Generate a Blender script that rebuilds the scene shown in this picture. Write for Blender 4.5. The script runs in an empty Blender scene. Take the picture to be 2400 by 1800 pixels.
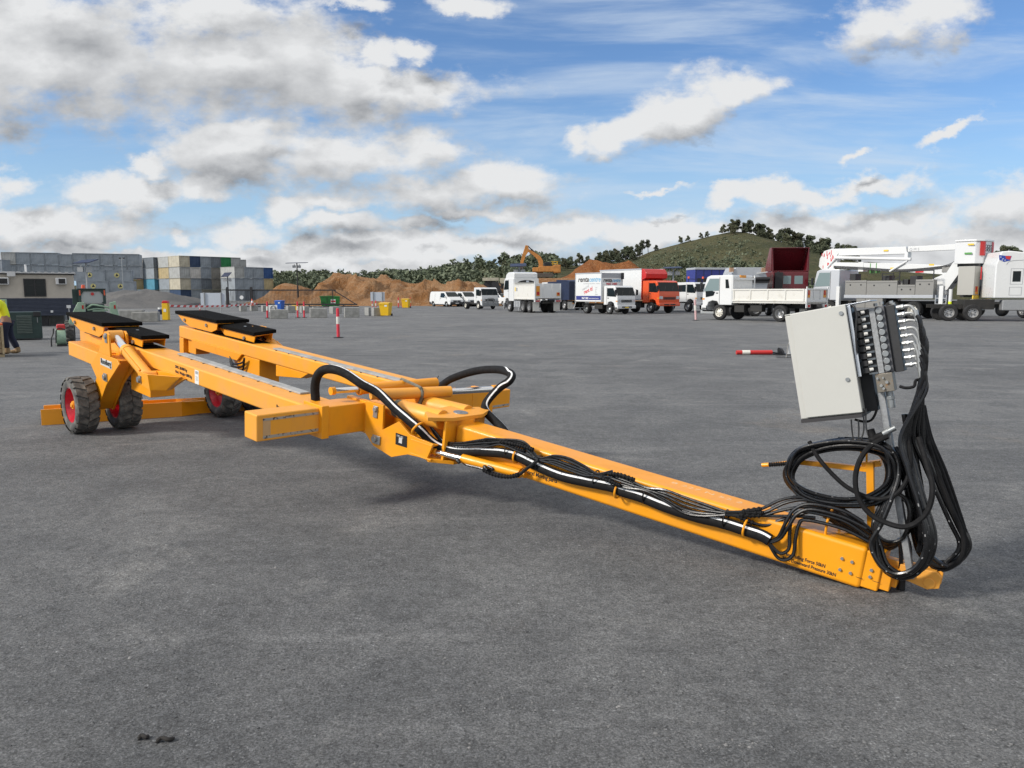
import bpy, bmesh, math, random
from mathutils import Vector, Matrix, Quaternion
R = math.radians
PI = math.pi
random.seed(7)
SC = bpy.context.scene
COL = SC.collection
# ------------------------------------------------------------------ camera
FPX, HC, PIT = 1800.0, 1.65, math.atan(212 / 1800.0)
cam = bpy.data.objects.new('camera', bpy.data.cameras.new('camera'))
COL.objects.link(cam)
cam.location = (0, 0, HC)
cam.rotation_euler = (PI / 2 - PIT, 0, 0)
cam.data.sensor_width = 36.0
cam.data.lens = 27.0
cam.data.clip_start = 0.05
cam.data.clip_end = 6000
SC.camera = cam
SC.view_settings.view_transform = 'Standard'
SC.view_settings.look = 'None'
SC.view_settings.gamma = 1.0
SC.view_settings.exposure = 0.0
SC.cycles.max_bounces = 6
SC.cycles.transparent_max_bounces = 8
SC.cycles.sample_clamp_indirect = 6
# ------------------------------------------------------------------ sun
SUN_TO = Vector((-0.80, -0.30, 0.56)).normalized()
sun = bpy.data.objects.new('sun', bpy.data.lights.new('sun', 'SUN'))
COL.objects.link(sun)
sun.data.energy = 3.9
sun.data.angle = R(9)
sun.data.color = (1.0, 0.94, 0.85)
sun.rotation_euler = SUN_TO.to_track_quat('Z', 'Y').to_euler()
# ------------------------------------------------------------------ pixel helpers (the photo's 2400x1800 grid)
CP, SP = math.cos(PIT), math.sin(PIT)


def ray(px, py):
    x = (px - 1200) / FPX
    y = -(py - 900) / FPX
    return Vector((x, CP + y * SP, y * CP - SP))


def G(px, py, z=0.0):
    r = ray(px, py)
    return Vector((0, 0, HC)) + r * ((z - HC) / r.z)


def AT(px, py, Y):
    r = ray(px, py)
    return Vector((0, 0, HC)) + r * (Y / r.y)


# ------------------------------------------------------------------ world: Nishita sky + procedural clouds
W = bpy.data.worlds.new('World')
SC.world = W
W.use_nodes = True
nt = W.node_tree
for n_ in list(nt.nodes):
    nt.nodes.remove(n_)


class NB:
    """tiny node builder"""
    def __init__(s, tree):
        s.t = tree

    def n(s, typ, ins=None, **kw):
        nd = s.t.nodes.new(typ)
        for k, v in kw.items():
            setattr(nd, k, v)
        for k, v in (ins or {}).items():
            if hasattr(v, 'is_linked'):
                s.t.links.new(v, nd.inputs[k])
            else:
                nd.inputs[k].default_value = v
        return nd

    def m(s, op, a, b=0.0, c=0.0, clamp=False):
        nd = s.n('ShaderNodeMath', {0: a, 1: b, 2: c}, operation=op)
        nd.use_clamp = clamp
        return nd.outputs[0]

    def mr(s, v, a, b, c=0.0, d=1.0, smooth=True):
        nd = s.n('ShaderNodeMapRange', {0: v, 1: a, 2: b, 3: c, 4: d})
        nd.interpolation_type = 'SMOOTHSTEP' if smooth else 'LINEAR'
        return nd.outputs[0]

    def mix(s, f, a, b):
        nd = s.n('ShaderNodeMix', data_type='RGBA')
        for k, v in ((0, f), (6, a), (7, b)):
            if hasattr(v, 'is_linked'):
                s.t.links.new(v, nd.inputs[k])
            else:
                nd.inputs[k].default_value = v if k == 0 else (tuple(v) + (1,))[:4]
        return nd.outputs[2]


def uv_of(px, py):
    r = ray(px, py)
    return r.x / r.y, r.z / r.y


BLOBS = [(150, 150, 430, 150, 0), (560, 160, 420, 120, 6), (850, 190, 300, 55, 5), (120, 60, 300, 120, 0), (480, 40, 230, 70, 0),
         (540, 345, 190, 68, 0), (780, 360, 310, 72, 4), (600, 300, 170, 40, 0), (1010, 345, 90, 60, 0),
         (1000, 445, 330, 58, -2), (1150, 430, 170, 52, 0), (800, 470, 170, 34, 0), (1080, 500, 90, 18, 0), (680, 480, 60, 40, 0),
         (290, 445, 190, 48, 0), (470, 440, 90, 40, 0), (338, 372, 55, 30, 0), (20, 440, 60, 42, 0),
         (1450, 305, 140, 46, -20), (1590, 262, 150, 62, -22), (1730, 215, 110, 38, -12), (1350, 325, 50, 36, -20),
         (2080, 62, 200, 68, -12),
         (120, 540, 310, 52, 0), (560, 545, 120, 42, 0), (430, 560, 42, 26, 0), (800, 525, 130, 26, 0), (620, 600, 330, 30, 0), (700, 635, 900, 26, 0), (1900, 610, 700, 40, 0), (700, 575, 60, 24, 0), (960, 530, 60, 22, 0), (880, 120, 45, 36, 0), (960, 110, 60, 30, 0),
         (1000, 585, 420, 46, 0), (300, 600, 420, 22, 0),
         (1330, 545, 210, 44, -3), (1620, 545, 280, 46, 0), (1960, 545, 380, 66, 0), (2330, 480, 130, 62, 0), (2300, 570, 260, 60, 0),
         (2010, 435, 190, 26, -8), (1810, 458, 80, 30, -10), (1700, 470, 70, 22, -20), (2240, 300, 90, 16, -25), (2010, 378, 36, 14, -25),
         (1540, 442, 70, 9, -4), (1160, 500, 160, 22, 0), (830, 6, 70, 20, 0), (1090, 8, 80, 24, 0)]


def density_group():
    g = bpy.data.node_groups.new('cloud_density', 'ShaderNodeTree')
    g.interface.new_socket('P', in_out='INPUT', socket_type='NodeSocketVector')
    g.interface.new_socket('D', in_out='OUTPUT', socket_type='NodeSocketFloat')
    g.interface.new_socket('S', in_out='OUTPUT', socket_type='NodeSocketFloat')
    b = NB(g)
    gi = b.n('NodeGroupInput')
    go = b.n('NodeGroupOutput')
    P0 = gi.outputs[0]
    st0 = b.n('ShaderNodeMapping', {0: P0, 3: (1.0, 1.5, 1)}, vector_type='POINT').outputs[0]
    wn = b.n('ShaderNodeTexNoise', {'Vector': st0, 'Scale': 11.0, 'Detail': 8.0, 'Roughness': 0.62}).outputs['Color']
    wv = b.n('ShaderNodeVectorMath', {0: wn, 1: (0.5, 0.5, 0.5)}, operation='SUBTRACT').outputs[0]
    Pv = b.n('ShaderNodeVectorMath', {0: wv, 1: (0.10, 0.075, 0.0), 2: P0}, operation='MULTIPLY_ADD').outputs[0]
    acc = None
    for (px, py, rx, ry, ro) in BLOBS:
        u, v = uv_of(px, py)
        k = 1.0 + v * 0.1
        # chained on the previous blob so that only one is alive on the shader stack at a time
        Pk = Pv if acc is None else b.n('ShaderNodeVectorMath', {0: acc, 1: (1e-9, 1e-9, 1e-9), 2: Pv}, operation='MULTIPLY_ADD').outputs[0]
        mp = b.n('ShaderNodeMapping', {0: Pk, 1: (u, v, 0), 2: (0, 0, -R(ro)), 3: (rx / 1760, ry / 1760, 1)}, vector_type='TEXTURE')
        ln = b.n('ShaderNodeVectorMath', {0: mp.outputs[0]}, operation='LENGTH').outputs['Value']
        acc = ln if acc is None else b.m('SMOOTH_MIN', acc, ln, 0.25)
    st = b.n('ShaderNodeMapping', {0: P0, 3: (1.0, 1.7, 1)}, vector_type='POINT').outputs[0]
    n1 = b.n('ShaderNodeTexNoise', {'Vector': st, 'Scale': 6.5, 'Detail': 9.0, 'Roughness': 0.56, 'Distortion': 0.1}).outputs[0]
    n2 = b.n('ShaderNodeTexNoise', {'Vector': st, 'Scale': 22.0, 'Detail': 6.0, 'Roughness': 0.62}).outputs[0]
    nn = b.m('ADD', b.m('MULTIPLY', b.m('SUBTRACT', n1, 0.5), 2.6), b.m('MULTIPLY', b.m('SUBTRACT', n2, 0.5), 1.3))
    d = b.m('ADD', b.m('SUBTRACT', 1.0, acc), nn)
    g.links.new(d, go.inputs[0])
    n3 = b.n('ShaderNodeTexNoise', {'Vector': st, 'Scale': 10.0, 'Detail': 7.0, 'Roughness': 0.55}).outputs[0]
    sm = b.m('ADD', b.m('SUBTRACT', 1.0, acc), b.m('MULTIPLY', b.m('SUBTRACT', n3, 0.5), 2.1))
    g.links.new(sm, go.inputs[1])
    return g


def build_world():
    b = NB(nt)
    out = b.n('ShaderNodeOutputWorld')
    bg = b.n('ShaderNodeBackground')
    nt.links.new(bg.outputs[0], out.inputs[0])
    sky = b.n('ShaderNodeTexSky', sky_type='NISHITA', sun_disc=False, sun_elevation=math.asin(SUN_TO.z),
              sun_rotation=math.atan2(SUN_TO.x, SUN_TO.y), altitude=50, air_density=1.0, dust_density=0.6, ozone_density=1.6)
    tc = b.n('ShaderNodeTexCoord')
    sx = b.n('ShaderNodeSeparateXYZ', {0: tc.outputs['Generated']})
    dx, dy, dz = sx.outputs
    dyc = b.m('MAXIMUM', dy, 0.06)
    u = b.m('DIVIDE', dx, dyc)
    v = b.m('DIVIDE', dz, dyc)
    P = b.n('ShaderNodeCombineXYZ', {0: u, 1: v}).outputs[0]
    grp = density_group()
    d1 = b.n('ShaderNodeGroup', {0: P}, node_tree=grp)
    P2 = b.n('ShaderNodeVectorMath', {0: d1.outputs[0], 1: (1e-9, 1e-9, 1e-9), 2: P}, operation='MULTIPLY_ADD').outputs[0]
    off = b.n('ShaderNodeVectorMath', {0: P2, 1: (-0.020, 0.034, 0)}, operation='ADD').outputs[0]
    d2 = b.n('ShaderNodeGroup', {0: off}, node_tree=grp)
    D1, D2 = d1.outputs[0], d2.outputs[0]
    cov = b.mr(D1, -0.24, 0.56)
    S1, S2 = d1.outputs[1], d2.outputs[1]
    lit = b.m('SUBTRACT', S1, S2)
    # thick middles and undersides go grey, edges towards the sun stay white
    thick = b.mr(S1, 0.2, 1.0)
    shade = b.m('ADD', b.m('ADD', 0.74, b.m('MULTIPLY', lit, 0.72)), b.m('MULTIPLY', thick, -0.20), clamp=True)
    cc = b.mix(shade, (0.265, 0.28, 0.305), (0.80, 0.81, 0.82))
    # faint high streaks
    st = b.n('ShaderNodeMapping', {0: P, 2: (0, 0, R(14)), 3: (1.1, 7.0, 1)}, vector_type='POINT').outputs[0]
    ci = b.n('ShaderNodeTexNoise', {'Vector': st, 'Scale': 2.2, 'Detail': 7.0, 'Roughness': 0.6, 'Distortion': 0.4}).outputs[0]
    cirrus = b.m('MULTIPLY', b.mr(ci, 0.40, 0.72), b.mr(u, -0.35, 0.25, 0.40, 0.78))
    skc = b.n('ShaderNodeVectorMath', {0: sky.outputs[0], 1: (0.090, 0.114, 0.144)}, operation='MULTIPLY').outputs[0]
    hz = b.mr(v, 0.0, 0.30, 0.85, 0.0)
    skc = b.mix(hz, skc, (0.44, 0.64, 0.84))
    c1 = b.mix(cirrus, skc, (0.62, 0.72, 0.84))
    c2 = b.mix(cov, c1, cc)
    # behind the viewer: unseen half-clouded sky, its cloud brightened to raise the ambient light
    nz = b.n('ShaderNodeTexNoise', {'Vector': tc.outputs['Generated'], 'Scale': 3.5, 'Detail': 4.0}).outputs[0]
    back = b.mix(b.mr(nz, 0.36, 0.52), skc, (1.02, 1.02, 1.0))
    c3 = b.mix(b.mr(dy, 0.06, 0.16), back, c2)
    # broken cloud overhead, out of view, added to lift and neutralise the ambient light
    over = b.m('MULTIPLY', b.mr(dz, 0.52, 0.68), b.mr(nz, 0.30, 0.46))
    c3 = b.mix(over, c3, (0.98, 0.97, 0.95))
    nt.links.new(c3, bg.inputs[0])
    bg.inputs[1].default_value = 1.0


build_world()
W.cycles.sampling_method = 'MANUAL'
W.cycles.sample_map_resolution = 512

# ------------------------------------------------------------------ materials
MATS = {}


def mat(name, col, rough=0.5, metal=0.0, var=0.0, scale=6.0, bump=0.0, bscale=60.0, spec=0.5, coat=0.0, col2=None, thr=None):
    if name in MATS:
        return MATS[name]
    m = bpy.data.materials.new(name)
    m.use_nodes = True
    t = m.node_tree
    b = NB(t)
    p = t.nodes['Principled BSDF']
    p.inputs['Roughness'].default_value = rough
    p.inputs['Metallic'].default_value = metal
    p.inputs['Specular IOR Level'].default_value = spec
    p.inputs['Coat Weight'].default_value = coat
    p.inputs['Coat Roughness'].default_value = 0.12
    c = tuple(col) + (1,)
    p.inputs['Base Color'].default_value = c
    tc = b.n('ShaderNodeTexCoord')
    if var > 0 or col2:
        nz = b.n('ShaderNodeTexNoise', {'Vector': tc.outputs['Object'], 'Scale': scale, 'Detail': 6.0, 'Roughness': 0.65}).outputs[0]
        a, z = thr or (0.3, 0.7)
        f = b.mr(nz, a, z)
        c2 = col2 or tuple(max(0, x * (1 - var)) for x in col)
        t.links.new(b.mix(f, col, c2), p.inputs['Base Color'])
        t.links.new(b.mr(nz, 0.3, 0.7, max(0.03, rough - 0.08), min(1, rough + 0.12)), p.inputs['Roughness'])
    if bump > 0:
        nb = b.n('ShaderNodeTexNoise', {'Vector': tc.outputs['Object'], 'Scale': bscale, 'Detail': 5.0}).outputs[0]
        bp = b.n('ShaderNodeBump', {'Height': nb, 'Strength': bump, 'Distance': 0.02})
        t.links.new(bp.outputs[0], p.inputs['Normal'])
    MATS[name] = m
    return m


M_YEL = mat('yellow_paint', (0.82, 0.322, 0.007), 0.38, scale=4.0, col2=(0.68, 0.27, 0.016), thr=(0.50, 0.80), coat=0.12, bump=0.03, bscale=9)
M_YELD = mat('dusty_yellow_paint', (0.80, 0.345, 0.030), 0.45, scale=3.2, bump=0.03, bscale=9, col2=(0.68, 0.31, 0.060), thr=(0.40, 0.75), coat=0.05)
M_PAD = mat('black_rubber_pad', (0.007, 0.0065, 0.006), 0.95, var=0.3, scale=30, bump=0.25, bscale=220, spec=0.08)
M_TYRE = mat('tyre_rubber', (0.065, 0.064, 0.063), 0.9, col2=(0.21, 0.20, 0.18), thr=(0.40, 0.75), scale=9, bump=0.15, bscale=60)
M_RED = mat('red_rim_paint', (0.56, 0.010, 0.030), 0.3, var=0.15, scale=8, coat=0.3)
M_CHR = mat('chrome_rod', (0.78, 0.77, 0.75), 0.22, 1.0)
M_STEEL = mat('grey_steel', (0.36, 0.38, 0.39), 0.42, 0.7, var=0.3, scale=14)
M_WORN = mat('worn_steel', (0.42, 0.40, 0.36), 0.5, 0.5, col2=(0.06, 0.05, 0.05), thr=(0.52, 0.60), scale=16)
M_ALU = mat('cast_aluminium', (0.40, 0.41, 0.42), 0.45, 0.5, var=0.35, scale=22, bump=0.1)
M_HOSE = mat('black_hose', (0.006, 0.006, 0.007), 0.28, var=0.2, scale=30, bump=0.03, bscale=150)
M_HOSE2 = mat('matt_hose', (0.008, 0.008, 0.009), 0.75, var=0.2, scale=30, bump=0.06, bscale=150, spec=0.25)
M_STRIPE = mat('white_hose_stripe', (0.80, 0.81, 0.82), 0.6, col2=(0.30, 0.31, 0.33), thr=(0.58, 0.62), scale=45)
M_CAB = mat('pale_grey_cabinet', (0.50, 0.50, 0.47), 0.42, var=0.05, scale=4, bump=0.02, bscale=12)
M_DARK = mat('dark_plastic', (0.016, 0.016, 0.018), 0.5, var=0.2, scale=20)
M_BLK = mat('black_metal', (0.015, 0.015, 0.017), 0.45, var=0.3, scale=8)
M_SILV = mat('zinc_fitting', (0.42, 0.43, 0.43), 0.42, 0.75, var=0.2, scale=30)
M_WHT = mat('white_vehicle_paint', (0.66, 0.67, 0.67), 0.30, var=0.05, scale=1.5, coat=0.3)
M_WHTD = mat('dusty_white_paint', (0.62, 0.61, 0.57), 0.5, col2=(0.45, 0.42, 0.36), thr=(0.5, 0.85), scale=2.5)
M_GLASS = mat('dark_glass', (0.006, 0.011, 0.013), 0.05, spec=0.22)
M_GLASSL = mat('pale_glass', (0.16, 0.22, 0.23), 0.08, spec=0.8)
M_RUBW = mat('truck_tyre', (0.022, 0.022, 0.023), 0.85, var=0.3, scale=5, bump=0.1)
M_RIM = mat('silver_rim', (0.50, 0.50, 0.50), 0.38, 0.6, var=0.2, scale=8)
M_CHAS = mat('chassis_black', (0.012, 0.012, 0.012), 0.7, col2=(0.03, 0.028, 0.025), scale=3)
M_LENS = mat('headlight_lens', (0.45, 0.48, 0.50), 0.08, spec=0.9)
M_REDL = mat('red_lens', (0.40, 0.008, 0.008), 0.25)
M_AMB = mat('amber_reflector', (0.65, 0.26, 0.015), 0.35)
M_REDP = mat('red_paint', (0.52, 0.020, 0.018), 0.35, var=0.1, scale=3, coat=0.2)
M_ORA = mat('orange_paint', (0.68, 0.085, 0.018), 0.32, var=0.06, scale=2, coat=0.3)
M_MAR = mat('maroon_paint', (0.115, 0.008, 0.014), 0.3, var=0.1, scale=2, coat=0.3)
M_BLU = mat('blue_curtain', (0.030, 0.042, 0.22), 0.6, var=0.15, scale=4)
M_NAVY = mat('navy_paint', (0.012, 0.020, 0.055), 0.45, var=0.2, scale=2)
M_PNT = mat('silver_panel', (0.45, 0.47, 0.50), 0.35, 0.3, var=0.05, scale=2)
M_PLATE = mat('grey_plate', (0.27, 0.265, 0.25), 0.42, 0.35, var=0.15, scale=3)
M_CONC = mat('concrete_block_grey', (0.30, 0.30, 0.285), 0.9, var=0.3, scale=3, bump=0.3, bscale=25)
M_BOLR = mat('red_bollard', (0.62, 0.035, 0.06), 0.5, var=0.1, scale=9)
M_BOLP = mat('faded_bollard', (0.62, 0.40, 0.40), 0.6, var=0.1, scale=9)
M_WREF = mat('white_reflective', (0.66, 0.64, 0.58), 0.4)
M_YBIN = mat('yellow_bin', (0.72, 0.44, 0.010), 0.42, var=0.08)
M_BBIN = mat('blue_bin', (0.02, 0.10, 0.42), 0.42, var=0.1)
M_GSKIP = mat('green_skip', (0.018, 0.20, 0.035), 0.45, var=0.2, scale=2)
M_SIGN = mat('sign_back', (0.46, 0.50, 0.56), 0.4, 0.2, var=0.08)
M_PGRN = mat('pale_green_paint', (0.33, 0.47, 0.34), 0.5, var=0.2, scale=5, col2=(0.20, 0.30, 0.22))
M_DGRN = mat('dark_green_paint', (0.022, 0.050, 0.045), 0.5, var=0.3, scale=4)
M_BEIGE = mat('beige_wall', (0.47, 0.43, 0.37), 0.7, var=0.1, scale=3)
M_SKIRT = mat('navy_cladding', (0.050, 0.060, 0.090), 0.45, var=0.15, scale=3)
M_ROOFW = mat('white_roofing', (0.58, 0.58, 0.58), 0.5, var=0.1)
M_WOOD = mat('crate_wood', (0.30, 0.22, 0.13), 0.8, var=0.35, scale=8)
M_EXC = mat('excavator_orange', (0.50, 0.21, 0.045), 0.55, var=0.35, scale=2)
M_TRACK = mat('dusty_track', (0.10, 0.085, 0.07), 0.85, var=0.4, scale=3)
M_CREAMM = mat('cream_machine', (0.42, 0.39, 0.30), 0.6, var=0.3, scale=2)
M_SKIN = mat('skin', (0.30, 0.16, 0.10), 0.55)
M_HIVIS = mat('hivis_cloth', (0.72, 0.76, 0.02), 0.8, bump=0.3, bscale=30)
M_TROU = mat('navy_trousers', (0.012, 0.015, 0.035), 0.9, bump=0.3, bscale=30)
M_BOOT = mat('tan_boots', (0.25, 0.17, 0.09), 0.85)
M_HAIR = mat('dark_hair', (0.012, 0.010, 0.009), 0.7)
M_TXT = mat('black_lettering', (0.02, 0.018, 0.018), 0.6)
M_TXTW = mat('white_lettering', (0.75, 0.75, 0.75), 0.5)
M_TXTR = mat('red_lettering', (0.55, 0.02, 0.03), 0.5)
M_TXTB = mat('light_blue_lettering', (0.14, 0.36, 0.55), 0.5)
M_TXTG = mat('grey_lettering', (0.30, 0.31, 0.33), 0.5)
M_LNAVY = mat('navy_band', (0.03, 0.04, 0.20), 0.5)
M_FBLUE = mat('flag_blue', (0.02, 0.05, 0.30), 0.5)
M_YLAB = mat('yellow_label', (0.70, 0.48, 0.05), 0.5)
M_FLUO = mat('fluoro_yellow', (0.68, 0.78, 0.03), 0.5)
M_GRNB = mat('green_band', (0.08, 0.28, 0.06), 0.5)
M_STRAP = mat('grey_strap', (0.16, 0.155, 0.12), 0.7, var=0.3, scale=20)


# ------------------------------------------------------------------ mesh builder
class MB:
    def __init__(s, T=None):
        s.v, s.f = [], []
        s.T = T  # function local -> parent space

    def add(s, vs, fs):
        o = len(s.v)
        s.v += [Vector(q) for q in vs]
        s.f += [[i + o for i in q] for q in fs]
        return s

    def bx(s, x0, x1, y0, y1, z0, z1):
        vs = [(x, y, z) for x in (x0, x1) for y in (y0, y1) for z in (z0, z1)]
        return s.add(vs, [(0, 1, 3, 2), (4, 6, 7, 5), (0, 4, 5, 1), (2, 3, 7, 6), (0, 2, 6, 4), (1, 5, 7, 3)])

    def bxr(s, c, size, rot):
        """box, centre, size, rotation matrix 3x3"""
        c = Vector(c)
        h = [q / 2 for q in size]
        vs = [c + rot @ Vector((x, y, z)) for x in (-h[0], h[0]) for y in (-h[1], h[1]) for z in (-h[2], h[2])]
        return s.add(vs, [(0, 1, 3, 2), (4, 6, 7, 5), (0, 4, 5, 1), (2, 3, 7, 6), (0, 2, 6, 4), (1, 5, 7, 3)])

    def bar(s, a, b, w, h, up=(0, 0, 1)):
        a, b = Vector(a), Vector(b)
        d = b - a
        x = d.normalized()
        y = Vector(up).cross(x)
        if y.length < 1e-4:
            y = Vector((0, 1, 0)).cross(x)
        y.normalize()
        z = x.cross(y)
        m = Matrix((x, y, z)).transposed()
        return s.bxr((a + b) / 2, (d.length, w, h), m)

    def prism(s, poly, d0, d1, ax='y'):
        """poly of 2-D points; ax = extrude axis. y: (x,z)  z: (x,y)  x: (y,z)"""
        n = len(poly)

        def P(p, d):
            if ax == 'y':
                return (p[0], d, p[1])
            if ax == 'z':
                return (p[0], p[1], d)
            return (d, p[0], p[1])
        vs = [P(p, d0) for p in poly] + [P(p, d1) for p in poly]
        fs = [list(range(n)), list(range(2 * n - 1, n - 1, -1))] + [(i, i + n, (i + 1) % n + n, (i + 1) % n) for i in range(n)]
        return s.add(vs, fs)

    def loft(s, ring_a, ring_b):
        n = len(ring_a)
        return s.add(list(ring_a) + list(ring_b), [list(range(n))[::-1], list(range(n, 2 * n))] + [(i, (i + 1) % n, (i + 1) % n + n, i + n) for i in range(n)])

    def cyl(s, a, b, r0, r1=None, n=16):
        a, b = Vector(a), Vector(b)
        r1 = r0 if r1 is None else r1
        d = (b - a).normalized()
        x = d.orthogonal().normalized()
        y = d.cross(x)
        A = [a + (x * math.cos(i * 2 * PI / n) + y * math.sin(i * 2 * PI / n)) * r0 for i in range(n)]
        B = [b + (x * math.cos(i * 2 * PI / n) + y * math.sin(i * 2 * PI / n)) * r1 for i in range(n)]
        return s.loft(A, B)

    def lathe(s, prof, o, d, n=28):
        """prof: list of (radius, along)"""
        o, d = Vector(o), Vector(d).normalized()
        x = d.orthogonal().normalized()
        y = d.cross(x)
        k = len(prof)
        vs = []
        for i in range(n):
            a = i * 2 * PI / n
            e = x * math.cos(a) + y * math.sin(a)
            vs += [o + e * r + d * h for r, h in prof]
        fs = []
        for i in range(n):
            j = (i + 1) % n
            for q in range(k - 1):
                fs.append((i * k + q, i * k + q + 1, j * k + q + 1, j * k + q))
        return s.add(vs, fs)

    def tube(s, pts, r, n=8, closed=False, caps=True):
        pts = [Vector(p) for p in pts]
        m = len(pts)
        rr = r if isinstance(r, (list, tuple)) else [r] * m
        tg = []
        for i in range(m):
            if closed:
                t = pts[(i + 1) % m] - pts[i - 1]
            else:
                t = pts[min(i + 1, m - 1)] - pts[max(i - 1, 0)]
            tg.append(t.normalized() if t.length > 1e-9 else Vector((0, 0, 1)))
        x = tg[0].orthogonal().normalized()
        vs = []
        for i in range(m):
            x = (x - tg[i] * x.dot(tg[i]))
            x = x.normalized() if x.length > 1e-6 else tg[i].orthogonal().normalized()
            y = tg[i].cross(x)
            for j in range(n):
                a = j * 2 * PI / n
                vs.append(pts[i] + (x * math.cos(a) + y * math.sin(a)) * rr[i])
        fs = []
        for i in range(m if closed else m - 1):
            i2 = (i + 1) % m
            for j in range(n):
                fs.append((i * n + j, i * n + (j + 1) % n, i2 * n + (j + 1) % n, i2 * n + j))
        if not closed and caps:
            fs.append(list(range(n))[::-1])
            fs.append(list(range((m - 1) * n, m * n)))
        return s.add(vs, fs)

    def ball(s, c, r, n=10, sq=(1, 1, 1)):
        c = Vector(c)
        vs, fs = [], []
        h = max(4, n // 2)
        for i in range(h + 1):
            th = PI * i / h
            for j in range(n):
                a = 2 * PI * j / n
                vs.append(c + Vector((math.sin(th) * math.cos(a) * sq[0], math.sin(th) * math.sin(a) * sq[1], math.cos(th) * sq[2])) * r)
        for i in range(h):
            for j in range(n):
                fs.append((i * n + j, (i + 1) * n + j, (i + 1) * n + (j + 1) % n, i * n + (j + 1) % n))
        return s.add(vs, fs)

    def quad(s, a, b, c, d):
        return s.add([a, b, c, d], [(0, 1, 2, 3)])

    def build(s, name, m, parent=None, bev=0.0, ang=35, seg=2):
        me = bpy.data.meshes.new(name)
        vs = [s.T(q) for q in s.v] if s.T else s.v
        me.from_pydata([tuple(q) for q in vs], [], s.f)
        bm = bmesh.new()
        bm.from_mesh(me)
        bmesh.ops.remove_doubles(bm, verts=bm.verts, dist=1e-5)
        bmesh.ops.recalc_face_normals(bm, faces=bm.faces)
        bm.to_mesh(me)
        bm.free()
        me.materials.append(m)
        me.polygons.foreach_set('use_smooth', [True] * len(me.polygons))
        me.set_sharp_from_angle(angle=R(ang))
        o = bpy.data.objects.new(name, me)
        COL.objects.link(o)
        if parent is not None:
            o.parent = parent
        if bev > 0:
            md = o.modifiers.new('bevel', 'BEVEL')
            md.width = bev
            md.segments = seg
            md.limit_method = 'ANGLE'
            md.angle_limit = R(40)
            md.harden_normals = True
        return o


def tag(o, label=None, cat=None, group=None, kind=None):
    for k, v in (('label', label), ('category', cat), ('group', group), ('kind', kind)):
        if v:
            o[k] = v
    return o


def empty(name, loc=(0, 0, 0), rz=0.0, label=None, cat=None, group=None):
    o = bpy.data.objects.new(name, None)
    COL.objects.link(o)
    o.location = loc
    o.rotation_euler = (0, 0, rz)
    o.empty_display_size = 0.2
    return tag(o, label, cat, group)


def kids(o):
    return [c for c in COL.objects if c.parent == o]


KIDS = {}


def copy_tree(o, parent=None):
    c = o.copy()
    COL.objects.link(c)
    c.parent = parent
    for ch in kids(o):
        copy_tree(ch, c)
    return c


def smooth_path(pts, k=8, closed=False):
    """Catmull-Rom"""
    P = [Vector(p) for p in pts]
    n = len(P)
    out = []
    for i in range(n if closed else n - 1):
        if closed:
            a, b, c, d = P[i - 1], P[i], P[(i + 1) % n], P[(i + 2) % n]
        else:
            a, b, c, d = P[max(i - 1, 0)], P[i], P[i + 1], P[min(i + 2, n - 1)]
        for j in range(k):
            t = j / k
            out.append(0.5 * ((2 * b) + (c - a) * t + (2 * a - 5 * b + 4 * c - d) * t * t + (3 * b - a - 3 * c + d) * t ** 3))
    if not closed:
        out.append(P[-1])
    return out


def text_part(txt, name, m, parent, origin, right, up, size, depth=0.002, width=None, space=1.0, shear=0.0, align='LEFT', bold=0.0):
    """lettering as flat extruded mesh; origin/right/up in the parent's space"""
    cu = bpy.data.curves.new(name, 'FONT')
    cu.body = txt
    cu.size = size
    cu.space_character = space
    cu.shear = shear
    cu.align_x = align
    cu.extrude = depth / 2
    cu.offset = bold * size
    cu.resolution_u = 3
    ob = bpy.data.objects.new(name, cu)
    COL.objects.link(ob)
    dg = bpy.context.evaluated_depsgraph_get()
    dg.update()
    me = bpy.data.meshes.new_from_object(ob.evaluated_get(dg))
    bpy.data.objects.remove(ob)
    bpy.data.curves.remove(cu)
    rt, upv = Vector(right).normalized(), Vector(up)
    upv = (upv - rt * upv.dot(rt)).normalized()
    nv = rt.cross(upv)
    k = 1.0
    if width:
        xs = [q.co.x for q in me.vertices]
        k = width / max(1e-6, max(xs) - min(xs))
    o3 = Vector(origin)
    for q in me.vertices:
        c = q.co.copy()
        q.co = o3 + rt * (c.x * k) + upv * c.y + nv * c.z
    me.materials.clear()
    me.materials.append(m)
    o = bpy.data.objects.new(name, me)
    COL.objects.link(o)
    o.parent = parent
    return o


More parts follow.
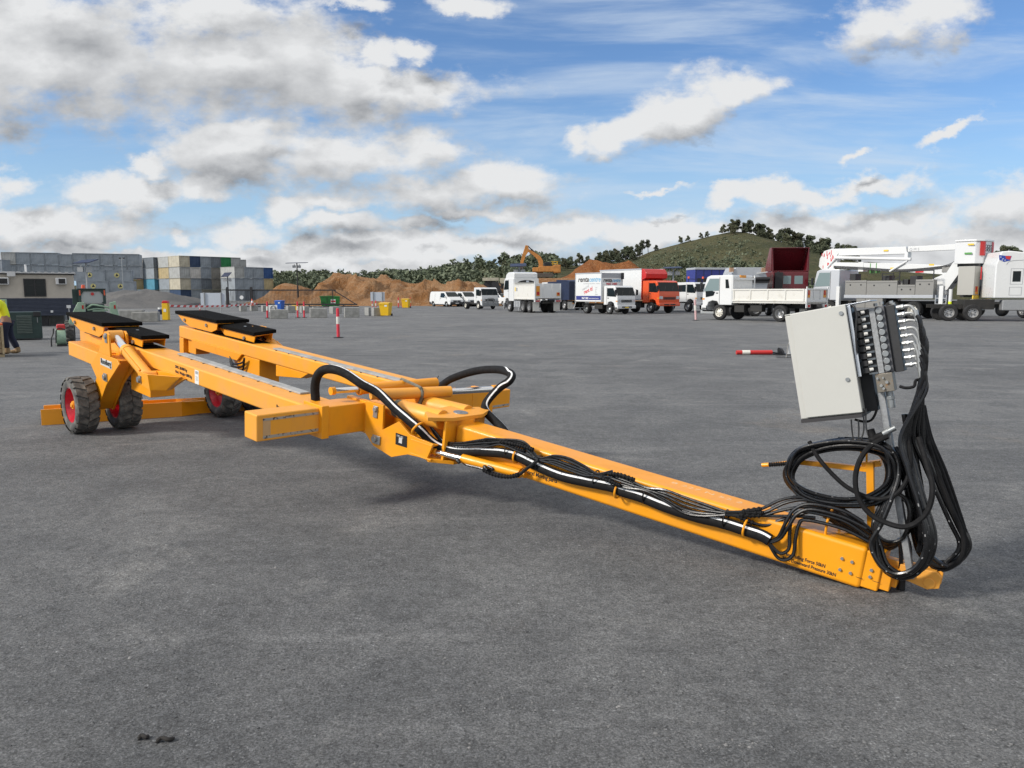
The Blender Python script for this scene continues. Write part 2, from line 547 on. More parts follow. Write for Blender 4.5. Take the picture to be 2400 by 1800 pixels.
# ------------------------------------------------------------------ ground
def ground_material():
    m = bpy.data.materials.new('asphalt_millings')
    m.use_nodes = True
    t = m.node_tree
    b = NB(t)
    p = t.nodes['Principled BSDF']
    p.inputs['Specular IOR Level'].default_value = 0.35
    tc = b.n('ShaderNodeTexCoord').outputs['Object']

    def noise(sc, det=5.0, ro=0.6, vec=tc, dist=0.0):
        return b.n('ShaderNodeTexNoise', {'Vector': vec, 'Scale': sc, 'Detail': det, 'Roughness': ro, 'Distortion': dist}).outputs[0]
    st = b.n('ShaderNodeMapping', {0: tc, 2: (0, 0, R(-12)), 3: (0.10, 1.0, 1)}, vector_type='POINT').outputs[0]
    big = noise(0.22, 6.0, 0.62)
    med = noise(1.3, 6.0, 0.65, dist=0.4)
    streak = noise(1.6, 6.0, 0.7, st)
    dust = noise(0.75, 5.0, 0.7, dist=0.6)
    tan = noise(0.33, 7.0, 0.7, dist=0.8)
    fine = noise(95, 4.0, 0.7)
    warp = b.n('ShaderNodeVectorMath', {0: b.n('ShaderNodeTexNoise', {'Vector': tc, 'Scale': 30.0, 'Detail': 2.0}).outputs['Color'], 1: (0.02, 0.02, 0.0), 2: tc}, operation='MULTIPLY_ADD').outputs[0]
    vo = b.n('ShaderNodeTexVoronoi', {'Vector': warp, 'Scale': 62.0, 'Randomness': 1.0})
    vo2 = b.n('ShaderNodeTexVoronoi', {'Vector': warp, 'Scale': 150.0, 'Randomness': 1.0})
    vo3 = b.n('ShaderNodeTexVoronoi', {'Vector': warp, 'Scale': 26.0, 'Randomness': 1.0})
    loose = b.mr(noise(0.9, 6.0, 0.75, dist=0.5), 0.42, 0.62)
    c = b.mix(b.mr(big, 0.34, 0.66), (0.110, 0.112, 0.115), (0.152, 0.154, 0.155))
    c = b.mix(b.mr(med, 0.42, 0.66, 0.0, 0.60), c, (0.084, 0.087, 0.091))
    c = b.mix(b.mr(streak, 0.50, 0.72, 0.0, 0.60), c, (0.190, 0.192, 0.193))
    c = b.mix(b.mr(dust, 0.55, 0.72, 0.0, 0.60), c, (0.225, 0.224, 0.218))
    c = b.mix(b.mr(tan, 0.58, 0.74, 0.0, 0.55), c, (0.20, 0.17, 0.138))
    # faint curved tyre tracks
    sp_ = b.n('ShaderNodeSeparateXYZ', {0: tc})
    wob = b.m('MULTIPLY', b.m('SUBTRACT', noise(0.35, 2.0), 0.5), 1.2)
    trk = None
    for (cx, cy, r0) in ((-14.0, -9.0, 17.2), (-14.0, -9.0, 18.9), (30.0, 3.0, 31.5), (30.0, 3.0, 33.4), (6.0, -40.0, 48.0), (6.0, -40.0, 49.7), (-40.0, 60.0, 62.0), (-40.0, 60.0, 63.9), (25.0, 80.0, 66.0), (25.0, 80.0, 67.9)):
        vv = b.n('ShaderNodeCombineXYZ', {0: b.m('SUBTRACT', sp_.outputs[0], cx), 1: b.m('SUBTRACT', sp_.outputs[1], cy)}).outputs[0]
        rr_ = b.n('ShaderNodeVectorMath', {0: vv}, operation='LENGTH').outputs['Value']
        bd_ = b.mr(b.m('ABSOLUTE', b.m('SUBTRACT', b.m('ADD', rr_, wob), r0)), 0.10, 0.34, 1.0, 0.0)
        trk = bd_ if trk is None else b.m('MAXIMUM', trk, bd_)
    trk = b.m('MULTIPLY', trk, b.mr(noise(1.1, 4.0, 0.7), 0.40, 0.62, 0.0, 0.45))
    c = b.mix(trk, c, (0.085, 0.087, 0.090))
    sep = b.n('ShaderNodeSeparateColor', {0: vo.outputs['Color']})
    sep2 = b.n('ShaderNodeSeparateColor', {0: vo2.outputs['Color']})
    sep3 = b.n('ShaderNodeSeparateColor', {0: vo3.outputs['Color']})
    # stones: only some cells, more where the surface is loose
    s1 = b.m('MULTIPLY', b.mr(sep.outputs[1], 0.50, 0.60), b.m('MULTIPLY_ADD', loose, 0.8, 0.2))
    s1 = b.m('MULTIPLY', s1, b.mr(vo.outputs['Distance'], 0.28, 0.44, 1.0, 0.0))
    s3 = b.m('MULTIPLY', b.mr(sep3.outputs[1], 0.90, 0.93), b.mr(vo3.outputs['Distance'], 0.16, 0.26, 1.0, 0.0))
    g1 = b.m('MULTIPLY_ADD', s1, b.mr(sep.outputs[0], 0, 1, -0.42, 0.95, False), 1.0)
    g3 = b.m('MULTIPLY_ADD', s3, b.mr(sep3.outputs[0], 0, 1, -0.55, 0.8, False), 1.0)
    g2 = b.mr(sep2.outputs[0], 0.0, 1.0, 0.66, 1.34, smooth=False)
    gg = b.m('MULTIPLY', b.m('MULTIPLY', g1, g3), g2)
    gg = b.m('MULTIPLY', gg, b.mr(fine, 0.3, 0.7, 0.70, 1.3))
    gg = b.m('MULTIPLY', gg, b.mr(noise(11, 12.0, 0.86), 0.36, 0.64, 0.66, 1.36, smooth=False))
    gg = b.m('MULTIPLY', gg, b.mr(noise(38, 8.0, 0.85), 0.36, 0.64, 0.70, 1.32, smooth=False))
    sc = b.n('ShaderNodeVectorMath', {0: c, 3: gg}, operation='SCALE').outputs[0]
    t.links.new(sc, p.inputs['Base Color'])
    p.inputs['Roughness'].default_value = 0.9
    hgt = b.m('MULTIPLY', b.m('MULTIPLY', s1, b.mr(vo.outputs['Distance'], 0.0, 0.44, 1.0, 0.0)), 0.0065)
    hgt = b.m('ADD', hgt, b.m('MULTIPLY', s3, 0.009))
    hgt = b.m('ADD', hgt, b.m('MULTIPLY', noise(120, 4.0, 0.75), 0.0055))
    hgt = b.m('ADD', hgt, b.m('MULTIPLY', noise(9, 10.0, 0.80), 0.020))
    bp = b.n('ShaderNodeBump', {'Height': hgt, 'Strength': 1.0, 'Distance': 1.0})
    t.links.new(bp.outputs[0], p.inputs['Normal'])
    return m


M_GROUND = ground_material()
mb = MB()
mb.quad((-2500, -300, 0), (2500, -300, 0), (2500, 3500, 0), (-2500, 3500, 0))
gr = tag(mb.build('ground', M_GROUND), kind='structure')

# loose stones near the viewer
M_STONE = mat('loose_stone', (0.13, 0.132, 0.135), 0.9, col2=(0.26, 0.255, 0.25), thr=(0.5, 0.7), scale=7)
mb = MB()
rs = random.Random(3)
for i in range(17000):
    Y = 1.9 + 7.5 * rs.random() ** 1.7
    X = (rs.random() * 2 - 1) * (0.4 + Y * 0.72)
    cl = math.sin(X * 1.7 + 1.3 * math.sin(Y * 1.1)) + math.sin(Y * 2.3 + X)
    if rs.random() > 0.45 + 0.3 * cl:
        continue
    r = 0.0028 + 0.0045 * rs.random() ** 3 + (0.008 * rs.random() if rs.random() < 0.02 else 0)
    a = rs.random() * 6.3
    ca, sa = math.cos(a), math.sin(a)
    e = 0.7 + 0.7 * rs.random()
    vs = []
    for (x, y, z) in ((1, 0, 0.2), (0.3, 0.8, 0.1), (-0.8, 0.4, 0.25), (-0.6, -0.7, 0.1), (0.5, -0.8, 0.2), (0.1, 0.1, 0.9), (-0.2, -0.1, 0.8)):
        k = r * (0.75 + 0.5 * rs.random())
        vs.append((X + (x * ca - y * sa) * k * e, Y + (x * sa + y * ca) * k, z * k))
    mb.add(vs, [(0, 1, 5), (1, 2, 6, 5), (2, 3, 6), (3, 4, 6), (4, 0, 5, 6)])
tag(mb.build('loose_gravel', M_STONE, ang=180), 'loose grey stones scattered over the dark gravel yard', 'gravel', kind='stuff')


# ------------------------------------------------------------------ mounds and hills
def interp(tab, x):
    if x <= tab[0][0]:
        return tab[0][1]
    for (a, b), (c, d) in zip(tab, tab[1:]):
        if x <= c:
            t = (x - a) / (c - a)
            return b + (d - b) * t
    return tab[-1][1]


from mathutils import noise as mno


def ridge(name, sil, Y0, Yc, Y1, m, nx=120, ny=26, rough=0.6, rs=0.35, front=1.0, jag=0.0, seed=0.0):
    """a heap or hill: crest outline at distance Yc, toe at Y0, back at Y1"""
    x0, x1 = sil[0][0], sil[-1][0]
    vs, fs = [], []
    for j in range(ny):
        for i in range(nx):
            px = x0 + (x1 - x0) * i / (nx - 1)
            t = j / (ny - 1)
            Y = Y0 + (Y1 - Y0) * t
            X = (px - 1200) / FPX * 1.007 * Yc
            zc = HC + (688 - interp(sil, px)) / FPX * Yc * 1.007
            zc = max(zc, 0)
            tc = (Yc - Y0) / (Y1 - Y0)
            s = (t / tc) if t < tc else max(0, 1 - (t - tc) / (1 - tc) * 0.6)
            s = s ** front if t < tc else s
            z = zc * s
            nv = mno.fractal(Vector((X * rs + seed, Y * rs, seed)), 0.7, 2.1, 6)
            k = min(1, z / 1.2) * (0.35 if abs(t - tc) < 0.08 else 1)
            z += nv * rough * k
            Yj = Y + mno.noise(Vector((X * rs * 1.3, Y * rs, 5 + seed))) * jag
            edge = min(1, i / 4, (nx - 1 - i) / 4)
            vs.append((X, Yj, z * edge - (0.05 if j == 0 or edge == 0 else 0)))
    for j in range(ny - 1):
        for i in range(nx - 1):
            fs.append((j * nx + i, j * nx + i + 1, (j + 1) * nx + i + 1, (j + 1) * nx + i))
    mb = MB()
    mb.add(vs, fs)
    return tag(mb.build(name, m, ang=60), kind='structure')


def soil(name, a, b_, c_, sc=0.25, bsc=1.5, bump=0.9):
    m = bpy.data.materials.new(name)
    m.use_nodes = True
    t = m.node_tree
    b = NB(t)
    p = t.nodes['Principled BSDF']
    p.inputs['Roughness'].default_value = 0.95
    p.inputs['Specular IOR Level'].default_value = 0.1
    tc = b.n('ShaderNodeTexCoord').outputs['Object']
    n1 = b.n('ShaderNodeTexNoise', {'Vector': tc, 'Scale': sc, 'Detail': 8.0, 'Roughness': 0.65, 'Distortion': 0.6}).outputs[0]
    n2 = b.n('ShaderNodeTexNoise', {'Vector': tc, 'Scale': bsc, 'Detail': 8.0, 'Roughness': 0.7}).outputs[0]
    c = b.mix(b.mr(n1, 0.36, 0.62), a, b_)
    c = b.mix(b.mr(n2, 0.45, 0.72, 0, 0.75), c, c_)
    t.links.new(c, p.inputs['Base Color'])
    bp = b.n('ShaderNodeBump', {'Height': n2, 'Strength': bump, 'Distance': 1.0})
    t.links.new(bp.outputs[0], p.inputs['Normal'])
    return m


M_DIRT = soil('tan_dirt', (0.33, 0.195, 0.105), (0.27, 0.130, 0.052), (0.40, 0.27, 0.17))
M_DIRT2 = soil('orange_dirt', (0.30, 0.125, 0.045), (0.22, 0.085, 0.032), (0.34, 0.19, 0.10))
M_GPILE = soil('grey_gravel_pile', (0.13, 0.13, 0.13), (0.17, 0.165, 0.16), (0.10, 0.10, 0.105), 0.3, 4.0, 0.5)
M_HILL = soil('hill_grass', (0.092, 0.090, 0.048), (0.058, 0.064, 0.034), (0.125, 0.108, 0.064), 0.022, 0.14, 3.0)
M_SHADE = soil('lower_scrub', (0.030, 0.042, 0.018), (0.045, 0.058, 0.024), (0.06, 0.06, 0.03), 0.05, 0.3, 2.5)

ridge('dirt_mound', [(742, 718), (754, 700), (765, 668), (785, 643), (800, 640), (830, 649), (870, 652), (930, 659), (970, 662), (1010, 659),
                     (1040, 665), (1080, 663), (1130, 668), (1160, 668), (1200, 676), (1240, 690), (1270, 712)], 103, 122, 150, M_DIRT, 150, 30, 1.5, 0.22, 0.75, 2.5, 3)
ridge('dirt_mound', [(620, 712), (640, 690), (655, 672), (672, 662), (690, 664), (720, 675), (748, 690), (775, 708)], 128, 140, 155, M_DIRT, 60, 18, 0.4, 0.25, 1.0, 1.0, 9)
ridge('dirt_mound', [(1190, 690), (1206, 653), (1240, 651), (1310, 651), (1340, 652), (1400, 655), (1480, 660), (1540, 690)], 122, 133, 160, M_DIRT, 90, 20, 0.25, 0.25, 0.6, 1.0, 14)
ridge('dirt_mound', [(1290, 690), (1310, 655), (1335, 640), (1358, 622), (1378, 608), (1400, 612), (1432, 620), (1468, 611), (1490, 623),
                     (1520, 640), (1560, 660), (1610, 690)], 137, 150, 175, M_DIRT2, 100, 22, 1.0, 0.22, 0.9, 2.0, 21)
ridge('gravel_pile', [(225, 700), (250, 690), (275, 683), (300, 679), (330, 681), (350, 677), (380, 682), (410, 690), (440, 700), (480, 714)], 84, 96, 110, M_GPILE, 80, 20, 0.25, 0.3, 1.0, 0.6, 30)

HILL = [(-300, 676), (300, 672), (640, 668), (900, 664), (1000, 658), (1060, 646), (1120, 634), (1180, 626), (1250, 624), (1330, 622), (1400, 617),
        (1450, 611), (1490, 603), (1520, 591), (1560, 578), (1600, 567), (1640, 558), (1680, 549), (1700, 545), (1730, 546), (1760, 556), (1800, 570),
        (1840, 584), (1870, 594), (1920, 605), (2000, 614), (2100, 620), (2300, 624), (2700, 640)]
HY0, HYC, HY1 = 215.0, 345.0, 560.0
ridge('hill', HILL, HY0, HYC, HY1, M_HILL, 220, 44, 2.2, 0.03, 0.85, 0, 40)


def hill_at(px, t):
    """surface point of the hill; t=1 crest, t=0 toe"""
    Y = HY0 + (HYC - HY0) * t
    X = (px - 1200) / FPX * 1.007 * HYC
    zc = HC + (688 - interp(HILL, px)) / FPX * HYC * 1.007
    return Vector((X, Y, max(0, zc) * t ** 0.85))


# ------------------------------------------------------------------ trees
def leaf_mat(name, a, b_):
    m = bpy.data.materials.new(name)
    m.use_nodes = True
    t = m.node_tree
    b = NB(t)
    p = t.nodes['Principled BSDF']
    p.inputs['Roughness'].default_value = 0.7
    p.inputs['Specular IOR Level'].default_value = 0.2
    tc = b.n('ShaderNodeTexCoord').outputs['Object']
    n1 = b.n('ShaderNodeTexNoise', {'Vector': tc, 'Scale': 0.8, 'Detail': 4.0}).outputs[0]
    oi = b.n('ShaderNodeObjectInfo').outputs['Random']
    c = b.mix(b.mr(n1, 0.35, 0.65), a, b_)
    hv = b.n('ShaderNodeHueSaturation', {'Hue': b.mr(oi, 0, 1, 0.485, 0.515, False), 'Value': b.mr(oi, 0, 1, 0.75, 1.25, False), 'Color': c}).outputs[0]
    t.links.new(hv, p.inputs['Base Color'])
    return m


M_LEAF = leaf_mat('gum_leaves', (0.125, 0.138, 0.088), (0.076, 0.092, 0.060))
M_LEAF2 = leaf_mat('olive_leaves', (0.140, 0.142, 0.088), (0.092, 0.100, 0.062))
M_BARK = mat('gum_bark', (0.16, 0.13, 0.10), 0.9, var=0.4, scale=2)


def leaf_clump(mb, rr, c, r, n, ls, flat=0.75):
    for _ in range(n):
        d = Vector((rr.gauss(0, 1), rr.gauss(0, 1), rr.gauss(0, 1))).normalized() * r * rr.random() ** 0.35
        d.z *= flat
        p = Vector(c) + d
        a = Vector((rr.gauss(0, 1), rr.gauss(0, 1), rr.gauss(0, 0.6))).normalized()
        b_ = a.orthogonal().normalized()
        b_ = (Quaternion(a, rr.random() * 6.28) @ b_)
        s = ls * (0.6 + 0.8 * rr.random())
        mb.add([p - a * s - b_ * s * 0.5, p + a * s * 0.2 - b_ * s * 0.7, p + a * s + b_ * s * 0.4, p - a * s * 0.1 + b_ * s * 0.7], [(0, 1, 2, 3)])


def make_tree(seed, H, spread, trunk_f, clumps, n_leaf, ls, m):
    rr = random.Random(seed)
    t = empty('gum_tree')
    tr, cr = MB(), MB()
    lean = Vector((rr.uniform(-.1, .1), rr.uniform(-.1, .1), 0))
    top = Vector((lean.x * H, lean.y * H, H * 0.8))
    tr.tube([Vector((0, 0, -0.4)), Vector((lean.x * H * .3, lean.y * H * .3, H * .3)), top * 0.75, top], [H * .028, H * .021, H * .013, H * .004], 7)
    for k in range(clumps):
        a = rr.random() * 6.28
        f = trunk_f + (1 - trunk_f) * (k + rr.random()) / clumps
        rad = spread * H * (0.25 + 0.75 * rr.random()) * (1.15 - f * 0.75)
        c = Vector((lean.x * H * f + math.cos(a) * rad, lean.y * H * f + math.sin(a) * rad, H * (0.12 + 0.82 * f)))
        s = Vector((lean.x * H * f * .6, lean.y * H * f * .6, c.z * 0.62))
        tr.tube([s, s.lerp(c, 0.55) + Vector((0, 0, -0.03 * H)), c], [H * .011, H * .007, H * .003], 5)
        leaf_clump(cr, rr, c, H * (0.10 + 0.07 * rr.random()), n_leaf, ls)
    tr.build('trunk', M_BARK, t)
    cr.build('crown', m, t, ang=180)
    return t


TREE_V = [make_tree(11, 10, .34, .16, 20, 150, .30, M_LEAF), make_tree(12, 10, .30, .30, 14, 150, .28, M_LEAF), make_tree(13, 10, .40, .06, 24, 150, .30, M_LEAF2),
          make_tree(14, 10, .20, .42, 10, 140, .26, M_LEAF), make_tree(15, 10, .46, .02, 26, 140, .32, M_LEAF)]
used = [False] * len(TREE_V)


def tree(px, ytop, ybase, v, label, group, t=0.97):
    p = hill_at(px, t)
    p.x = (px - 1200) / FPX * 1.007 * p.y
    h = max(2.5, (ybase - ytop) / FPX * p.y)
    o = TREE_V[v]
    if used[v]:
        o = copy_tree(o)
    used[v] = True
    o.location = p - Vector((0, 0, 0.3))
    o.rotation_euler = (0, 0, random.random() * 6.28)
    s = h / 9.6
    o.scale = (s, s, s)
    tag(o, label, 'tree', group)


RIDGE_T = [(1062, 622, 648, 0), (1084, 617, 642, 2), (1102, 616, 640, 0), (1128, 612, 634, 4), (1146, 614, 632, 0), (1185, 598, 630, 2), (1172, 604, 630, 1), (1200, 606, 630, 4),
           (1216, 597, 626, 1), (1239, 602, 628, 0), (1262, 604, 626, 4), (1283, 598, 626, 0), (1299, 599, 626, 2), (1318, 606, 624, 4), (1336, 604, 624, 0), (1356, 598, 624, 2), (1376, 603, 622, 4),
           (1401, 594, 620, 1), (1419, 595, 618, 0), (1439, 588, 616, 2)]
for (px, yt, yb, v) in RIDGE_T:
    tree(px, yt, yb, v, 'dark gum tree in the row along the low ridge behind the excavator', 'gum trees along the low ridge')
for (px, yt, yb, v) in [(1463, 580, 611, 1), (1474, 581, 609, 0), (1488, 576, 606, 3), (1499, 568, 603, 3), (1513, 565, 596, 3)]:
    tree(px, yt, yb, v, 'tall thin gum tree at the foot of the bare hill slope', 'tall gum trees at the foot of the hill')
for (px, yt, yb, v) in [(1530, 577, 590, 4), (1586, 558, 574, 2), (1604, 560, 569, 4), (1633, 549, 562, 2), (1648, 548, 558, 4), (1683, 536, 556, 2)]:
    tree(px, yt, yb, v, 'small olive tree on the left shoulder of the bare hill', 'small trees on the left shoulder of the hill')
for (px, yt, yb, v) in [(1706, 520, 548, 2), (1717, 518, 547, 0), (1730, 528, 550, 4), (1745, 518, 552, 1), (1760, 530, 560, 4), (1774, 532, 566, 0), (1788, 540, 570, 2)]:
    tree(px, yt, yb, v, 'bushy gum tree in the clump on the very top of the hill', 'gum trees on the hilltop')
for (px, yt, yb, v) in [(1815, 548, 584, 4), (1832, 543, 588, 0), (1846, 552, 592, 2), (1862, 554, 598, 1), (1884, 562, 606, 0), (1905, 570, 610, 2), (1918, 568, 612, 4), (1945, 575, 612, 3), (1957, 577, 612, 3), (1975, 580, 616, 4)]:
    tree(px, yt, yb, v, 'dark gum tree on the right flank of the hill behind the maroon cab', 'gum trees on the right flank of the hill')
for (px, yt, yb, v) in [(2322, 584, 626, 2), (2334, 577, 626, 1), (2350, 580, 626, 4)]:
    tree(px, yt, yb, v, 'distant gum tree showing between the basket and the white sleeper cab', 'gum trees behind the white sleeper cab')

rt = random.Random(77)
for i in range(64):
    if i < 34:
        px = rt.uniform(1052, 1500)
        b0_ = interp(HILL, px) + rt.uniform(2, 9)
        tree(px, b0_ - rt.uniform(14, 30), b0_, rt.choice((0, 2, 4, 4, 2)), 'dark gum tree in the row along the low ridge behind the excavator', 'gum trees along the low ridge', rt.uniform(.80, .98))
    elif i < 46:
        px = rt.uniform(1700, 1800)
        b0_ = interp(HILL, px) + rt.uniform(2, 6)
        tree(px, b0_ - rt.uniform(12, 24), b0_, rt.choice((0, 2, 4)), 'bushy gum tree in the clump on the very top of the hill', 'gum trees on the hilltop', rt.uniform(.90, 1.0))
    else:
        px = rt.uniform(1800, 2000)
        b0_ = interp(HILL, px) + rt.uniform(2, 10)
        tree(px, b0_ - rt.uniform(20, 40), b0_, rt.choice((0, 2, 4, 1)), 'dark gum tree on the right flank of the hill behind the maroon cab', 'gum trees on the right flank of the hill', rt.uniform(.85, .99))

# lower woodland: one mass
rr = random.Random(5)
mb = MB()
for i in range(620):
    px = rr.uniform(560, 1300) if i < 330 else rr.uniform(1380, 2000)
    if i < 330:
        t = rr.random() ** 0.8
        if 1110 < px < 1200 and 0.45 < t < 0.85:
            continue
    else:
        t = rr.random() * 0.34
    p = hill_at(px, t)
    p.x = (px - 1200) / FPX * 1.007 * p.y
    h = rr.uniform(3.5, 7.5) if i < 330 else rr.uniform(2.0, 4.5)
    for k in range(5):
        c = p + Vector((rr.uniform(-.45, .45) * h, rr.uniform(-.3, .3) * h, h * (0.25 + 0.13 * k)))
        leaf_clump(mb, rr, c, h * (0.34 - 0.03 * k), 26, 0.085 * h)
tag(mb.build('woodland', M_LEAF, ang=180), 'dark green scrub and woodland covering the lower slopes', 'woodland', kind='stuff')
# scattered shrubs on the bare hill
mb = MB()
for i in range(3200):
    px = rr.uniform(1400, 2050)
    t = rr.uniform(0.03, 0.88) ** 1.3
    p = hill_at(px, t)
    p.x = (px - 1200) / FPX * 1.007 * p.y
    if mno.noise(Vector((p.x * .03, p.y * .02, 3.3))) + .5 * mno.noise(Vector((p.x * .11, p.y * .07, 9))) < rr.uniform(-.25, .35):
        continue
    h = (rr.uniform(0.35, 1.0) if rr.random() < 0.90 else rr.uniform(1.3, 2.4)) * (1.5 - .9 * t)
    leaf_clump(mb, rr, p + Vector((0, 0, h * .4)), h * 0.7, 12, 0.20 * h)
tag(mb.build('hill_scrub', M_LEAF, ang=180), 'low shrubs dotted over the grassy hill', 'shrubs', kind='stuff')


# ================================================================== the boat trailer
# three rigid frames measured on the photo: D drawbar, F main frame, K control stand
def axes(yaw, pit):
    X = Vector((math.cos(pit) * math.cos(yaw), math.cos(pit) * math.sin(yaw), math.sin(pit)))
    Y = Vector((-math.sin(yaw), math.cos(yaw), 0))
    return X, Y, X.cross(Y)


OD = Vector((2.021, 4.239, 0.0))
XD, YD, ZD = axes(R(144.33), R(7.74))
OF = Vector((-0.608, 6.118, 0.431))
XF, YF, ZF = axes(R(135.265), R(4.448))


def TD(q):
    return XD * q[0] + YD * q[1] + ZD * q[2]


def TF(q):
    return OF - OD + XF * q[0] + YF * q[1] + ZF * q[2]


def TK(q):
    s = q[0] * 0.9455 + q[2] * 0.3257
    n = -q[0] * 0.3257 + q[2] * 0.9455
    return TD((s, q[1], n))


def _solve(O, X, Y, Z, px, py, s=None, t=None, n=None):
    r, c = ray(px, py), Vector((0, 0, HC)) - O
    rl = Vector((r.dot(X), r.dot(Y), r.dot(Z)))
    cl = Vector((c.dot(X), c.dot(Y), c.dot(Z)))
    i, v = (0, s) if s is not None else (1, t) if t is not None else (2, n)
    return cl + rl * ((v - cl[i]) / rl[i])


def Dp(px, py, **k):
    return _solve(OD, XD, YD, ZD, px, py, **k)


def Fp(px, py, **k):
    return _solve(OF, XF, YF, ZF, px, py, **k)


def c8(x, y):
    return 1750 + x * .24864, 1000 + y * .24864


def c7(x, y):
    return 1780 + x * .2351, 680 + y * .2351


def c6(x, y):
    return 1400 + x * .22604, 1050 + y * .22604


def c5(x, y):
    return 1100 + x * .1808, 960 + y * .1808


def c4(x, y):
    return 800 + x * .1808, 820 + y * .1808


def c3(x, y):
    return 560 + x * .1808, 820 + y * .1808


TRL = empty('boat_trailer', OD, 0, 'long yellow hydraulic boat trailer with black pads, lying with its drawbar on the ground', 'boat trailer')


def nested(o, parent):
    """turn a part into a sub-part: both have identity transforms, so only the parent changes"""
    o.parent = parent
    return o


# ---- main rails
for (a, b_, s0, s1) in ((.455, .757, .478, .570), (-.83, -.53, -.64, -.550)):
    mb = MB(TF)
    mb.bx(.74, 6.39, a, b_, .104, .272)
    rail = mb.build('side_rail', M_YELD, TRL, bev=.018, seg=3)
    mb = MB(TF)
    mb.bx(1.15, 3.72, s0, s1, .2725, .290)
    nested(mb.build('wear_strip', mat('zinc_strip', (0.36, 0.355, 0.34), 0.6, 0.0, col2=(0.25, 0.25, 0.24), thr=(0.4, 0.65), scale=9), TRL, bev=.004), rail)
    mb = MB(TF)
    for k in range(9):
        for tt in (s0 - .012, s1 + .012):
            mb.cyl((1.3 + k * .29, tt, .272), (1.3 + k * .29, tt, .277), .010, n=8)
    nested(mb.build('strip_bolts', M_BLK, TRL), rail)
    mid = (a + b_) / 2
    sg = 1 if a > 0 else -1
    # dark anti-slip patch under the front pad
    mb = MB(TF)
    mb.bx(4.25, 5.35, a + .03, b_ - .03, .2725, .277)
    nested(mb.build('anti_slip_patch', M_PAD, TRL), rail)
    # outer box beam alongside the rear of the rail
    o0, o1 = (b_, b_ + .213) if sg > 0 else (a - .213, a)
    mb = MB(TF)
    mb.bx(4.95, 6.12, o0 + (.0005 if sg > 0 else 0), o1 - (0 if sg > 0 else .0005), -.03, .145)
    mb.build('rear_box_beam', M_YELD if sg > 0 else M_YEL, TRL, bev=.010)
    # rear post below the rail end
    mb = MB(TF)
    mb.bx(6.25, 6.388, a + .002, a + .10, -.125, .1035)
    mb.bx(6.25, 6.388, b_ - .10, b_ - .002, -.125, .1035)
    mb.bx(5.95, 6.2, a + .05, b_ - .05, -.09, .1035)
    mb.build('rear_support_post', M_YEL, TRL, bev=.006)
    # block and gusset under the rail
    mb = MB(TF)
    mb.bx(4.02, 4.6, a + .03, b_ - .004, -.24, .1035)
    mb.build('under_rail_block', M_YEL, TRL, bev=.008)
    if sg < 0:
        mb = MB(TF)
        mb.prism([(5.92, .133), (5.83, .024), (4.55, .026), (4.42, .122)], b_ + .001, b_ + .028)
        mb.build('fender_plate', M_YEL, TRL, bev=.004)
        mb = MB(TF)
        mb.prism([(3.62, -.034), (3.62, .1035), (2.9, .1035), (3.05, .03)], a + .06, b_ - .006)
        pl = mb.build('cylinder_bracket', M_YEL, TRL, bev=.006)
        mb = MB(TF)
        for nn in (-.015, .085):
            for tt in (b_ - .04, b_ - .18):
                mb.cyl((3.60, tt, nn), (3.632, tt, nn), .008, n=8)
        nested(mb.build('bolts', M_BLK, TRL), pl)
        mb = MB(TF)
        for i in range(3):
            mb.tube(smooth_path([(4.75, b_ + .02, .05 - .03 * i), (4.6, b_ + .05, -.02 - .03 * i), (4.4, b_ + .03, .02 - .05 * i), (4.3, b_ + .05, .09)], 6), .012, 7)
        mb.build('brake_hose', M_HOSE, TRL)

# ---- pads
PADS = [(5.06, 6.42, .44, .90, .487, 0.0, True), (4.24, 5.30, .445, .76, .425, 0.0, False),
        (5.12, 6.45, -.96, -.50, .480, 0.0, True), (4.24, 5.30, -.88, -.575, .428, -.10, False)]
for (u0, u1, t0, t1, top, roll, rear) in PADS:
    def TP(q, tm=(t0 + t1) / 2, roll=roll, top=top):
        return TF((q[0], q[1], q[2] + (q[1] - tm) * roll))
    mb = MB(TP)
    mb.bx(u0, u1, t0, t1, top - .045, top)
    pad = mb.build('support_pad', M_PAD, TRL, bev=.008)
    mb = MB(TP)
    zt, zb = top - .046, .295
    poly = [(u1 - .01, zt), (u1 - .20, zt - .09), (u1 - .45, zb), (u0 + .22, zb), (u0 + .06, zt - .09), (u0 + .03, zt)]
    w = .012
    mb.prism(poly, t0 + .03, t0 + .03 + w)
    mb.prism(poly, t1 - .03 - w, t1 - .03)
    mb.bx(u0 + .03, u1 - .01, t0 + .0425, t1 - .0425, zt - .012, zt)
    mb.bx(u0 + .35, u1 - .5, t0 + .0425, t1 - .0425, zb, zb + .03)
    tray = mb.build('pad_tray', M_YEL, TRL, bev=.004)
    mb = MB(TP)
    for uu in ((u0 + .35, u1 - .28) if rear else (u0 + .3,)):
        for tt, dd in ((t1 - .03, .02), (t0 + .03, -.02)):
            mb.cyl((uu, tt, zt - .06), (uu, tt + dd, zt - .06), .022, n=10)
    if not rear:
        mb.bx((u0 + u1) / 2 - .02, (u0 + u1) / 2 + .03, (t0 + t1) / 2 - .012, (t0 + t1) / 2 + .012, top + .0005, top + .003)
    nested(mb.build('tray_bolts', M_STEEL, TRL), tray)
    mb = MB(TP)
    mb.bx(u0 + .32, u0 + .55, t0 + .06, t1 - .06, .274, zb)
    mb.bx(u1 - .75, u1 - .52, t0 + .06, t1 - .06, .274, zb)
    nested(mb.build('pad_pivot', M_BLK, TRL), tray)

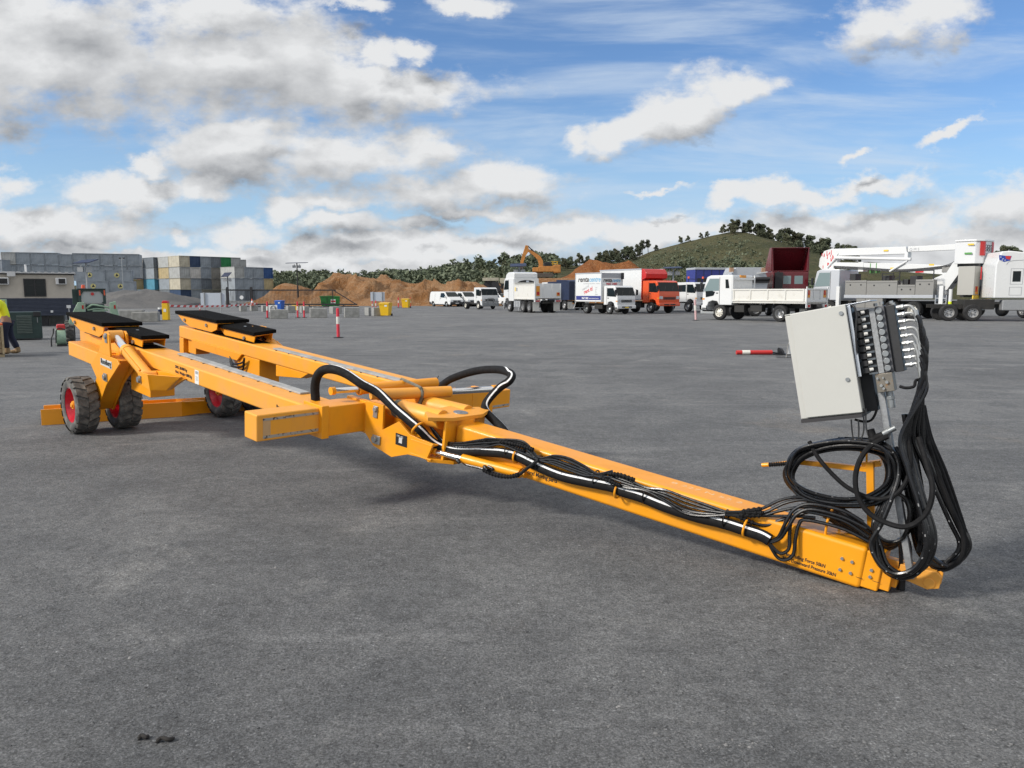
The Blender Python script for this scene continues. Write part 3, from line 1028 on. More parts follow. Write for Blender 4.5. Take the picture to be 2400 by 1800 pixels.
# ---- swing legs, wheels, lift cylinders
WU, WN, RW = 5.232, -.496, .340
for sg in (1, -1):
    def TM(q, sg=sg):
        return TF((q[0], q[1] * sg - (0.0 if sg > 0 else .0), q[2]))
    leg = [(5.27, -.033), (5.0, .152), (4.37, .152), (4.31, .105), (4.75, -.195), (5.12, -.575), (5.33, -.575), (5.34, -.44), (5.085, -.16)]
    mb = MB(TM)
    mb.prism(leg, .952, .972)
    mb.prism(leg, .772, .792)
    mb.prism([(4.98, .13), (4.40, .13), (4.78, -.19), (5.14, -.56), (5.31, -.56), (5.31, -.45), (5.07, -.16), (5.24, -.03)], .7921, .9519)
    lg = mb.build('swing_leg', M_YEL, TRL, bev=.005)
    mb = MB(TM)
    mb.prism([(4.99, .1525), (4.80, .39), (4.75, .425), (4.68, .43), (4.62, .40), (4.59, .1525)], .950, .9715)
    mb.prism([(4.90, .1525), (4.80, .39), (4.75, .425), (4.68, .43), (4.62, .40), (4.59, .1525)], .760, .785)
    nested(mb.build('cylinder_ear', M_YEL, TRL, bev=.004), lg)
    mb = MB(TM)
    mb.bx(4.66, 4.73, .9725, .980, .30, .41)
    mb.cyl((4.70, .975, .372), (4.70, .995, .372), .026, n=12)
    nested(mb.build('pivot_pin', M_STEEL, TRL, bev=.002), lg)
    mb = MB(TM)
    mb.bx(4.70, 4.80, .9725, .985, -.15, -.06)
    mb.cyl((4.75, .975, -.10), (4.75, 1.005, -.10), .032, n=12)
    nested(mb.build('pivot_pin', M_STEEL, TRL, bev=.002), lg)
    if sg > 0:
        mb = MB(TM)
        mb.prism([(4.91, .022), (4.905, .104), (4.535, .104), (4.54, .016)], .9725, .977)
        pl = nested(mb.build('name_plate', mat('plate_white', (0.55, 0.55, 0.53), 0.4), TRL, bev=.002), lg)
        text_part('Roodberg', 'lettering', M_TXT, TRL, TF((4.885, .979, .045)), -XF, ZF, .085, .002, width=.33, bold=.022).parent = lg
        mb = MB(TM)
    # axle and wheels
    mb = MB(TM)
    mb.cyl((WU, .58, WN), (WU, 1.20, WN), .045, n=14)
    mb.build('axle', M_YEL, TRL)
    for tc, outer in ((1.115, 1), (.637, -1)):
        wl = empty('wheel')
        wl.parent = TRL
        cc = TM((WU, tc, WN))
        wl.location = cc
        ax = YF * sg * outer
        hw = .125
        # tyre: rounded carcass
        mb = MB()
        prof = [(.205, hw * .86), (.235, hw * .98), (.275, hw), (.300, hw * .93), (.318, hw * .70), (.322, 0), (.318, -hw * .70), (.300, -hw * .93), (.275, -hw), (.235, -hw * .98), (.205, -hw * .86)]
        mb.lathe(prof, (0, 0, 0), ax, 40)
        # V lugs
        e1 = XF - ax * XF.dot(ax)
        e1.normalize()
        e2 = ax.cross(e1)

        def on(a, rad, h):
            return (e1 * math.cos(a) + e2 * math.sin(a)) * rad + ax * h
        nl = 19
        for k in range(nl):
            a0 = 2 * PI * k / nl
            for s_ in (1, -1):
                a0s = a0 + (PI / nl if s_ < 0 else 0)
                P = []
                for (da, h, r_) in ((-.105, s_ * .003, .339), (.120, s_ * .003, .339), (.275, s_ * hw * .88, .333), (.045, s_ * hw * .88, .333)):
                    P.append((a0s + da, h, r_))
                top = [on(a, r_, h) for a, h, r_ in P]
                bot = [on(a, .300, h) for a, h, r_ in P]
                side0, side1 = on(P[3][0] + .02, .305, s_ * hw * 1.03), on(P[2][0] + .02, .305, s_ * hw * 1.03)
                mb.add(top + bot + [side0, side1], [(0, 1, 2, 3), (0, 4, 5, 1), (3, 2, 9, 8), (0, 3, 8, 7, 4), (1, 5, 6, 9, 2)])
        mb.build('tyre', M_TYRE, wl, ang=40)
        mb = MB()
        mb.lathe([(.212, hw * .9), (.222, hw * .84), (.198, hw * .80), (.185, hw * .45), (.172, hw * .15), (.10, hw * .02), (.085, hw * .16), (.02, hw * .16), (.0, hw * .16)], (0, 0, 0), ax, 36)
        mb.lathe([(.212, -hw * .9), (.222, -hw * .84), (.198, -hw * .8), (.18, -hw * .3), (.172, hw * .14)], (0, 0, 0), ax, 36)
        rim = mb.build('rim', M_RED, wl, ang=40)
        mb = MB()
        mb.cyl(ax * hw * .1, ax * (hw * .62), .055, .05, 16)
        mb.cyl(ax * hw * .62, ax * (hw * .80), .032, .026, 12)
        mb.build('hub', M_YEL, wl, bev=.004)
    # lift cylinder
    a_ = Vector((4.72, .868, .365))
    b_ = Vector((3.74, .868, .045))
    d_ = (b_ - a_).normalized()
    mb = MB(TM)
    mb.cyl(a_ + Vector((0, -.075, 0)), a_ + Vector((0, .075, 0)), .072, n=20)
    mb.cyl(a_ + d_ * .36, b_, .064, n=22)
    mb.cyl(a_ + d_ * .345, a_ + d_ * .40, .070, n=22)
    mb.cyl(b_ + Vector((0, -.07, 0)), b_ + Vector((0, .07, 0)), .066, n=20)
    cy = mb.build('lift_cylinder', M_YELD, TRL, bev=.003)
    mb = MB(TM)
    mb.cyl(a_, a_ + d_ * .36, .049, n=24)
    nested(mb.build('piston_rod', M_CHR, TRL), cy)
    mb = MB(TM)
    mb.tube([a_ + d_ * .45 + Vector((.03, .06, .05)), a_ + d_ * .98 + Vector((.03, .06, .05))], .012, 8)
    nested(mb.build('oil_pipe', M_YEL, TRL), cy)
    mb = MB(TM)
    mb.prism([(3.78, .105), (3.50, .135), (3.10, .150), (3.02, .13), (3.42, -.045), (3.72, -.020)], .757 + .001, .79)
    mb.prism([(3.78, .105), (3.50, .120), (3.44, -.04), (3.72, -.020)], .945, .968)
    ra = [(3.50, .945, .120), (3.50, .968, .120), (3.44, .968, -.04), (3.44, .945, -.04)]
    rb = [(3.04, .7905, .150), (3.04, .8145, .150), (3.40, .8145, -.048), (3.40, .7905, -.048)]
    mb.loft(ra, rb)
    br = mb.build('cylinder_bracket', M_YEL, TRL, bev=.004)
    mb = MB(TM)
    mb.bx(3.67, 3.72, .9685, .98, .0, .075)
    mb.cyl((3.70, .97, .035), (3.70, 1.0, .035), .03, n=12)
    nested(mb.build('pivot_pin', M_STEEL, TRL), br)

# ---- rail lettering and stickers
text_part('SWL 20.000 kg', 'lettering', M_TXT, TRL, TF((3.31, .7595, .203)), -XF, ZF, .042, .001, width=.29, bold=.022)
text_part('Nett. Weight 4.000 kg', 'lettering', M_TXT, TRL, TF((3.31, .7595, .153)), -XF, ZF, .042, .001, width=.40, bold=.022)
text_part('Beware! Moving parts', 'lettering', M_TXT, TRL, TF((1.21, .7595, .165)), -XF, ZF, .045, .001, width=.36, bold=.022)
mb = MB(TF)
mb.bx(2.745, 2.835, .7575, .7590, .115, .255)
st = mb.build('sticker', mat('sticker_white', (0.68, 0.68, 0.66), 0.5), TRL)
mb = MB(TF)
mb.bx(2.76, 2.82, .7591, .7597, .215, .243)
for k in range(5):
    mb.bx(2.765, 2.815 - .01 * (k % 2), .7591, .7597, .15 + .009 * k, .154 + .009 * k)
nested(mb.build('sticker_print', M_TXTG, TRL), st)

# ---- cross beam: sleeves with telescoping inner beams
mb = MB(TF)
mb.bx(.50, .75, .31, .752, .060, .298)
sl = mb.build('beam_sleeve', M_YEL, TRL, bev=.008)
mb = MB(TF)
mb.bx(.486, .764, .70, .765, .048, .312)
mb.bx(.486, .764, .305, .36, .048, .312)
nested(mb.build('sleeve_collar', M_YEL, TRL, bev=.006), sl)
mb = MB(TF)
mb.bx(.53, .725, .70, 1.285, .088, .292)
ib = mb.build('telescopic_beam', M_YELD, TRL, bev=.012, seg=3)
mb = MB(TF)
mb.bx(.5275, .5305, .77, 1.235, .243, .262)
mb.bx(.5275, .5305, .77, 1.235, .108, .130)
nested(mb.build('wear_strip', M_WORN, TRL), ib)
mb = MB(TF)
mb.bx(.5280, .5305, 1.175, 1.235, .131, .242)
nested(mb.build('bare_patch', mat('primer_patch', (0.55, 0.34, 0.16), 0.6, var=0.1), TRL), ib)
mb = MB(TF)
mb.bx(.50, .75, -.83, -.31, .060, .278)
sl = mb.build('beam_sleeve', M_YEL, TRL, bev=.008)
mb = MB(TF)
mb.bx(.49, .76, -1.09, -1.04, .052, .274)
mb.bx(.50, .75, -1.041, -.829, .060, .268)
nested(mb.build('sleeve_collar', M_YEL, TRL, bev=.006), sl)
mb = MB(TF)
mb.bx(.53, .725, -1.36, -1.05, .075, .250)
ib = mb.build('telescopic_beam', M_YEL, TRL, bev=.010, seg=3)
mb = MB(TF)
mb.bx(.5275, .5305, -1.345, -1.10, .092, .112)
nested(mb.build('wear_strip', M_WORN, TRL), ib)
mb = MB(TF)
mb.bx(.46, .78, -.312, .307, .02, .245)
mb.build('centre_beam', M_YEL, TRL, bev=.006)

# ---- centre: side plates, torque tubes, pivot
for sg in (1, -1):
    def TS(q, sg=sg):
        return TD((q[0], q[1] * sg, q[2]))
    pl = [(3.80, .28), (3.78, .01), (3.68, -.070), (3.47, -.112), (3.30, -.045), (3.10, -.03), (3.05, .10), (3.295, .118), (3.42, .195), (3.59, .085), (3.60, .285)]
    mb = MB(TS)
    mb.prism(pl, .282, .304)
    sp = mb.build('side_plate', M_YEL, TRL, bev=.003)
    mb = MB(TS)
    mb.bx(3.655, 3.700, .3045, .314, .165, .262)
    mb.cyl((3.678, .305, .235), (3.678, .325, .235), .020, n=12)
    nested(mb.build('locking_pin', M_SILV, TRL, bev=.003), sp)
    mb = MB(TS)
    mb.bx(3.600, 3.685, .3045, .316, -.045, .025)
    mb.cyl((3.655, .305, -.005), (3.655, .335, -.005), .026, n=14)
    nested(mb.build('locking_pin', M_SILV, TRL, bev=.003), sp)
    # fat link tubes with their dark bands
    mb = MB(TS)
    mb.cyl((3.54, .155, .245), (3.10, .155, .262), .078, n=26)
    mb.cyl((3.66, .155, .240), (3.585, .155, .243), .068, n=22)
    mb.bx(3.55, 3.72, .075, .10, .15, .31)
    tb = mb.build('link_tube', M_YELD, TRL, bev=.006)
    mb = MB(TS)
    mb.cyl((3.59, .155, .243), (3.535, .155, .245), .073, n=24)
    nested(mb.build('seal_ring', M_STRAP, TRL), tb)
    # lugs and tilt cylinder beside the drawbar
    mb = MB(TS)
    mb.bx(3.06, 3.28, .20, .305, .075, .088)
    mb.bx(3.06, 3.28, .20, .305, -.035, -.022)
    mb.cyl((3.12, .23, .04), (3.12, .23, .105), .012, n=10)
    mb.build('cylinder_lug', M_YEL, TRL, bev=.003)
    a_, b_ = Vector((3.17, .235, .02)), Vector((2.32, .165, .045))
    mb = MB(TS)
    mb.cyl(a_, a_.lerp(b_, .12), .030, n=18)
    mb.cyl(a_.lerp(b_, .40), b_, .036, n=20)
    mb.cyl(b_, b_ + (b_ - a_) * .05, .026, n=14)
    cy = mb.build('steering_cylinder', M_YEL, TRL, bev=.003)
    mb = MB(TS)
    mb.cyl(a_.lerp(b_, .1), a_.lerp(b_, .42), .024, n=20)
    nested(mb.build('piston_rod', M_CHR, TRL), cy)
    for pp_ in ((1540, 1420), (1880, 1480)):
        f_ = (3.17 - Dp(*c4(*pp_), t=.22).x) / .85
        mb = MB(TS)
        q = a_.lerp(b_, f_)
        mb.tube(smooth_path([q + Vector((0, .03, -.01)), q + Vector((0, .055, .0)), q + Vector((-.035, .06, -.015))], 5), .013, 8)
        nested(mb.build('port_elbow', M_HOSE, TRL), cy)
# data plate on the near side plate
mb = MB(TF)
q0, q1 = Fp(*c4(707, 1073), t=.345), Fp(*c4(852, 1122), t=.345)
mb = MB(TD)
qa, qb, qc, qd = [Dp(*c4(*p), t=.3055) for p in ((707, 1073), (852, 1122), (848, 1268), (703, 1222))]
mb.loft([qa, qb, qc, qd], [q + Vector((0, .002, 0)) for q in (qa, qb, qc, qd)])
dp = mb.build('data_plate', M_BLK, TRL)
text_part('TYPE  HBC', 'lettering', M_TXTW, TRL, TD(qd.lerp(qa, .72) + Vector((-.012, .0035, 0))), -XD, ZD, .02, .0006, width=.07)
mb = MB(TD)
for k in range(5):
    z = qd.z + .022 + .009 * k
    mb.bx(qa.x - .075, qa.x - .040, .3077, .3085, z, z + .006)
nested(mb.build('plate_print', M_TXTW, TRL), dp)

top = [(3.235, .155), (3.205, .255), (3.085, .352), (2.975, .190), (2.930, -.127), (2.99, -.285), (3.105, -.29), (3.13, -.225), (3.25, -.16)]
mb = MB(TD)
mb.prism(top, .282, .312, 'z')
pv = mb.build('pivot_plate', M_YELD, TRL, bev=.003)
mb = MB(TD)
mb.cyl((3.052, .005, .300), (3.052, .005, .317), .058, n=32)
mb.cyl((3.052, .005, .317), (3.052, .005, .320), .010, n=10)
nested(mb.build('pivot_pin', M_STEEL, TRL, bev=.003), pv)
mb = MB(TD)
mb.prism([(3.235, .155), (3.205, .235), (3.085, .30), (2.93, .18), (2.90, -.127), (2.99, -.24), (3.25, -.2)], -.052, -.024, 'z')
mb.build('pivot_plate', M_YEL, TRL, bev=.003)
mb = MB(TD)
mb.cyl((3.052, 0, -.03), (3.052, 0, .283), .115, n=30)
mb.bx(2.995, 3.02, .10, .235, -.024, .2815)
mb.bx(3.00, 3.02, -.255, -.10, -.024, .2815)
mb.bx(3.12, 3.70, -.07, .07, .0, .20)
mb.build('pivot_hub', M_YEL, TRL, bev=.004)

# ---- two spare cylinders strapped on the centre
mb = MB(TF)
P1, P2, P3 = Fp(*c4(470, 580), n=.375), Fp(*c4(1415, 540), n=.375), Fp(*c4(1960, 508), n=.375)
mb.cyl(P1, P2, .048, n=24)
mb.cyl(P1 + (P1 - P2).normalized() * .06, P1, .04, n=20)
cy = mb.build('loose_cylinder', M_YELD, TRL, bev=.004)
mb = MB(TF)
mb.cyl(P2, P3, .027, n=22)
nested(mb.build('piston_rod', M_CHR, TRL), cy)
mb = MB(TF)
mb.cyl(P3, P3 + (P3 - P2).normalized() * .07, .036, n=16)
nested(mb.build('rod_eye', M_YEL, TRL), cy)
mb = MB(TF)
Q1, Q2, Q3, Q4 = Fp(*c4(-140, 535), n=.385), Fp(*c4(-90, 530), n=.385), Fp(*c4(215, 510), n=.385), Fp(*c4(1230, 425), n=.385)
mb.cyl(Q3, Q4, .046, n=24)
mb.cyl(Q3, Q3 + (Q4 - Q3).normalized() * .03, .052, n=24)
cy = mb.build('loose_cylinder', M_YEL, TRL, bev=.004)
mb = MB(TF)
mb.cyl(Q2, Q3, .024, n=20)
nested(mb.build('piston_rod', M_CHR, TRL), cy)
mb = MB(TF)
mb.cyl(Q1, Q2, .033, n=16)
nested(mb.build('rod_eye', M_YEL, TRL), cy)
mb = MB(TF)
S1, S2 = Q3.lerp(Q4, .56), P1.lerp(P2, .55)
path = [S1 + Vector((.05, .0, -.03)), S1 + Vector((.03, 0, .04)), S1 + Vector((0, 0, .05)), S2 + Vector((0, 0, .052)), S2 + Vector((-.035, 0, .035)), S2 + Vector((-.05, 0, 0)), S2 + Vector((-.03, 0, -.06)), S2 + Vector((.0, .03, -.16))]
mb.tube(smooth_path(path, 5), .014, 6)
mb.build('ratchet_strap', M_STRAP, TRL)
mb = MB(TF)
q = Fp(*c4(1215, 470), n=.36)
mb.tube([q, Fp(*c4(1260, 335), n=.45)], .004, 5)
mb.build('cable_tie_tail', M_HOSE, TRL)

# ---- drawbar
mb = MB(TD)
mb.bx(0.0, 2.99, -.122, .122, 0.0, .248)
db = mb.build('drawbar', M_YEL, TRL, bev=.026, seg=4)
mb = MB(TD)
mb.bx(-.084, .05, -.110, .110, .014, .232)
inn = nested(mb.build('telescopic_end', M_YEL, TRL, bev=.010, seg=3), db)
mb = MB(TD)
mb.bx(-.138, -.06, -.096, .096, .03, .150)
mb.bx(-.165, -.10, -.06, .06, .05, .16)
nested(mb.build('telescopic_tip', M_YEL, TRL, bev=.006), db)
for (s_, n_, t_) in ((.122, .148, .121), (.068, .146, .121), (.121, .081, .121), (.064, .080, .121), (-.035, .130, .109), (-.035, .090, .109)):
    mb = MB(TD)
    mb.cyl((s_, t_, n_), (s_, t_ + .012, n_), .0095, n=6)
    nested(mb.build('bolt', M_SILV, TRL), db)
mb = MB(TD)
mb.bx(-.0015, .035, .1215, .1228, .066, .0685)
mb.bx(-.086, -.05, .1095, .1108, .07, .0725)
mb.cyl((2.72, .1205, .10), (2.72, .1228, .10), .022, n=20)
nested(mb.build('drawbar_slots', M_BLK, TRL), db)
text_part('Beware! Moving parts', 'lettering', M_TXT, TRL, TD((2.345, .1232, .045)), -XD, ZD, .042, .0008, width=.31, bold=.022)
text_part('Max. Pulling Force 50kN', 'lettering', M_TXT, TRL, TD((.437, .1232, .061)), -XD, ZD, .030, .0008, width=.235, bold=.022)
text_part('Max. Downward Pressure 30kN', 'lettering', M_TXT, TRL, TD((.440, .1232, .030)), -XD, ZD, .030, .0008, width=.302, bold=.022)
# faint chalk marks on the top
text_part('8 227 N 52 2', 'chalk_marks', mat('chalk', (0.72, 0.50, 0.30), 0.9), TRL, TD((1.25, .0, .2486)), -XD, -YD, .055, .0005, width=.48)
# coupling
mb = MB(TD)
mb.bx(-.335, -.06, -.028, .028, .10, .195)
mb.prism([(-.365, .120), (-.365, .185), (-.34, .205), (-.16, .19), (-.16, .115), (-.31, .095)], .028, .048)
mb.prism([(-.365, .120), (-.365, .185), (-.34, .205), (-.16, .19), (-.16, .115), (-.31, .095)], -.048, -.028)
mb.cyl((-.315, .047, .135), (-.315, .055, .135), .030, n=18)
cp = mb.build('coupling_eye', M_YELD, TRL, bev=.004)
mb = MB(TD)
mb.cyl((-.17, -.02, .12), (-.19, -.02, -.02), .022, n=14)
mb.bx(-.235, -.135, -.07, .03, -.03, -.015)
nested(mb.build('prop_foot', M_BLK, TRL), cp)
# hoops and rings
mb = MB(TD)
mb.tube(smooth_path([(.24, .09, .24), (.24, .10, .34), (.225, .06, .42), (.21, -.03, .42), (.20, -.07, .34), (.20, -.07, .24)], 6), .0075, 8)
mb.build('hose_hoop', M_YEL, TRL)
for (x, y) in (c5(618, 600), c6(215, 440), c6(1540, 830)):
    mb = MB(TD)
    q = Dp(x, y, t=.165)
    mb.tube([q + Vector((0, math.cos(a) * .05, math.sin(a) * .05)) for a in [i * 2 * PI / 18 for i in range(18)]], .007, 7, closed=True)
    mb.build('hose_ring', M_YEL, TRL)
mb = MB(TD)
q = Dp(*c4(1000, 1020), t=.30)
mb.tube([q + (Vector((.5, 0, .3)) * 0) + Vector((math.cos(a) * .028, math.sin(a) * .062, -math.cos(a) * .05)) for a in [i * 2 * PI / 20 for i in range(20)]], .009, 8, closed=True)
mb.build('hose_ring', M_YEL, TRL)


# ---- big sleeve hoses with white stripe
def big_hose(pts, r, stripe_dir, name='protective_hose'):
    """pts in trailer space"""
    path = smooth_path(pts, 10)
    mb = MB()
    mb.tube(path, r, 16)
    h = mb.build(name, M_HOSE2, TRL)
    mb = MB()
    m = len(path)
    vs, fs = [], []
    for i in range(m):
        t = (path[min(i + 1, m - 1)] - path[max(i - 1, 0)]).normalized()
        d = Vector(stripe_dir[min(len(stripe_dir) - 1, int(i / m * len(stripe_dir)))])
        f_ = i / m * len(stripe_dir) - int(i / m * len(stripe_dir))
        d2 = Vector(stripe_dir[min(len(stripe_dir) - 1, int(i / m * len(stripe_dir)) + 1)])
        d = d.lerp(d2, f_)
        d = (d - t * d.dot(t)).normalized()
        s = t.cross(d)
        for a in (-.20, -.07, .07, .20):
            vs.append(path[i] + (d * math.cos(a) + s * math.sin(a)) * r * 1.015)
    for i in range(m - 1):
        for k in range(3):
            fs.append((i * 4 + k, i * 4 + k + 1, i * 4 + k + 5, i * 4 + k + 4))
    mb.add(vs, fs)
    nested(mb.build('hose_stripe', M_STRIPE, TRL), h)
    return h


L = [TF(Fp(*c3(*p), t=t)) for p, t in (((995, 690), .60), ((992, 640), .60), ((985, 520), .60), ((995, 410), .60), ((1035, 310), .595), ((1120, 255), .57), ((1250, 258), .54), ((1400, 315), .50), ((1600, 445), .45))]
L += [TD(Dp(*c4(*p), t=t)) for p, t in (((480, 555), .335), ((700, 760), .32), ((870, 905), .31), ((1020, 1035), .29), ((1150, 1170), .235), ((1300, 1265), .195), ((1500, 1312), .175), ((1800, 1312), .165))]
L += [TD(Dp(*c5(*p), t=.165)) for p in ((200, 545), (420, 560), (620, 605), (800, 690), (950, 762), (1200, 862), (1500, 930), (1850, 1000))]
L += [TD(Dp(*c6(*p), t=.165)) for p in ((250, 445), (450, 505), (700, 605), (1000, 702), (1300, 775), (1550, 855), (1700, 905), (1790, 955))]
up = Vector((0, 0, 1))
big_hose(L, .037, [(.8, .6, .1), (.7, .3, .6), (.45, -.1, .8), (.4, -.25, .8), (.3, -.4, .8)] + [(-.1, -.6, .75)] * 3 + [(-.25, -.75, .75)] * 8)
L2 = [TF(Fp(1040 + x * .0904, 840 + y * .0904, t=t)) for (x, y), t in (((-330, 900), -.66), ((-150, 760), -.66), ((0, 660), -.66), ((200, 530), -.66), ((600, 385), -.66), ((1000, 300), -.65), ((1400, 290), -.61), ((1640, 345), -.56), ((1765, 440), -.50), ((1690, 590), -.44))]
L2 += [TD(Dp(1040 + x * .0904, 840 + y * .0904, t=t)) for (x, y), t in (((1450, 760), -.40), ((1210, 1000), -.36), ((1080, 1200), -.32), ((1090, 1380), -.29), ((1260, 1560), -.25), ((1500, 1800), -.20), ((1800, 2150), -.17))]
L2 += [TD((s_, -.165, .17)) for s_ in (2.5, 2.0, 1.5, 1.0, .6)]
big_hose(L2, .034, [(.2, .9, .3)] * 2 + [(.6, .7, .3), (.7, -.1, .5), (-.1, -.9, .3), (-.1, -.9, .3), (.3, -.7, .5)] + [(.5, .3, .8)] * 4)


# ---- thin hoses
def hose(pts, r, m=M_HOSE, parent=TRL, name='hydraulic_hose', k=8, n=8):
    mb = MB()
    mb.tube(smooth_path(pts, k), r, n)
    return mb.build(name, m, parent)


def guard(pts, r, parent=TRL):
    """spiral guard: a tube with a fine ribbed radius"""
    p = smooth_path(pts, 26)
    mb = MB()
    mb.tube(p, [r * (1.0 if (i // 3) % 2 else .72) for i in range(len(p))], 8)
    return mb.build('spiral_guard', M_HOSE2, parent)


rr = random.Random(21)
# bundle lying on the big hose along the drawbar
SPINE = [(*c4(1130, 960),), (*c4(1230, 1100),), (*c4(1330, 1200),), (*c4(1500, 1235),), (*c4(1800, 1215),), (*c5(250, 430),), (*c5(420, 425),), (*c5(640, 480),), (*c5(760, 530),), (*c5(900, 640),),
         (*c5(1100, 655),), (*c5(1300, 720),), (*c5(1500, 800),), (*c5(1650, 850),), (*c5(1850, 880),), (*c6(150, 320),), (*c6(300, 370),), (*c6(500, 430),), (*c6(700, 500),), (*c6(900, 600),), (*c6(1100, 650),), (*c6(1330, 680),)]
AMP = [0, .3, .3, .3, .5, .6, .4, .9, .8, .2, .7, 1.0, .7, .2, 1, 1, .8, .3, .9, 1.3, 1.0, .3]
OFFS = [(-10, .20), (-6, .185), (-1, .20), (4, .19), (8, .205)]
BUND = []
for k, (dy, t) in enumerate(OFFS):
    pts = [TD(Dp(x + rr.uniform(-1, 1), y + dy * AMP[i] * 1.5 + rr.uniform(-1, 1), t=t - (.02 if i < 3 else 0))) for i, (x, y) in enumerate(SPINE)]
    BUND.append(pts[-1])
    hose(pts, .0095)
# their way up to the coil
ENDS = [[c6(1500, 660), c6(1700, 630), c6(1900, 540), c6(2100, 510), c8(650, 720)],
        [c6(1500, 670), c6(1720, 670), c6(1950, 570), c6(2150, 540), c8(700, 750)],
        [c6(1480, 690), c6(1700, 700), c6(1900, 650), c6(2150, 610), c8(760, 790)],
        [c6(1480, 720), c6(1620, 780), c6(1760, 800), c6(1920, 740), c8(600, 800)],
        [c6(1480, 700), c6(1650, 700), c6(1850, 705), c6(2100, 710), c8(650, 860)]]
for k, e in enumerate(ENDS):
    pts = [BUND[k]] + [TD(Dp(*p, t=.16 - .02 * i)) for i, p in enumerate(e)]
    hose(pts, .0095)
    guard([TD(Dp(*e[0], t=.17)), TD(Dp(*e[1], t=.15))], .0155)
guard([TD(Dp(*c4(*p), t=.19)) for p in ((1350, 1205), (1600, 1225), (1830, 1195))], .013)
guard([TD(Dp(*c5(*p), t=.21)) for p in ((400, 410), (560, 440), (700, 475), (830, 520))], .016)
guard([TD(Dp(*c5(*p), t=.20)) for p in ((430, 440), (600, 500), (720, 540))], .015)
guard([TD(Dp(*c5(*p), t=.21)) for p in ((1800, 830), (1950, 845), (2140, 910))], .015)
guard([TD(Dp(*c5(*p), t=.22)) for p in ((1700, 880), (1850, 940), (1960, 985))], .013)
# hoses from the side cylinder
for (p0, off) in (((1540, 1420), 0), ((1880, 1480), 14)):
    seq = [c4(p0[0] + 20, p0[1] + 25), c4(p0[0] + 90, p0[1] + 70), c5(180, 770 + off), c5(330, 840 + off * .5), c5(500, 870), c5(640, 850 - off), c5(760, 760 - off), c5(900, 660 - off)]
    hose([TD(Dp(*p, t=.22 if i < 2 else .215)) for i, p in enumerate(seq)], .0095)
    guard([TD(Dp(*p, t=.22)) for p in (seq[2], seq[3], seq[4], seq[5])], .0155)
# cable ties
for p, sz in ((c5(500, 520), .045), (c5(905, 690), .055), (c5(1645, 880), .05), (c6(500, 490), .05), (c6(1330, 730), .055)):
    mb = MB()
    q = TD(Dp(*p, t=.172))
    mb.tube([q + YD * math.cos(a) * sz * .85 + ZD * math.sin(a) * sz for a in [i * 2 * PI / 16 for i in range(16)]], .005, 6, closed=True)
    mb.build('cable_tie', M_HOSE, TRL)
# loops leaving the end of the big hose
for k, seq in enumerate(([c8(215, 1085), c8(300, 1040), c8(370, 900), c8(450, 780), c8(600, 730), c8(900, 790), c8(1100, 900)],
                         [c8(215, 1095), c8(320, 1050), c8(400, 930), c8(480, 820), c8(620, 780), c8(900, 850), c8(1130, 960)],
                         [c8(215, 1100), c8(290, 1180), c8(350, 1190), c8(400, 1140), c8(405, 1000), c8(430, 870), c8(540, 800), c8(900, 880), c8(1150, 1040)],
                         [c8(215, 1110), c8(290, 1230), c8(370, 1255), c8(440, 1200), c8(462, 1050), c8(490, 930), c8(560, 880), c8(900, 960), c8(1180, 1100)])):
    hose([TD(Dp(*p, t=.175 - .012 * max(0, i - 2))) for i, p in enumerate(seq)], .0105)

# ---- control stand: post, cabinet, valve bank
mb = MB(TK)
mb.bx(-.275, -.240, .02, .07, .05, 1.10)
mb.build('stand_post', M_ALU, TRL, bev=.004)
mb = MB(TD)
A0, A1, A2 = Dp(*c8(1140, 400), t=-.05), Dp(*c8(490, 330), t=-.05), Dp(*c8(150, 360), t=-.02)
B0, B1 = Dp(*c8(1165, 330), t=-.05), Dp(*c8(1215, 900), t=-.05)
mb.bar(A0, A1, .035, .030, (0, 0, 1))
mb.bar(B0, Vector((B1.x, -.05, .24)), .04, .034, (0, 1, 0))
mb.bar(Dp(*c8(1090, 360), t=-.07), Dp(*c8(1270, 340), t=-.07), .05, .035)
hb = mb.build('hose_hanger', M_YEL, TRL, bev=.003)
mb = MB(TD)
mb.cyl(Dp(*c8(145, 362), t=-.02), Dp(*c8(210, 358), t=-.02), .0125, n=14)
mb.cyl(Dp(*c8(205, 358), t=-.02), Dp(*c8(500, 320), t=-.05), .009, n=10)
nested(mb.build('handle_bar', M_YEL, TRL), hb)
mb = MB(TD)
pa, pb = Dp(*c8(205, 360), t=-.02), Dp(*c8(400, 345), t=-.03)
mb.tube([pa.lerp(pb, i / 36) for i in range(37)], [.0145 if (i // 2) % 2 else .0105 for i in range(37)], 10)
nested(mb.build('handle_grip', M_HOSE2, TRL), hb)
mb = MB(TD)
mb.tube(smooth_path([Dp(*c8(1080, 250), t=.06), Dp(*c8(1078, 170), t=.06), Dp(*c8(1100, 135), t=.04), Dp(*c8(1130, 150), t=.0), Dp(*c8(1130, 330), t=-.04)], 6), .006, 7)
mb.build('hose_hoop', M_YEL, TRL)

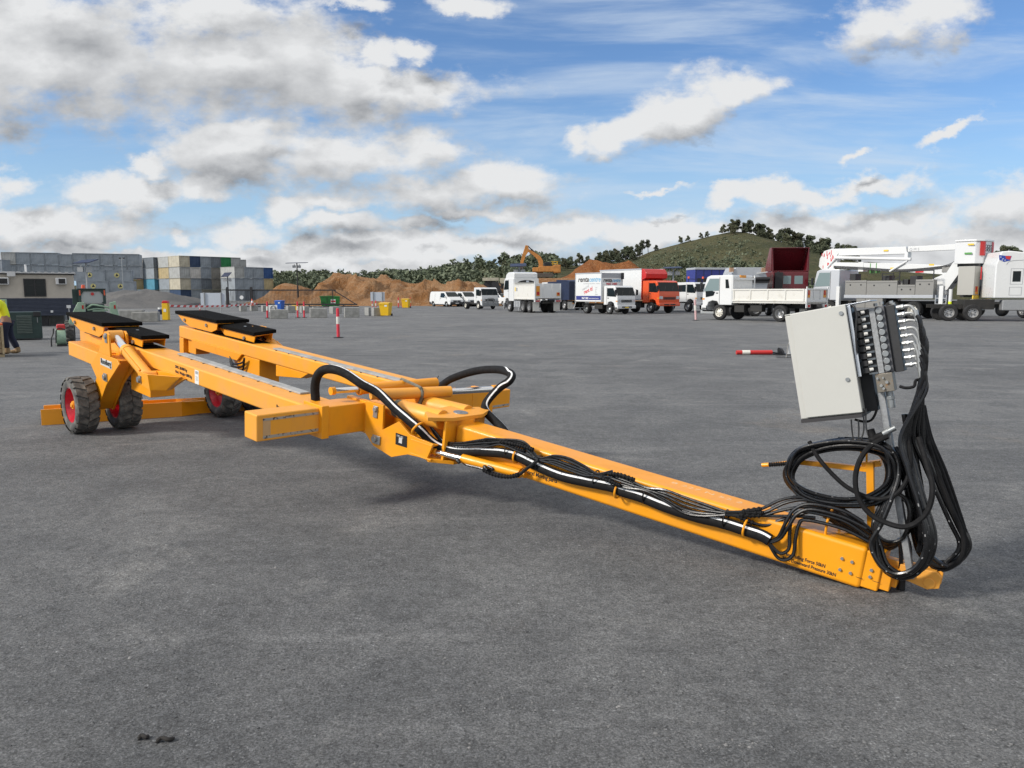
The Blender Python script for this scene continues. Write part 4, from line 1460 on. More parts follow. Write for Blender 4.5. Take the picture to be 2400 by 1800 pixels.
mb = MB(TK)
mb.bx(-.160, .153, -.04, .182, .992, 1.582)
cab_ = mb.build('control_cabinet', M_CAB, TRL, bev=.006)
mb = MB(TK)
mb.bx(-.177, .118, .1825, .2005, 1.0, 1.588)
mb.bx(-.177, .153, .174, .182, 1.583, 1.590)
door = nested(mb.build('cabinet_door', M_CAB, TRL, bev=.004), cab_)
mb = MB(TK)
mb.bx(-.172, .150, -.04, .199, .972, .9915)
nested(mb.build('cable_tray', mat('grey_tray', (0.035, 0.033, 0.035), 0.5), TRL), cab_)
mb = MB(TK)
mb.cyl((-.150, .2, 1.545), (-.150, .208, 1.545), .011, n=14)
nested(mb.build('door_lock', M_STEEL, TRL), cab_)
mb = MB(TK)
mb.cyl((-.130, .2, 1.185), (-.130, .208, 1.185), .011, n=14)
nested(mb.build('door_lock', M_STEEL, TRL), cab_)
# light inner plate and sun visor
mb = MB(TK)
mb.bx(-.196, -.178, .172, .176, 1.19, 1.580)
mb.bx(-.30, -.150, .0, .18, 1.583, 1.588)
mb.build('back_plate', mat('bare_aluminium', (0.62, 0.66, 0.72), 0.25, 0.6), TRL, bev=.003)
mb = MB(TK)
mb.bx(-.180, -.162, -.04, .17, 1.195, 1.57)
mb.bx(-.225, -.135, -.06, .05, .985, 1.20)
mb.build('relay_box', M_DARK, TRL, bev=.004)
# valve bank
mb = MB(TK)
mb.bx(-.300, -.270, .03, .112, 1.190, 1.545)
vb = mb.build('valve_bank', M_ALU, TRL, bev=.003)
mb = MB(TK)
mb.bx(-.345, -.3005, .03, .104, 1.190, 1.550)
nested(mb.build('cap_strip', mat('dark_cast', (0.13, 0.13, 0.14), 0.5, 0.4, var=.3, scale=20), TRL, bev=.003), vb)
mb = MB(TK)
mb.bx(-.392, -.3455, .0, .085, 1.185, 1.545)
mb.bx(-.2695, -.19, .02, .095, 1.20, 1.545)
nested(mb.build('valve_body', mat('oily_black', (0.035, 0.035, 0.037), 0.45, var=.4, scale=30), TRL, bev=.003), vb)
for k in range(9):
    z = 1.526 - k * .0389
    mb = MB(TK)
    mb.cyl((-.320, .105, z), (-.320, .122, z), .0165, n=18)
    nested(mb.build('valve_cap', M_STEEL, TRL, bev=.002), vb)
    mb = MB(TK)
    mb.cyl((-.252, .134, z + .004), (-.234, .142, z + .004), .0095, n=14)
    nested(mb.build('solenoid_tip', mat('white_tip', (0.62, 0.61, 0.58), 0.4), TRL, bev=.002), vb)
    mb = MB(TK)
    mb.cyl((-.2315, .1421, z + .004), (-.2295, .1429, z + .004), .006, n=10)
    mb.bx(-.232, -.196, .10, .14, z - .012, z + .016)
    nested(mb.build('solenoid_coil', M_DARK, TRL), vb)
    mb = MB(TK)
    mb.bx(-.268, -.225, .1, .112, z - .024, z - .014)
    nested(mb.build('coil_clip', M_STEEL, TRL), vb)
mb = MB(TK)
mb.bx(-.335, -.250, .03, .112, 1.088, 1.189)
lb = mb.build('inlet_block', mat('oily_steel', (0.22, 0.20, 0.17), 0.4, 0.5, col2=(0.30, 0.16, 0.06), thr=(0.55, 0.72), scale=26), TRL, bev=.003)
mb = MB(TK)
for (a, z, r) in ((-.305, 1.140, .008), (-.275, 1.125, .008), (-.285, 1.108, .007), (-.262, 1.165, .006), (-.29, 1.165, .005)):
    mb.cyl((a, .112, z), (a, .124, z), r, n=12)
nested(mb.build('block_plugs', M_SILV, TRL), lb)
mb = MB(TK)
mb.cyl((-.300, .06, 1.088), (-.298, .06, .995), .019, n=18)
mb.cyl((-.300, .06, 1.06), (-.300, .06, 1.04), .024, n=6)
mb.build('filter', M_STEEL, TRL, bev=.002)
mb = MB(TK)
for (a, t, z) in ((-.33, .07, 1.556), (-.30, .07, 1.553), (-.375, .05, 1.552), (-.385, .06, 1.540)):
    mb.cyl((a, t, z), (a, t, z + .016), .010, n=10)
nested(mb.build('top_plugs', M_SILV, TRL), vb)

# fittings, elbows and the hanging hoses
FIT = [(.005, .055), (-.01, .055), (-.02, .05), (.012, .03), (.01, .035), (.004, .028), (.0, .03), (0, .03), (0, .03)]
HANG = []
for k in range(9):
    z = 1.526 - k * .0389
    big = k < 4
    ext = (.050, .056, .058, .050, .040, .030, .030, .028, .026)[k]
    drop = (.070, .085, .10, .11, .10, .09, .08, .06, .06)[k]
    a0 = Vector((-.398, .062, z))
    d = Vector((-1, .05, 0)).normalized()
    mb = MB(TK)
    mb.cyl(a0, a0 + d * .022, .0125, n=8)
    mb.cyl(a0 + d * .022, a0 + d * (.022 + .014), .0145, n=6)
    ft = mb.build('hose_fitting', M_SILV, TRL, bev=.0015)
    e = a0 + d * .036
    p = smooth_path([e, e + d * .018, e + d * (ext * .72) + Vector((0, 0, -.008)), e + d * ext + Vector((0, .004, -.035)), e + d * (ext + .004) + Vector((0, .008, -drop * .8))], 6)
    mb = MB(TK)
    mb.tube(p, .0085, 10)
    mb.cyl(p[-1] + Vector((0, 0, .028)), p[-1] + Vector((-.001, .002, -.03)), .0125, n=12)
    nested(mb.build('elbow', M_SILV, TRL), ft)
    HANG.append(p[-1])


def px8(seq, ts):
    return [TD(Dp(*c8(*p), t=t)) for p, t in zip(seq, ts)]


def jit(pts, j):
    return [p + Vector((rr.uniform(-j, j), rr.uniform(-j, j), rr.uniform(-j, j))) for p in pts]


# hoses down in front: loop A, joining the coil
LA = [(1500, 80), (1560, 400), (1650, 720), (1725, 980), (1720, 1180), (1620, 1370), (1450, 1430), (1290, 1340), (1215, 1150), (1235, 920), (1330, 680), (1400, 450), (1360, 260), (1200, 140), (900, 120)]
TA = [.09, .11, .13, .14, .15, .15, .15, .15, .14, .13, .11, .08, .05, .02, .0]
LB = [(1620, 60), (1720, 350), (1850, 650), (1970, 900), (2050, 1080), (2030, 1220), (1940, 1320), (1830, 1345), (1740, 1300), (1660, 1150), (1600, 900), (1560, 650), (1480, 350), (1400, 190)]
TB_ = [.02, .0, -.03, -.05, -.06, -.06, -.05, -.04, -.02, .0, .02, .03, .03, .02]
for k in range(9):
    a = TK(HANG[k])
    if k in (2, 4, 5, 7, 8):
        o = (k - 5) * 24
        seq = [(x - o * .55 * (1 if i < 9 else -1), y - abs(o) * .5 * (1 if 4 < i < 9 else 0)) for i, (x, y) in enumerate(LA)]
        pts = jit(px8(seq, [t + .012 * (k - 5) for t in TA]), .004)
    else:
        o = (k - 3) * 26
        seq = [(x - o * .6 * (1 if i < 7 else -1), y - abs(o) * .5 * (1 if 4 < i < 9 else 0)) for i, (x, y) in enumerate(LB)]
        pts = jit(px8(seq, [t + .010 * (k - 3) for t in TB_]), .004)
    start = [a, a + TK(Vector((-.012, .01, -.10))) - TK(Vector((0, 0, 0)))]
    hose(start + pts, .0125)
    if k != 3:
        mb = MB()
        fine_ = smooth_path(pts, 8)
        for i in range(8 + k, len(fine_) - 6, 9):
            d_ = YD * .0092
            mb.tube([fine_[i] + d_, fine_[i].lerp(fine_[i + 1], rr.uniform(.3, .9)) + d_], .0042, 6)
        mb.build('hose_print', mat('worn_print', (0.26, 0.26, 0.26), 0.6), TRL)
# plain heavy hoses down the back
for k, (dx, t) in enumerate(((0, -.02), (40, -.05), (70, -.08))):
    seq = [(1640 + dx * .4, -200), (1700 + dx * .5, 100), (1800 + dx, 420), (1930 + dx * .8, 760), (2030 + dx * .4, 1000), (2040 + dx * .3, 1180), (1960, 1290 - dx * .5), (1800, 1310 - dx * .4), (1700, 1240)]
    hose(px8(seq, [t] * 9), .0125, M_HOSE2)
seq = [(1480, -120), (1530, 200), (1600, 600), (1640, 1000), (1620, 1180)]
for k in range(3):
    hose(px8([(x + 26 * k, y) for x, y in seq], [.05 - .03 * k] * 5), .0125)
# coil of hose on the hanger
CO = [(1300, 200), (1000, 135), (700, 160), (470, 240), (375, 400), (395, 520), (500, 620), (700, 700), (950, 720), (1180, 690), (1370, 560), (1400, 380)]
for k in range(17):
    ox, oy, tt = rr.uniform(-30, 36), rr.uniform(-26, 40), -.06 + .012 * k
    f_ = 1.03 - .028 * (k % 6)
    seq = [((x - 880) * f_ + 880 + ox, (y - 430) * f_ + 430 + oy) for x, y in CO]
    pts = jit(px8(seq, [tt] * len(seq)), .006)
    mb = MB()
    pth = smooth_path(pts, 7, closed=True)
    mb.tube(pth, .0102, 8, closed=True)
    ch = mb.build('coiled_hose', M_HOSE, TRL)
    if k % 2 == 0:
        mb = MB()
        for i in range(2, len(pth) - 2, 5):
            d_ = (YD * .8 + ZD * .5 + XD * rr.uniform(-.2, .2)) * .0068
            mb.tube([pth[i].lerp(pth[i + 1], .1) + d_, pth[i].lerp(pth[i + 1], .1 + rr.uniform(.2, .5)) + d_], .0040, 6)
        nested(mb.build('hose_print', mat('worn_print', (0.26, 0.26, 0.26), 0.6), TRL), ch)
# lower sweep of the coil: hoses passing behind the drawbar end
for k in range(9):
    seq = [(560 + 22 * k, 720 + 17 * k), (800, 740 + 19 * k), (1000, 840 + 22 * k), (1180, 980 + 16 * k), (1330, 1090 + 8 * k), (1470, 1050), (1530 + 8 * k, 850), (1500 + 10 * k, 700), (1400, 620 + 6 * k)]
    hose(jit(px8(seq, [.07 - .014 * k] * 9), .006), .0105)
# one thick loop in front and a loose strand
seq = [(1330, 90), (1170, 180), (1070, 310), (1025, 480), (1050, 660), (1150, 810), (1300, 900), (1480, 945), (1620, 890), (1720, 760), (1750, 560), (1690, 330), (1620, 100)]
hose(px8(seq, [.10, .13, .16, .18, .19, .19, .19, .19, .18, .16, .14, .10, .06]), .0150, M_HOSE2)
seq = [(590, 140), (680, 300), (830, 470), (980, 590), (1200, 680), (1400, 640), (1520, 480), (1540, 250), (1500, 60)]
hose(px8(seq, [.10, .13, .14, .14, .14, .14, .13, .11, .08]), .0125, M_HOSE2)
seq = [(1440, 1050), (1455, 1250), (1440, 1440)]
hose(px8(seq, [.03] * 3), .011, M_HOSE)
seq = [(1490, 1000), (1535, 1100), (1545, 1260)]
hose(px8(seq, [-.03] * 3), .010, M_HOSE)
# big silver coupling with the suction hose
mb = MB(TD)
mb.cyl(Dp(*c8(1230, 100), t=.09), Dp(*c8(1330, 45), t=.07), .017, .020, n=16)
mb.cyl(Dp(*c8(1330, 45), t=.07), Dp(*c8(1400, 10), t=.06), .015, n=16)
mb.build('suction_coupling', M_STEEL, TRL)
mb = MB(TD)
mb.cyl(Dp(*c8(1165, 25), t=.08), Dp(*c8(1200, 130), t=.09), .020, .022, n=14)
mb.cyl(Dp(*c8(1160, 130), t=.09), Dp(*c8(1290, 80), t=.085), .022, n=14)
mb.build('suction_elbow', M_HOSE2, TRL)
# thin electric leads under the cabinet
for k, (x, x2) in enumerate(((915, 935), (985, 990), (1035, 1020), (1060, 1100))):
    hose([TD(Dp(*c7(x, 1180 if k > 1 else 1290), t=.10)), TD(Dp(*c7(x + 6, 1380), t=.10)), TD(Dp(*c7(x2, 1480), t=.07)), TD(Dp(*c7(x2 + 30, 1530), t=.04))], .0045, mat('grey_lead', (0.10, 0.10, 0.10), 0.5), name='electric_lead')
seq = [(1050, 840), (1160, 1050), (1170, 1180), (1120, 1290), (1040, 1310), (950, 1290)]
hose([TD(Dp(*c7(*p), t=.03)) for p in seq], .007, M_HOSE, name='electric_lead')
hose([TK((-.18, .15, 1.56)), TK((-.21, .178, 1.575)), TK((-.222, .182, 1.53)), TK((-.212, .183, 1.47)), TK((-.20, .18, 1.40)), TK((-.19, .17, 1.3))], .0055, M_DARK, name='electric_lead')
# tie on the hanging bundle
mb = MB()
q = [TD(Dp(*c7(*p), t=t)) for p, t in (((1400, 960), .10), ((1460, 975), .11), ((1540, 960), .10), ((1560, 900), .07), ((1630, 890), .05))]
mb.tube(smooth_path(q, 5), .008, 8)
mb.build('cable_tie', M_HOSE2, TRL)

M_SCR = mat('scrap_rubber', (0.02, 0.018, 0.017), 0.9)
for (px, py, ln, a_, lb) in ((387, 1739, .062, .4, 'larger black rubber scrap lying in the left foreground'), (337, 1733, .034, .6, 'smaller black rubber scrap lying in the left foreground')):
    g_ = G(px, py)
    mb = MB()
    mb.tube(smooth_path([(-ln / 2, 0, .004), (-ln * .2, .012, .012), (ln * .2, -.006, .010), (ln / 2, .008, .004)], 5), [.004] * 2 + [.008] * 12 + [.004] * 2, 7)
    ob = mb.build('rubber_scrap', M_SCR)
    ob.location = g_
    ob.rotation_euler = (0, 0, a_)
    tag(ob, lb, 'scrap')

# ---- the separate beam lying on the ground behind the wheels
b0, b1, b2 = G(102, 997), G(427, 976), G(500, 958)
ux = (b1 - b0).normalized()
uy = Vector((-ux.y, ux.x, 0))
BM = empty('spreader_beam', b0, math.atan2(ux.y, ux.x), 'yellow steel spreader beam lying on the ground behind the trailer wheels', 'steel beam')
Ln = (b1 - b0).length
mb = MB()
mb.bx(-.02, Ln, 0, .016, 0, .20)
mb.bx(-.02, Ln - .1, .36, .376, .0, .20)
mb.bx(-.02, Ln, .0161, .3599, .085, .10)
mb.bx(1.0, Ln, .17, .18, .1001, .17)
mb.build('web_plate', M_YEL, BM, bev=.002)
mb = MB()
mb.prism([(Ln, 0), (Ln + .22, .16), (Ln + .75, .18), (Ln + 1.6, .20), (Ln + 1.6, .215), (Ln + .75, .196), (Ln + .21, .176), (Ln - .01, .016)], 0, .20, 'z')
mb.prism([(Ln - .1, .376), (Ln + .15, .34), (Ln + .75, .36), (Ln + 1.6, .38), (Ln + 1.6, .365), (Ln + .75, .345), (Ln + .15, .324), (Ln - .1, .36)], 0, .20, 'z')
mb.bar((Ln, .1, .10), (Ln + .15, .33, .10), .012, .19)
mb.bar((Ln + .22, .17, .10), (Ln - .05, .35, .10), .012, .19)
mb.build('end_plate', M_YEL, BM, bev=.002)
mb = MB()
mb.bx(-.02, Ln * .75, .362, .40, .2001, .206)
mb.bx(1.3, 1.9, .0161, .05, .185, .197)
mb.bx(.12, .5, .0161, .05, .185, .197)
mb.build('edge_rail', M_YELD, BM, bev=.002)


# ================================================================== shipping containers
def cont_mesh(name, w, h, l, m, dark, door):
    """box with corrugated sides; local x = width, y = length, z up; y=0 is the end that faces front"""
    mb = MB()
    pf = .10
    for (x, y) in ((0, 0), (w - pf, 0), (0, l - pf), (w - pf, l - pf)):
        mb.bx(x, x + pf, y, y + pf, 0, h)
    for z0, z1 in ((0, .16), (h - .12, h)):
        mb.bx(pf, w - pf, 0, pf, z0, z1)
        mb.bx(pf, w - pf, l - pf, l, z0, z1)
        mb.bx(0, pf, pf, l - pf, z0, z1)
        mb.bx(w - pf, w, pf, l - pf, z0, z1)
    mb.bx(.02, w - .02, .02, l - .02, h - .03, h - .012)
    # corrugated side walls
    n = int(l / .28)
    for x0, sg in ((.04, -1), (w - .04, 1)):
        xs = [pf + (l - 2 * pf) * i / (2 * n) for i in range(2 * n + 1)]
        vs, fs = [], []
        for i, y in enumerate(xs):
            d = .018 * sg if (i // 1) % 2 else -.018 * sg
            vs += [(x0 + d, y, .16), (x0 + d, y, h - .12)]
        for i in range(len(xs) - 1):
            fs.append((2 * i, 2 * i + 2, 2 * i + 3, 2 * i + 1))
        mb.add(vs, fs)
    if door:
        mb.bx(pf, w / 2 - .02, .15, .18, .16, h - .12)
        mb.bx(w / 2 + .02, w - pf, .15, .18, .16, h - .12)
        for xx in (.36, .80, 1.64, 2.08):
            mb.bx(xx * w / 2.44 - .03, xx * w / 2.44 + .03, .05, .10, .05, h - .05)
        for k in range(4):
            z = .3 + k * (h - .7) / 4
            mb.bx(pf + .05, w / 2 - .06, .12, .1499, z, z + (h - .7) / 4 - .12)
            mb.bx(w / 2 + .06, w - pf - .05, .12, .1499, z, z + (h - .7) / 4 - .12)
    else:
        n = 9
        vs, fs = [], []
        for i in range(2 * n + 1):
            x = pf + (w - 2 * pf) * i / (2 * n)
            d = .06 if i % 2 else .12
            vs += [(x, d, .16), (x, d, h - .12)]
        for i in range(2 * n):
            fs.append((2 * i, 2 * i + 2, 2 * i + 3, 2 * i + 1))
        mb.add(vs, fs)
    o = mb.build(name, m)
    return o


CC = {'grey': (0.275, 0.310, 0.345), 'dark grey': (0.150, 0.172, 0.195), 'pale grey': (0.40, 0.41, 0.40), 'cream': (0.50, 0.46, 0.36), 'white': (0.55, 0.53, 0.50),
      'tan': (0.44, 0.35, 0.19), 'red': (0.33, 0.085, 0.045), 'light blue': (0.075, 0.26, 0.37), 'navy': (0.022, 0.050, 0.115), 'blue': (0.018, 0.072, 0.22),
      'green': (0.010, 0.20, 0.055), 'brown grey': (0.26, 0.245, 0.215)}
C_M = {k: mat('container_' + k.replace(' ', '_'), v, 0.55, var=0.25, scale=1.1, bump=0.05, bscale=3) for k, v in CC.items()}
C_MESH = {}
TIER = ['bottom tier', 'second tier', 'third tier', 'top tier']


def container(o, rz, col, w, h, l, door, label, group, logo=None):
    key = (col, round(w, 2), round(h, 2), round(l, 2), door)
    if key not in C_MESH:
        ob = cont_mesh('shipping_container', w, h, l, C_M[col], None, door)
        C_MESH[key] = ob
    else:
        ob = C_MESH[key].copy()
        COL.objects.link(ob)
    ob.location = o
    ob.rotation_euler = (0, 0, rz)
    tag(ob, label, 'container', group)
    return ob


M_LOGO = mat('round_logo', (0.50, 0.46, 0.20), 0.6)


def logo_on(ob, p, n_, r, rt):
    """round sail emblem on a wall: p centre, rt right vector (container space)"""
    p, n_, rt = Vector(p), Vector(n_), Vector(rt)
    mb = MB()
    mb.cyl(p, p + n_ * .01, r, n=24)
    e = mb.build('emblem', M_LOGO, ob)
    mb = MB()
    up = Vector((0, 0, 1))
    q = [p + n_ * .014 + rt * a * r + up * b_ * r for a, b_ in ((-.55, -.5), (.05, .75), (.65, -.35))]
    mb.loft(q, [k + n_ * .004 for k in q])
    mb.build('emblem_sail', M_TXT, ob)


HCt = 2.50
ORD = ['first', 'second', 'third', 'fourth', 'fifth', 'sixth', 'seventh', 'eighth', 'ninth', 'tenth', 'eleventh']


def stack_block(corner_px, Ybase, ang, cols, tiers, nrow, desc, group, door=True, side=None, zoff=0.0):
    """block with its near corner at pixel column corner_px; door ends run to the right along angle ang, long sides recede to the left"""
    c = AT(corner_px, 700, Ybase)
    c.z = zoff
    dr = Vector((math.cos(ang), math.sin(ang), 0))
    for j in range(len(tiers)):
        for i, col in enumerate(tiers[j]):
            if not col:
                continue
            o = c + dr * (2.50 * i) + Vector((0, 0, j * 2.60))
            nm = 'leftmost' if i == 0 else ('rightmost' if i == len(tiers[j]) - 1 else '%s from the left' % ('second', 'third', 'fourth', 'fifth', 'sixth', 'seventh')[i - 1])
            container(o, ang, col, 2.44, HCt, 6.06, door, '%s container, %s of %s, %s' % (col, nm, TIER[j] if j < len(tiers) - 1 else 'top tier', desc), group)
    for side in ([side] if side else []):
        back = Vector((-math.sin(ang), math.cos(ang), 0))
        for r_ in range(nrow):
            for j in range(len(side[r_])):
                col = side[r_][j]
                if not col:
                    continue
                o = c + back * (6.15 * (r_ + 1)) + Vector((0, 0, j * 2.60))
                container(o, ang, col, 2.44, HCt, 6.06, True, '%s container, %s, on the left flank of %s' % (col, TIER[j], desc), group)


# big coloured stack: measured corner at px 424
A25 = R(46)
stack_block(424, 178, A25, 6, [['navy', 'grey', 'brown grey', 'brown grey', 'grey', 'tan'], ['cream', 'grey', 'dark grey', 'brown grey', 'tan', 'grey'],
                               ['pale grey', 'white', 'grey', 'brown grey', 'grey', 'grey'], ['cream', 'navy', 'grey', 'dark grey', 'green', 'pale grey']], 1,
            'the tall coloured stack', 'containers of the tall coloured stack', True,
            side=[['dark grey', 'grey', 'tan', 'pale grey']])
# front row of the stack: nearest long side faces take the colour of the corner containers
for j, col in enumerate(['navy', 'cream', 'pale grey', 'cream']):
    pass
# lower block in front on the right, corner px 552
stack_block(552, 176, R(50), 4, [['grey', 'dark grey', 'grey', 'grey'], ['grey', 'grey', 'grey', 'tan'], ['pale grey', 'grey', 'grey', 'blue']], 1,
            'the lower blue and grey stack', 'containers of the lower stack by the gate', True, side=[])
c = AT(652, 700, 188)
container(Vector((c.x, c.y, 0)), R(50), 'dark grey', 2.44, HCt, 6.06, True, 'dark grey container half hidden at the right end of the lower stack', 'containers of the lower stack by the gate')
c = AT(556, 700, 192)
for j, col in enumerate(['grey', 'grey', 'brown grey', 'pale grey']):
    container(Vector((c.x, c.y, j * 2.5)), R(20), col, 2.44, HCt, 6.06, False, '%s container standing apart behind the tall coloured stack, %s' % (col, TIER[j]), 'containers behind the coloured stack')
# two small groups between the grey stacks and the coloured one
stack_block(364, 186, R(48), 1, [['dark grey'], ['light blue'], ['grey'], ['dark grey']], 1, 'the narrow middle stack', 'containers of the narrow middle stack', True,
            side=[])
c0 = AT(345, 700, 192)
for j, col in enumerate(['grey', 'light blue', 'red', 'white']):
    container(Vector((c0.x, c0.y, j * 2.52)), R(46), col, 2.44, 2.5, 6.06, False, '%s container in the slim column left of the narrow middle stack, %s' % (col, TIER[j]), 'containers of the slim column')
stack_block(314, 188, R(48), 1, [['grey'], ['tan'], ['dark grey'], ['pale grey']], 1, 'the column beside the grey stacks', 'containers beside the grey stacks', True,
            side=[])
# grey stacks on the far left: ends facing the yard
for i in range(10):
    px0 = 10 + i * 27.2
    if px0 > 275:
        break
    drop = .25 if i == 4 else 0
    for j in (2, 3):
        c = AT(10, 700, 160) + Vector((math.cos(R(20)), math.sin(R(20)), 0)) * 2.58 * i
        col = 'pale grey' if (i == 0 and j == 3) else 'grey'
        container(Vector((c.x, c.y, 7.65 - (3 - j) * 2.62 - drop)), R(20), col, 2.52, HCt, 6.06, False,
                  '%s container in the long grey wall, %s, %s from its left' % (col, TIER[j], ORD[i]), 'containers of the long grey wall')
for i in range(-3, 0):
    px0 = 10 + i * 27.2
    for j in (1, 2):
        c = AT(px0, 700, 158)
        container(Vector((c.x, c.y, 6.0 - (2 - j) * 2.62)), R(-1.5), 'grey', 2.44, HCt, 6.06, False,
                  'grey container at the left edge above the site office, %s' % TIER[j + 1], 'containers of the long grey wall')
# logo containers, long sides to the yard
for j in range(3):
    for i in range(2):
        c = AT(174 + i * 64.5 + (2 - j) * 7, 700, 150 + 2.0 * i)
        w = 5.55
        ob = container(Vector((c.x, c.y, j * 2.15 - .20)), R(20), 'grey', w, 2.13, 2.4, False,
                       'grey container with round sail emblem, %s column, %s' % (('left', 'right')[i], ('bottom tier behind the gravel heap', 'middle tier', 'top tier')[j]), 'grey containers with sail emblems')
        if j > 0:
            logo_on(ob, (w * .52, .012, 1.15), (0, -1, 0), .48, (1, 0, 0))


# ================================================================== site office and things on the left
SOA = R(29)
SO0 = AT(174.5, 690, 40)
SO0.z = 0
so = empty('site_office', SO0, SOA, 'beige portable site office with navy cladding below and a dark window', 'site office')
W_ = 0.0
mb = MB()
mb.bx(-9.5, W_, 0, 3.0, 1.42, 2.62)
mb.build('wall', M_BEIGE, so)
mb = MB()
n = 130
for i in range(n):
    z = .54 + i * .0068
for k in range(13):
    z = .55 + k * .067
    mb.prism([(-.0, z), (-.028, z + .018), (-.028, z + .040), (0, z + .064)], -9.5, W_ + .02, 'x')
mb.bx(-9.5, W_ + .02, .0005, .4, .53, 1.419)
mb.build('skirting', M_SKIRT, so)
mb = MB()
for k in range(33):
    x = -9.7 + k * .30
    mb.prism([(x, 2.70), (x + .06, 2.745), (x + .15, 2.745), (x + .21, 2.70)], -.22, 3.2, 'y')
mb.bx(-9.8, W_ + .1, -.2, 3.2, 2.66, 2.70)
rf = mb.build('roof', M_ROOFW, so)
mb = MB()
mb.bx(-9.6, W_ + .04, -.06, 0, 2.60, 2.66)
mb.build('gutter', M_BLK, so)
mb = MB()
mb.tube(smooth_path([(-2.1, .8, 2.72), (-2.1, .8, 3.0), (-2.12, .8, 3.12)], 3), .05, 8)
mb.bx(-2.85, -2.5, -.27, -.221, 2.5, 2.74)
mb.build('roof_vent', M_ROOFW, so)
for i, (x0, x1) in enumerate(((-1.6, -.95), (2.75, 3.55))):
    pass


def X0(px):
    r_ = ray(px, 690)
    c_, s_ = math.cos(SOA), math.sin(SOA)
    # ray (r.x, r.y) * t meets the wall line SO0 + (c, s) * u
    det = -r_.x * s_ + r_.y * c_
    return (r_.x * SO0.y - r_.y * SO0.x) / det * -1.0 if False else (-(r_.y * SO0.x - r_.x * SO0.y) / (r_.y * c_ - r_.x * s_))


Z0 = lambda py: AT(600, py, 40).z
for (p0, p1, q0, q1) in ((-9, 24, 652, 668), (133, 158, 652, 667)):
    mb = MB()
    mb.bx(X0(p0), X0(p1), -.38, -.001, Z0(q1), Z0(q0))
    a = mb.build('air_conditioner', M_ROOFW, so, bev=.02)
    mb = MB()
    for k in range(7):
        z = Z0(q1) + .05 + k * .036
        mb.bx(X0(p0) + .14, X0(p1) - .06, -.388, -.381, z, z + .022)
    mb.bx(X0(p0) + .13, X0(p1) - .05, -.3815, -.3802, Z0(q1) + .04, Z0(q0) - .05)
    mb.build('grille', M_BLK, a)
fx0, fx1, fz0, fz1 = X0(57), X0(109), Z0(695), Z0(654)
mb = MB()
for (a, b_, c_, d_) in ((fx0, fx1, fz1 - .05, fz1), (fx0, fx1, fz0, fz0 + .05), (fx0, fx0 + .05, fz0 + .051, fz1 - .051), (fx1 - .05, fx1, fz0 + .051, fz1 - .051), ((fx0 + fx1) / 2 - .03, (fx0 + fx1) / 2 + .03, fz0 + .051, fz1 - .051)):
    mb.bx(a, b_, -.06, -.001, c_, d_)
mb.bx(fx0 + .051, fx1 - .051, -.05, -.03, (fz0 + fz1) / 2 + .12, (fz0 + fz1) / 2 + .14)
wf = mb.build('window', M_BLK, so)
mb = MB()
mb.bx(fx0 + .03, fx1 - .03, -.025, -.012, fz0 + .03, fz1 - .03)
mb.build('pane', M_GLASS, wf)
mb = MB()
mb.bx(X0(154), X0(164), -.06, -.045, Z0(722), Z0(715))
mb.bx(X0(158.5), X0(160), -.06, -.045, .2, Z0(722))
mb.build('small_sign', M_WHT, so)
mb = MB()
mb.bx(X0(116), X0(122), -.08, -.03, Z0(732), Z0(727))
mb.build('junction_box', M_WHT, so)
mb = MB()
for x in (-9, -6.5, -4, -1.6, -.4):
    mb.bx(x, x + .35, .3, .8, 0, .529)
mb.build('stump', M_BLK, so)


def block(pxl, pxr, pyt, pyb, end_px, label, group='concrete barrier blocks', depth=None, cat='concrete block'):
    """concrete block standing on the ground; end_px = width in pixels of the lit end face on its left"""
    b = G((pxl + pxr) / 2, pyb)
    k = FPX / b.y
    w = (pxr - pxl - end_px) / k
    h = (pyb - pyt) / k
    o = G(pxl + end_px, pyb)
    L_ = max(.6, end_px / k * 1.9) if depth is None else depth
    t = empty('concrete_block', o, 0, label, cat, group)
    e = end_px / k
    mb = MB()
    q = [(0, 0, 0), (w, .25, 0), (w - e, .25 + L_, 0), (-e, L_, 0)]
    mb.loft(q, [Vector(p) + Vector((0, 0, h)) for p in q])
    mb.build('block', M_CONC, t, bev=.03)
    mb = MB()
    c = Vector((w / 2 - e / 2, .12 + L_ / 2, h - .01))
    mb.tube(smooth_path([c + Vector((-.12, 0, 0)), c + Vector((-.1, 0, .03)), c + Vector((.1, 0, .03)), c + Vector((.12, 0, 0))], 3), .012, 6)
    mb.build('lifting_loop', M_STEEL, t)
    return t


BG = 'concrete barrier blocks'
for a in ((100, 146, 737, 762, 3, 'concrete block under the right end of the site office'),
          (304, 366, 732, 754, 5, 'long concrete block just right of the skid steer loader, brown end'),
          (276, 330, 727, 746, 3, 'concrete block directly behind the skid steer loader'),
          (554, 577, 716, 730, 10, 'small concrete block below the left gate post'),
          (579, 603, 716, 729, 10, 'small concrete block below the orange cone'),
          (606, 628, 716, 731, 10, 'small concrete block left of the round number sign'),
          (627, 672, 726, 747, 6, 'long concrete block in front of the round number sign'),
          (664, 691, 717, 733, 11, 'concrete block right of the blue bin'),
          (697, 723, 718, 734, 10, 'concrete block behind the pair of red and white bollards'),
          (720, 765, 723, 745, 8, 'long concrete block between the bollard pair and the green skip'),
          (728, 757, 719, 725, 6, 'low concrete block peeking out below the left side of the green skip'),
          (765, 800, 719, 736, 15, 'concrete block below the right side of the green skip'),
          (802, 841, 721, 744, 6, 'long concrete block behind the nearest bollard'),
          (849, 868, 721, 740, 15, 'concrete block in front of the small blank sign board'),
          (867, 897, 721, 741, 9, 'concrete block against the nearer yellow bin')):
    block(*a[:5], a[5], BG)
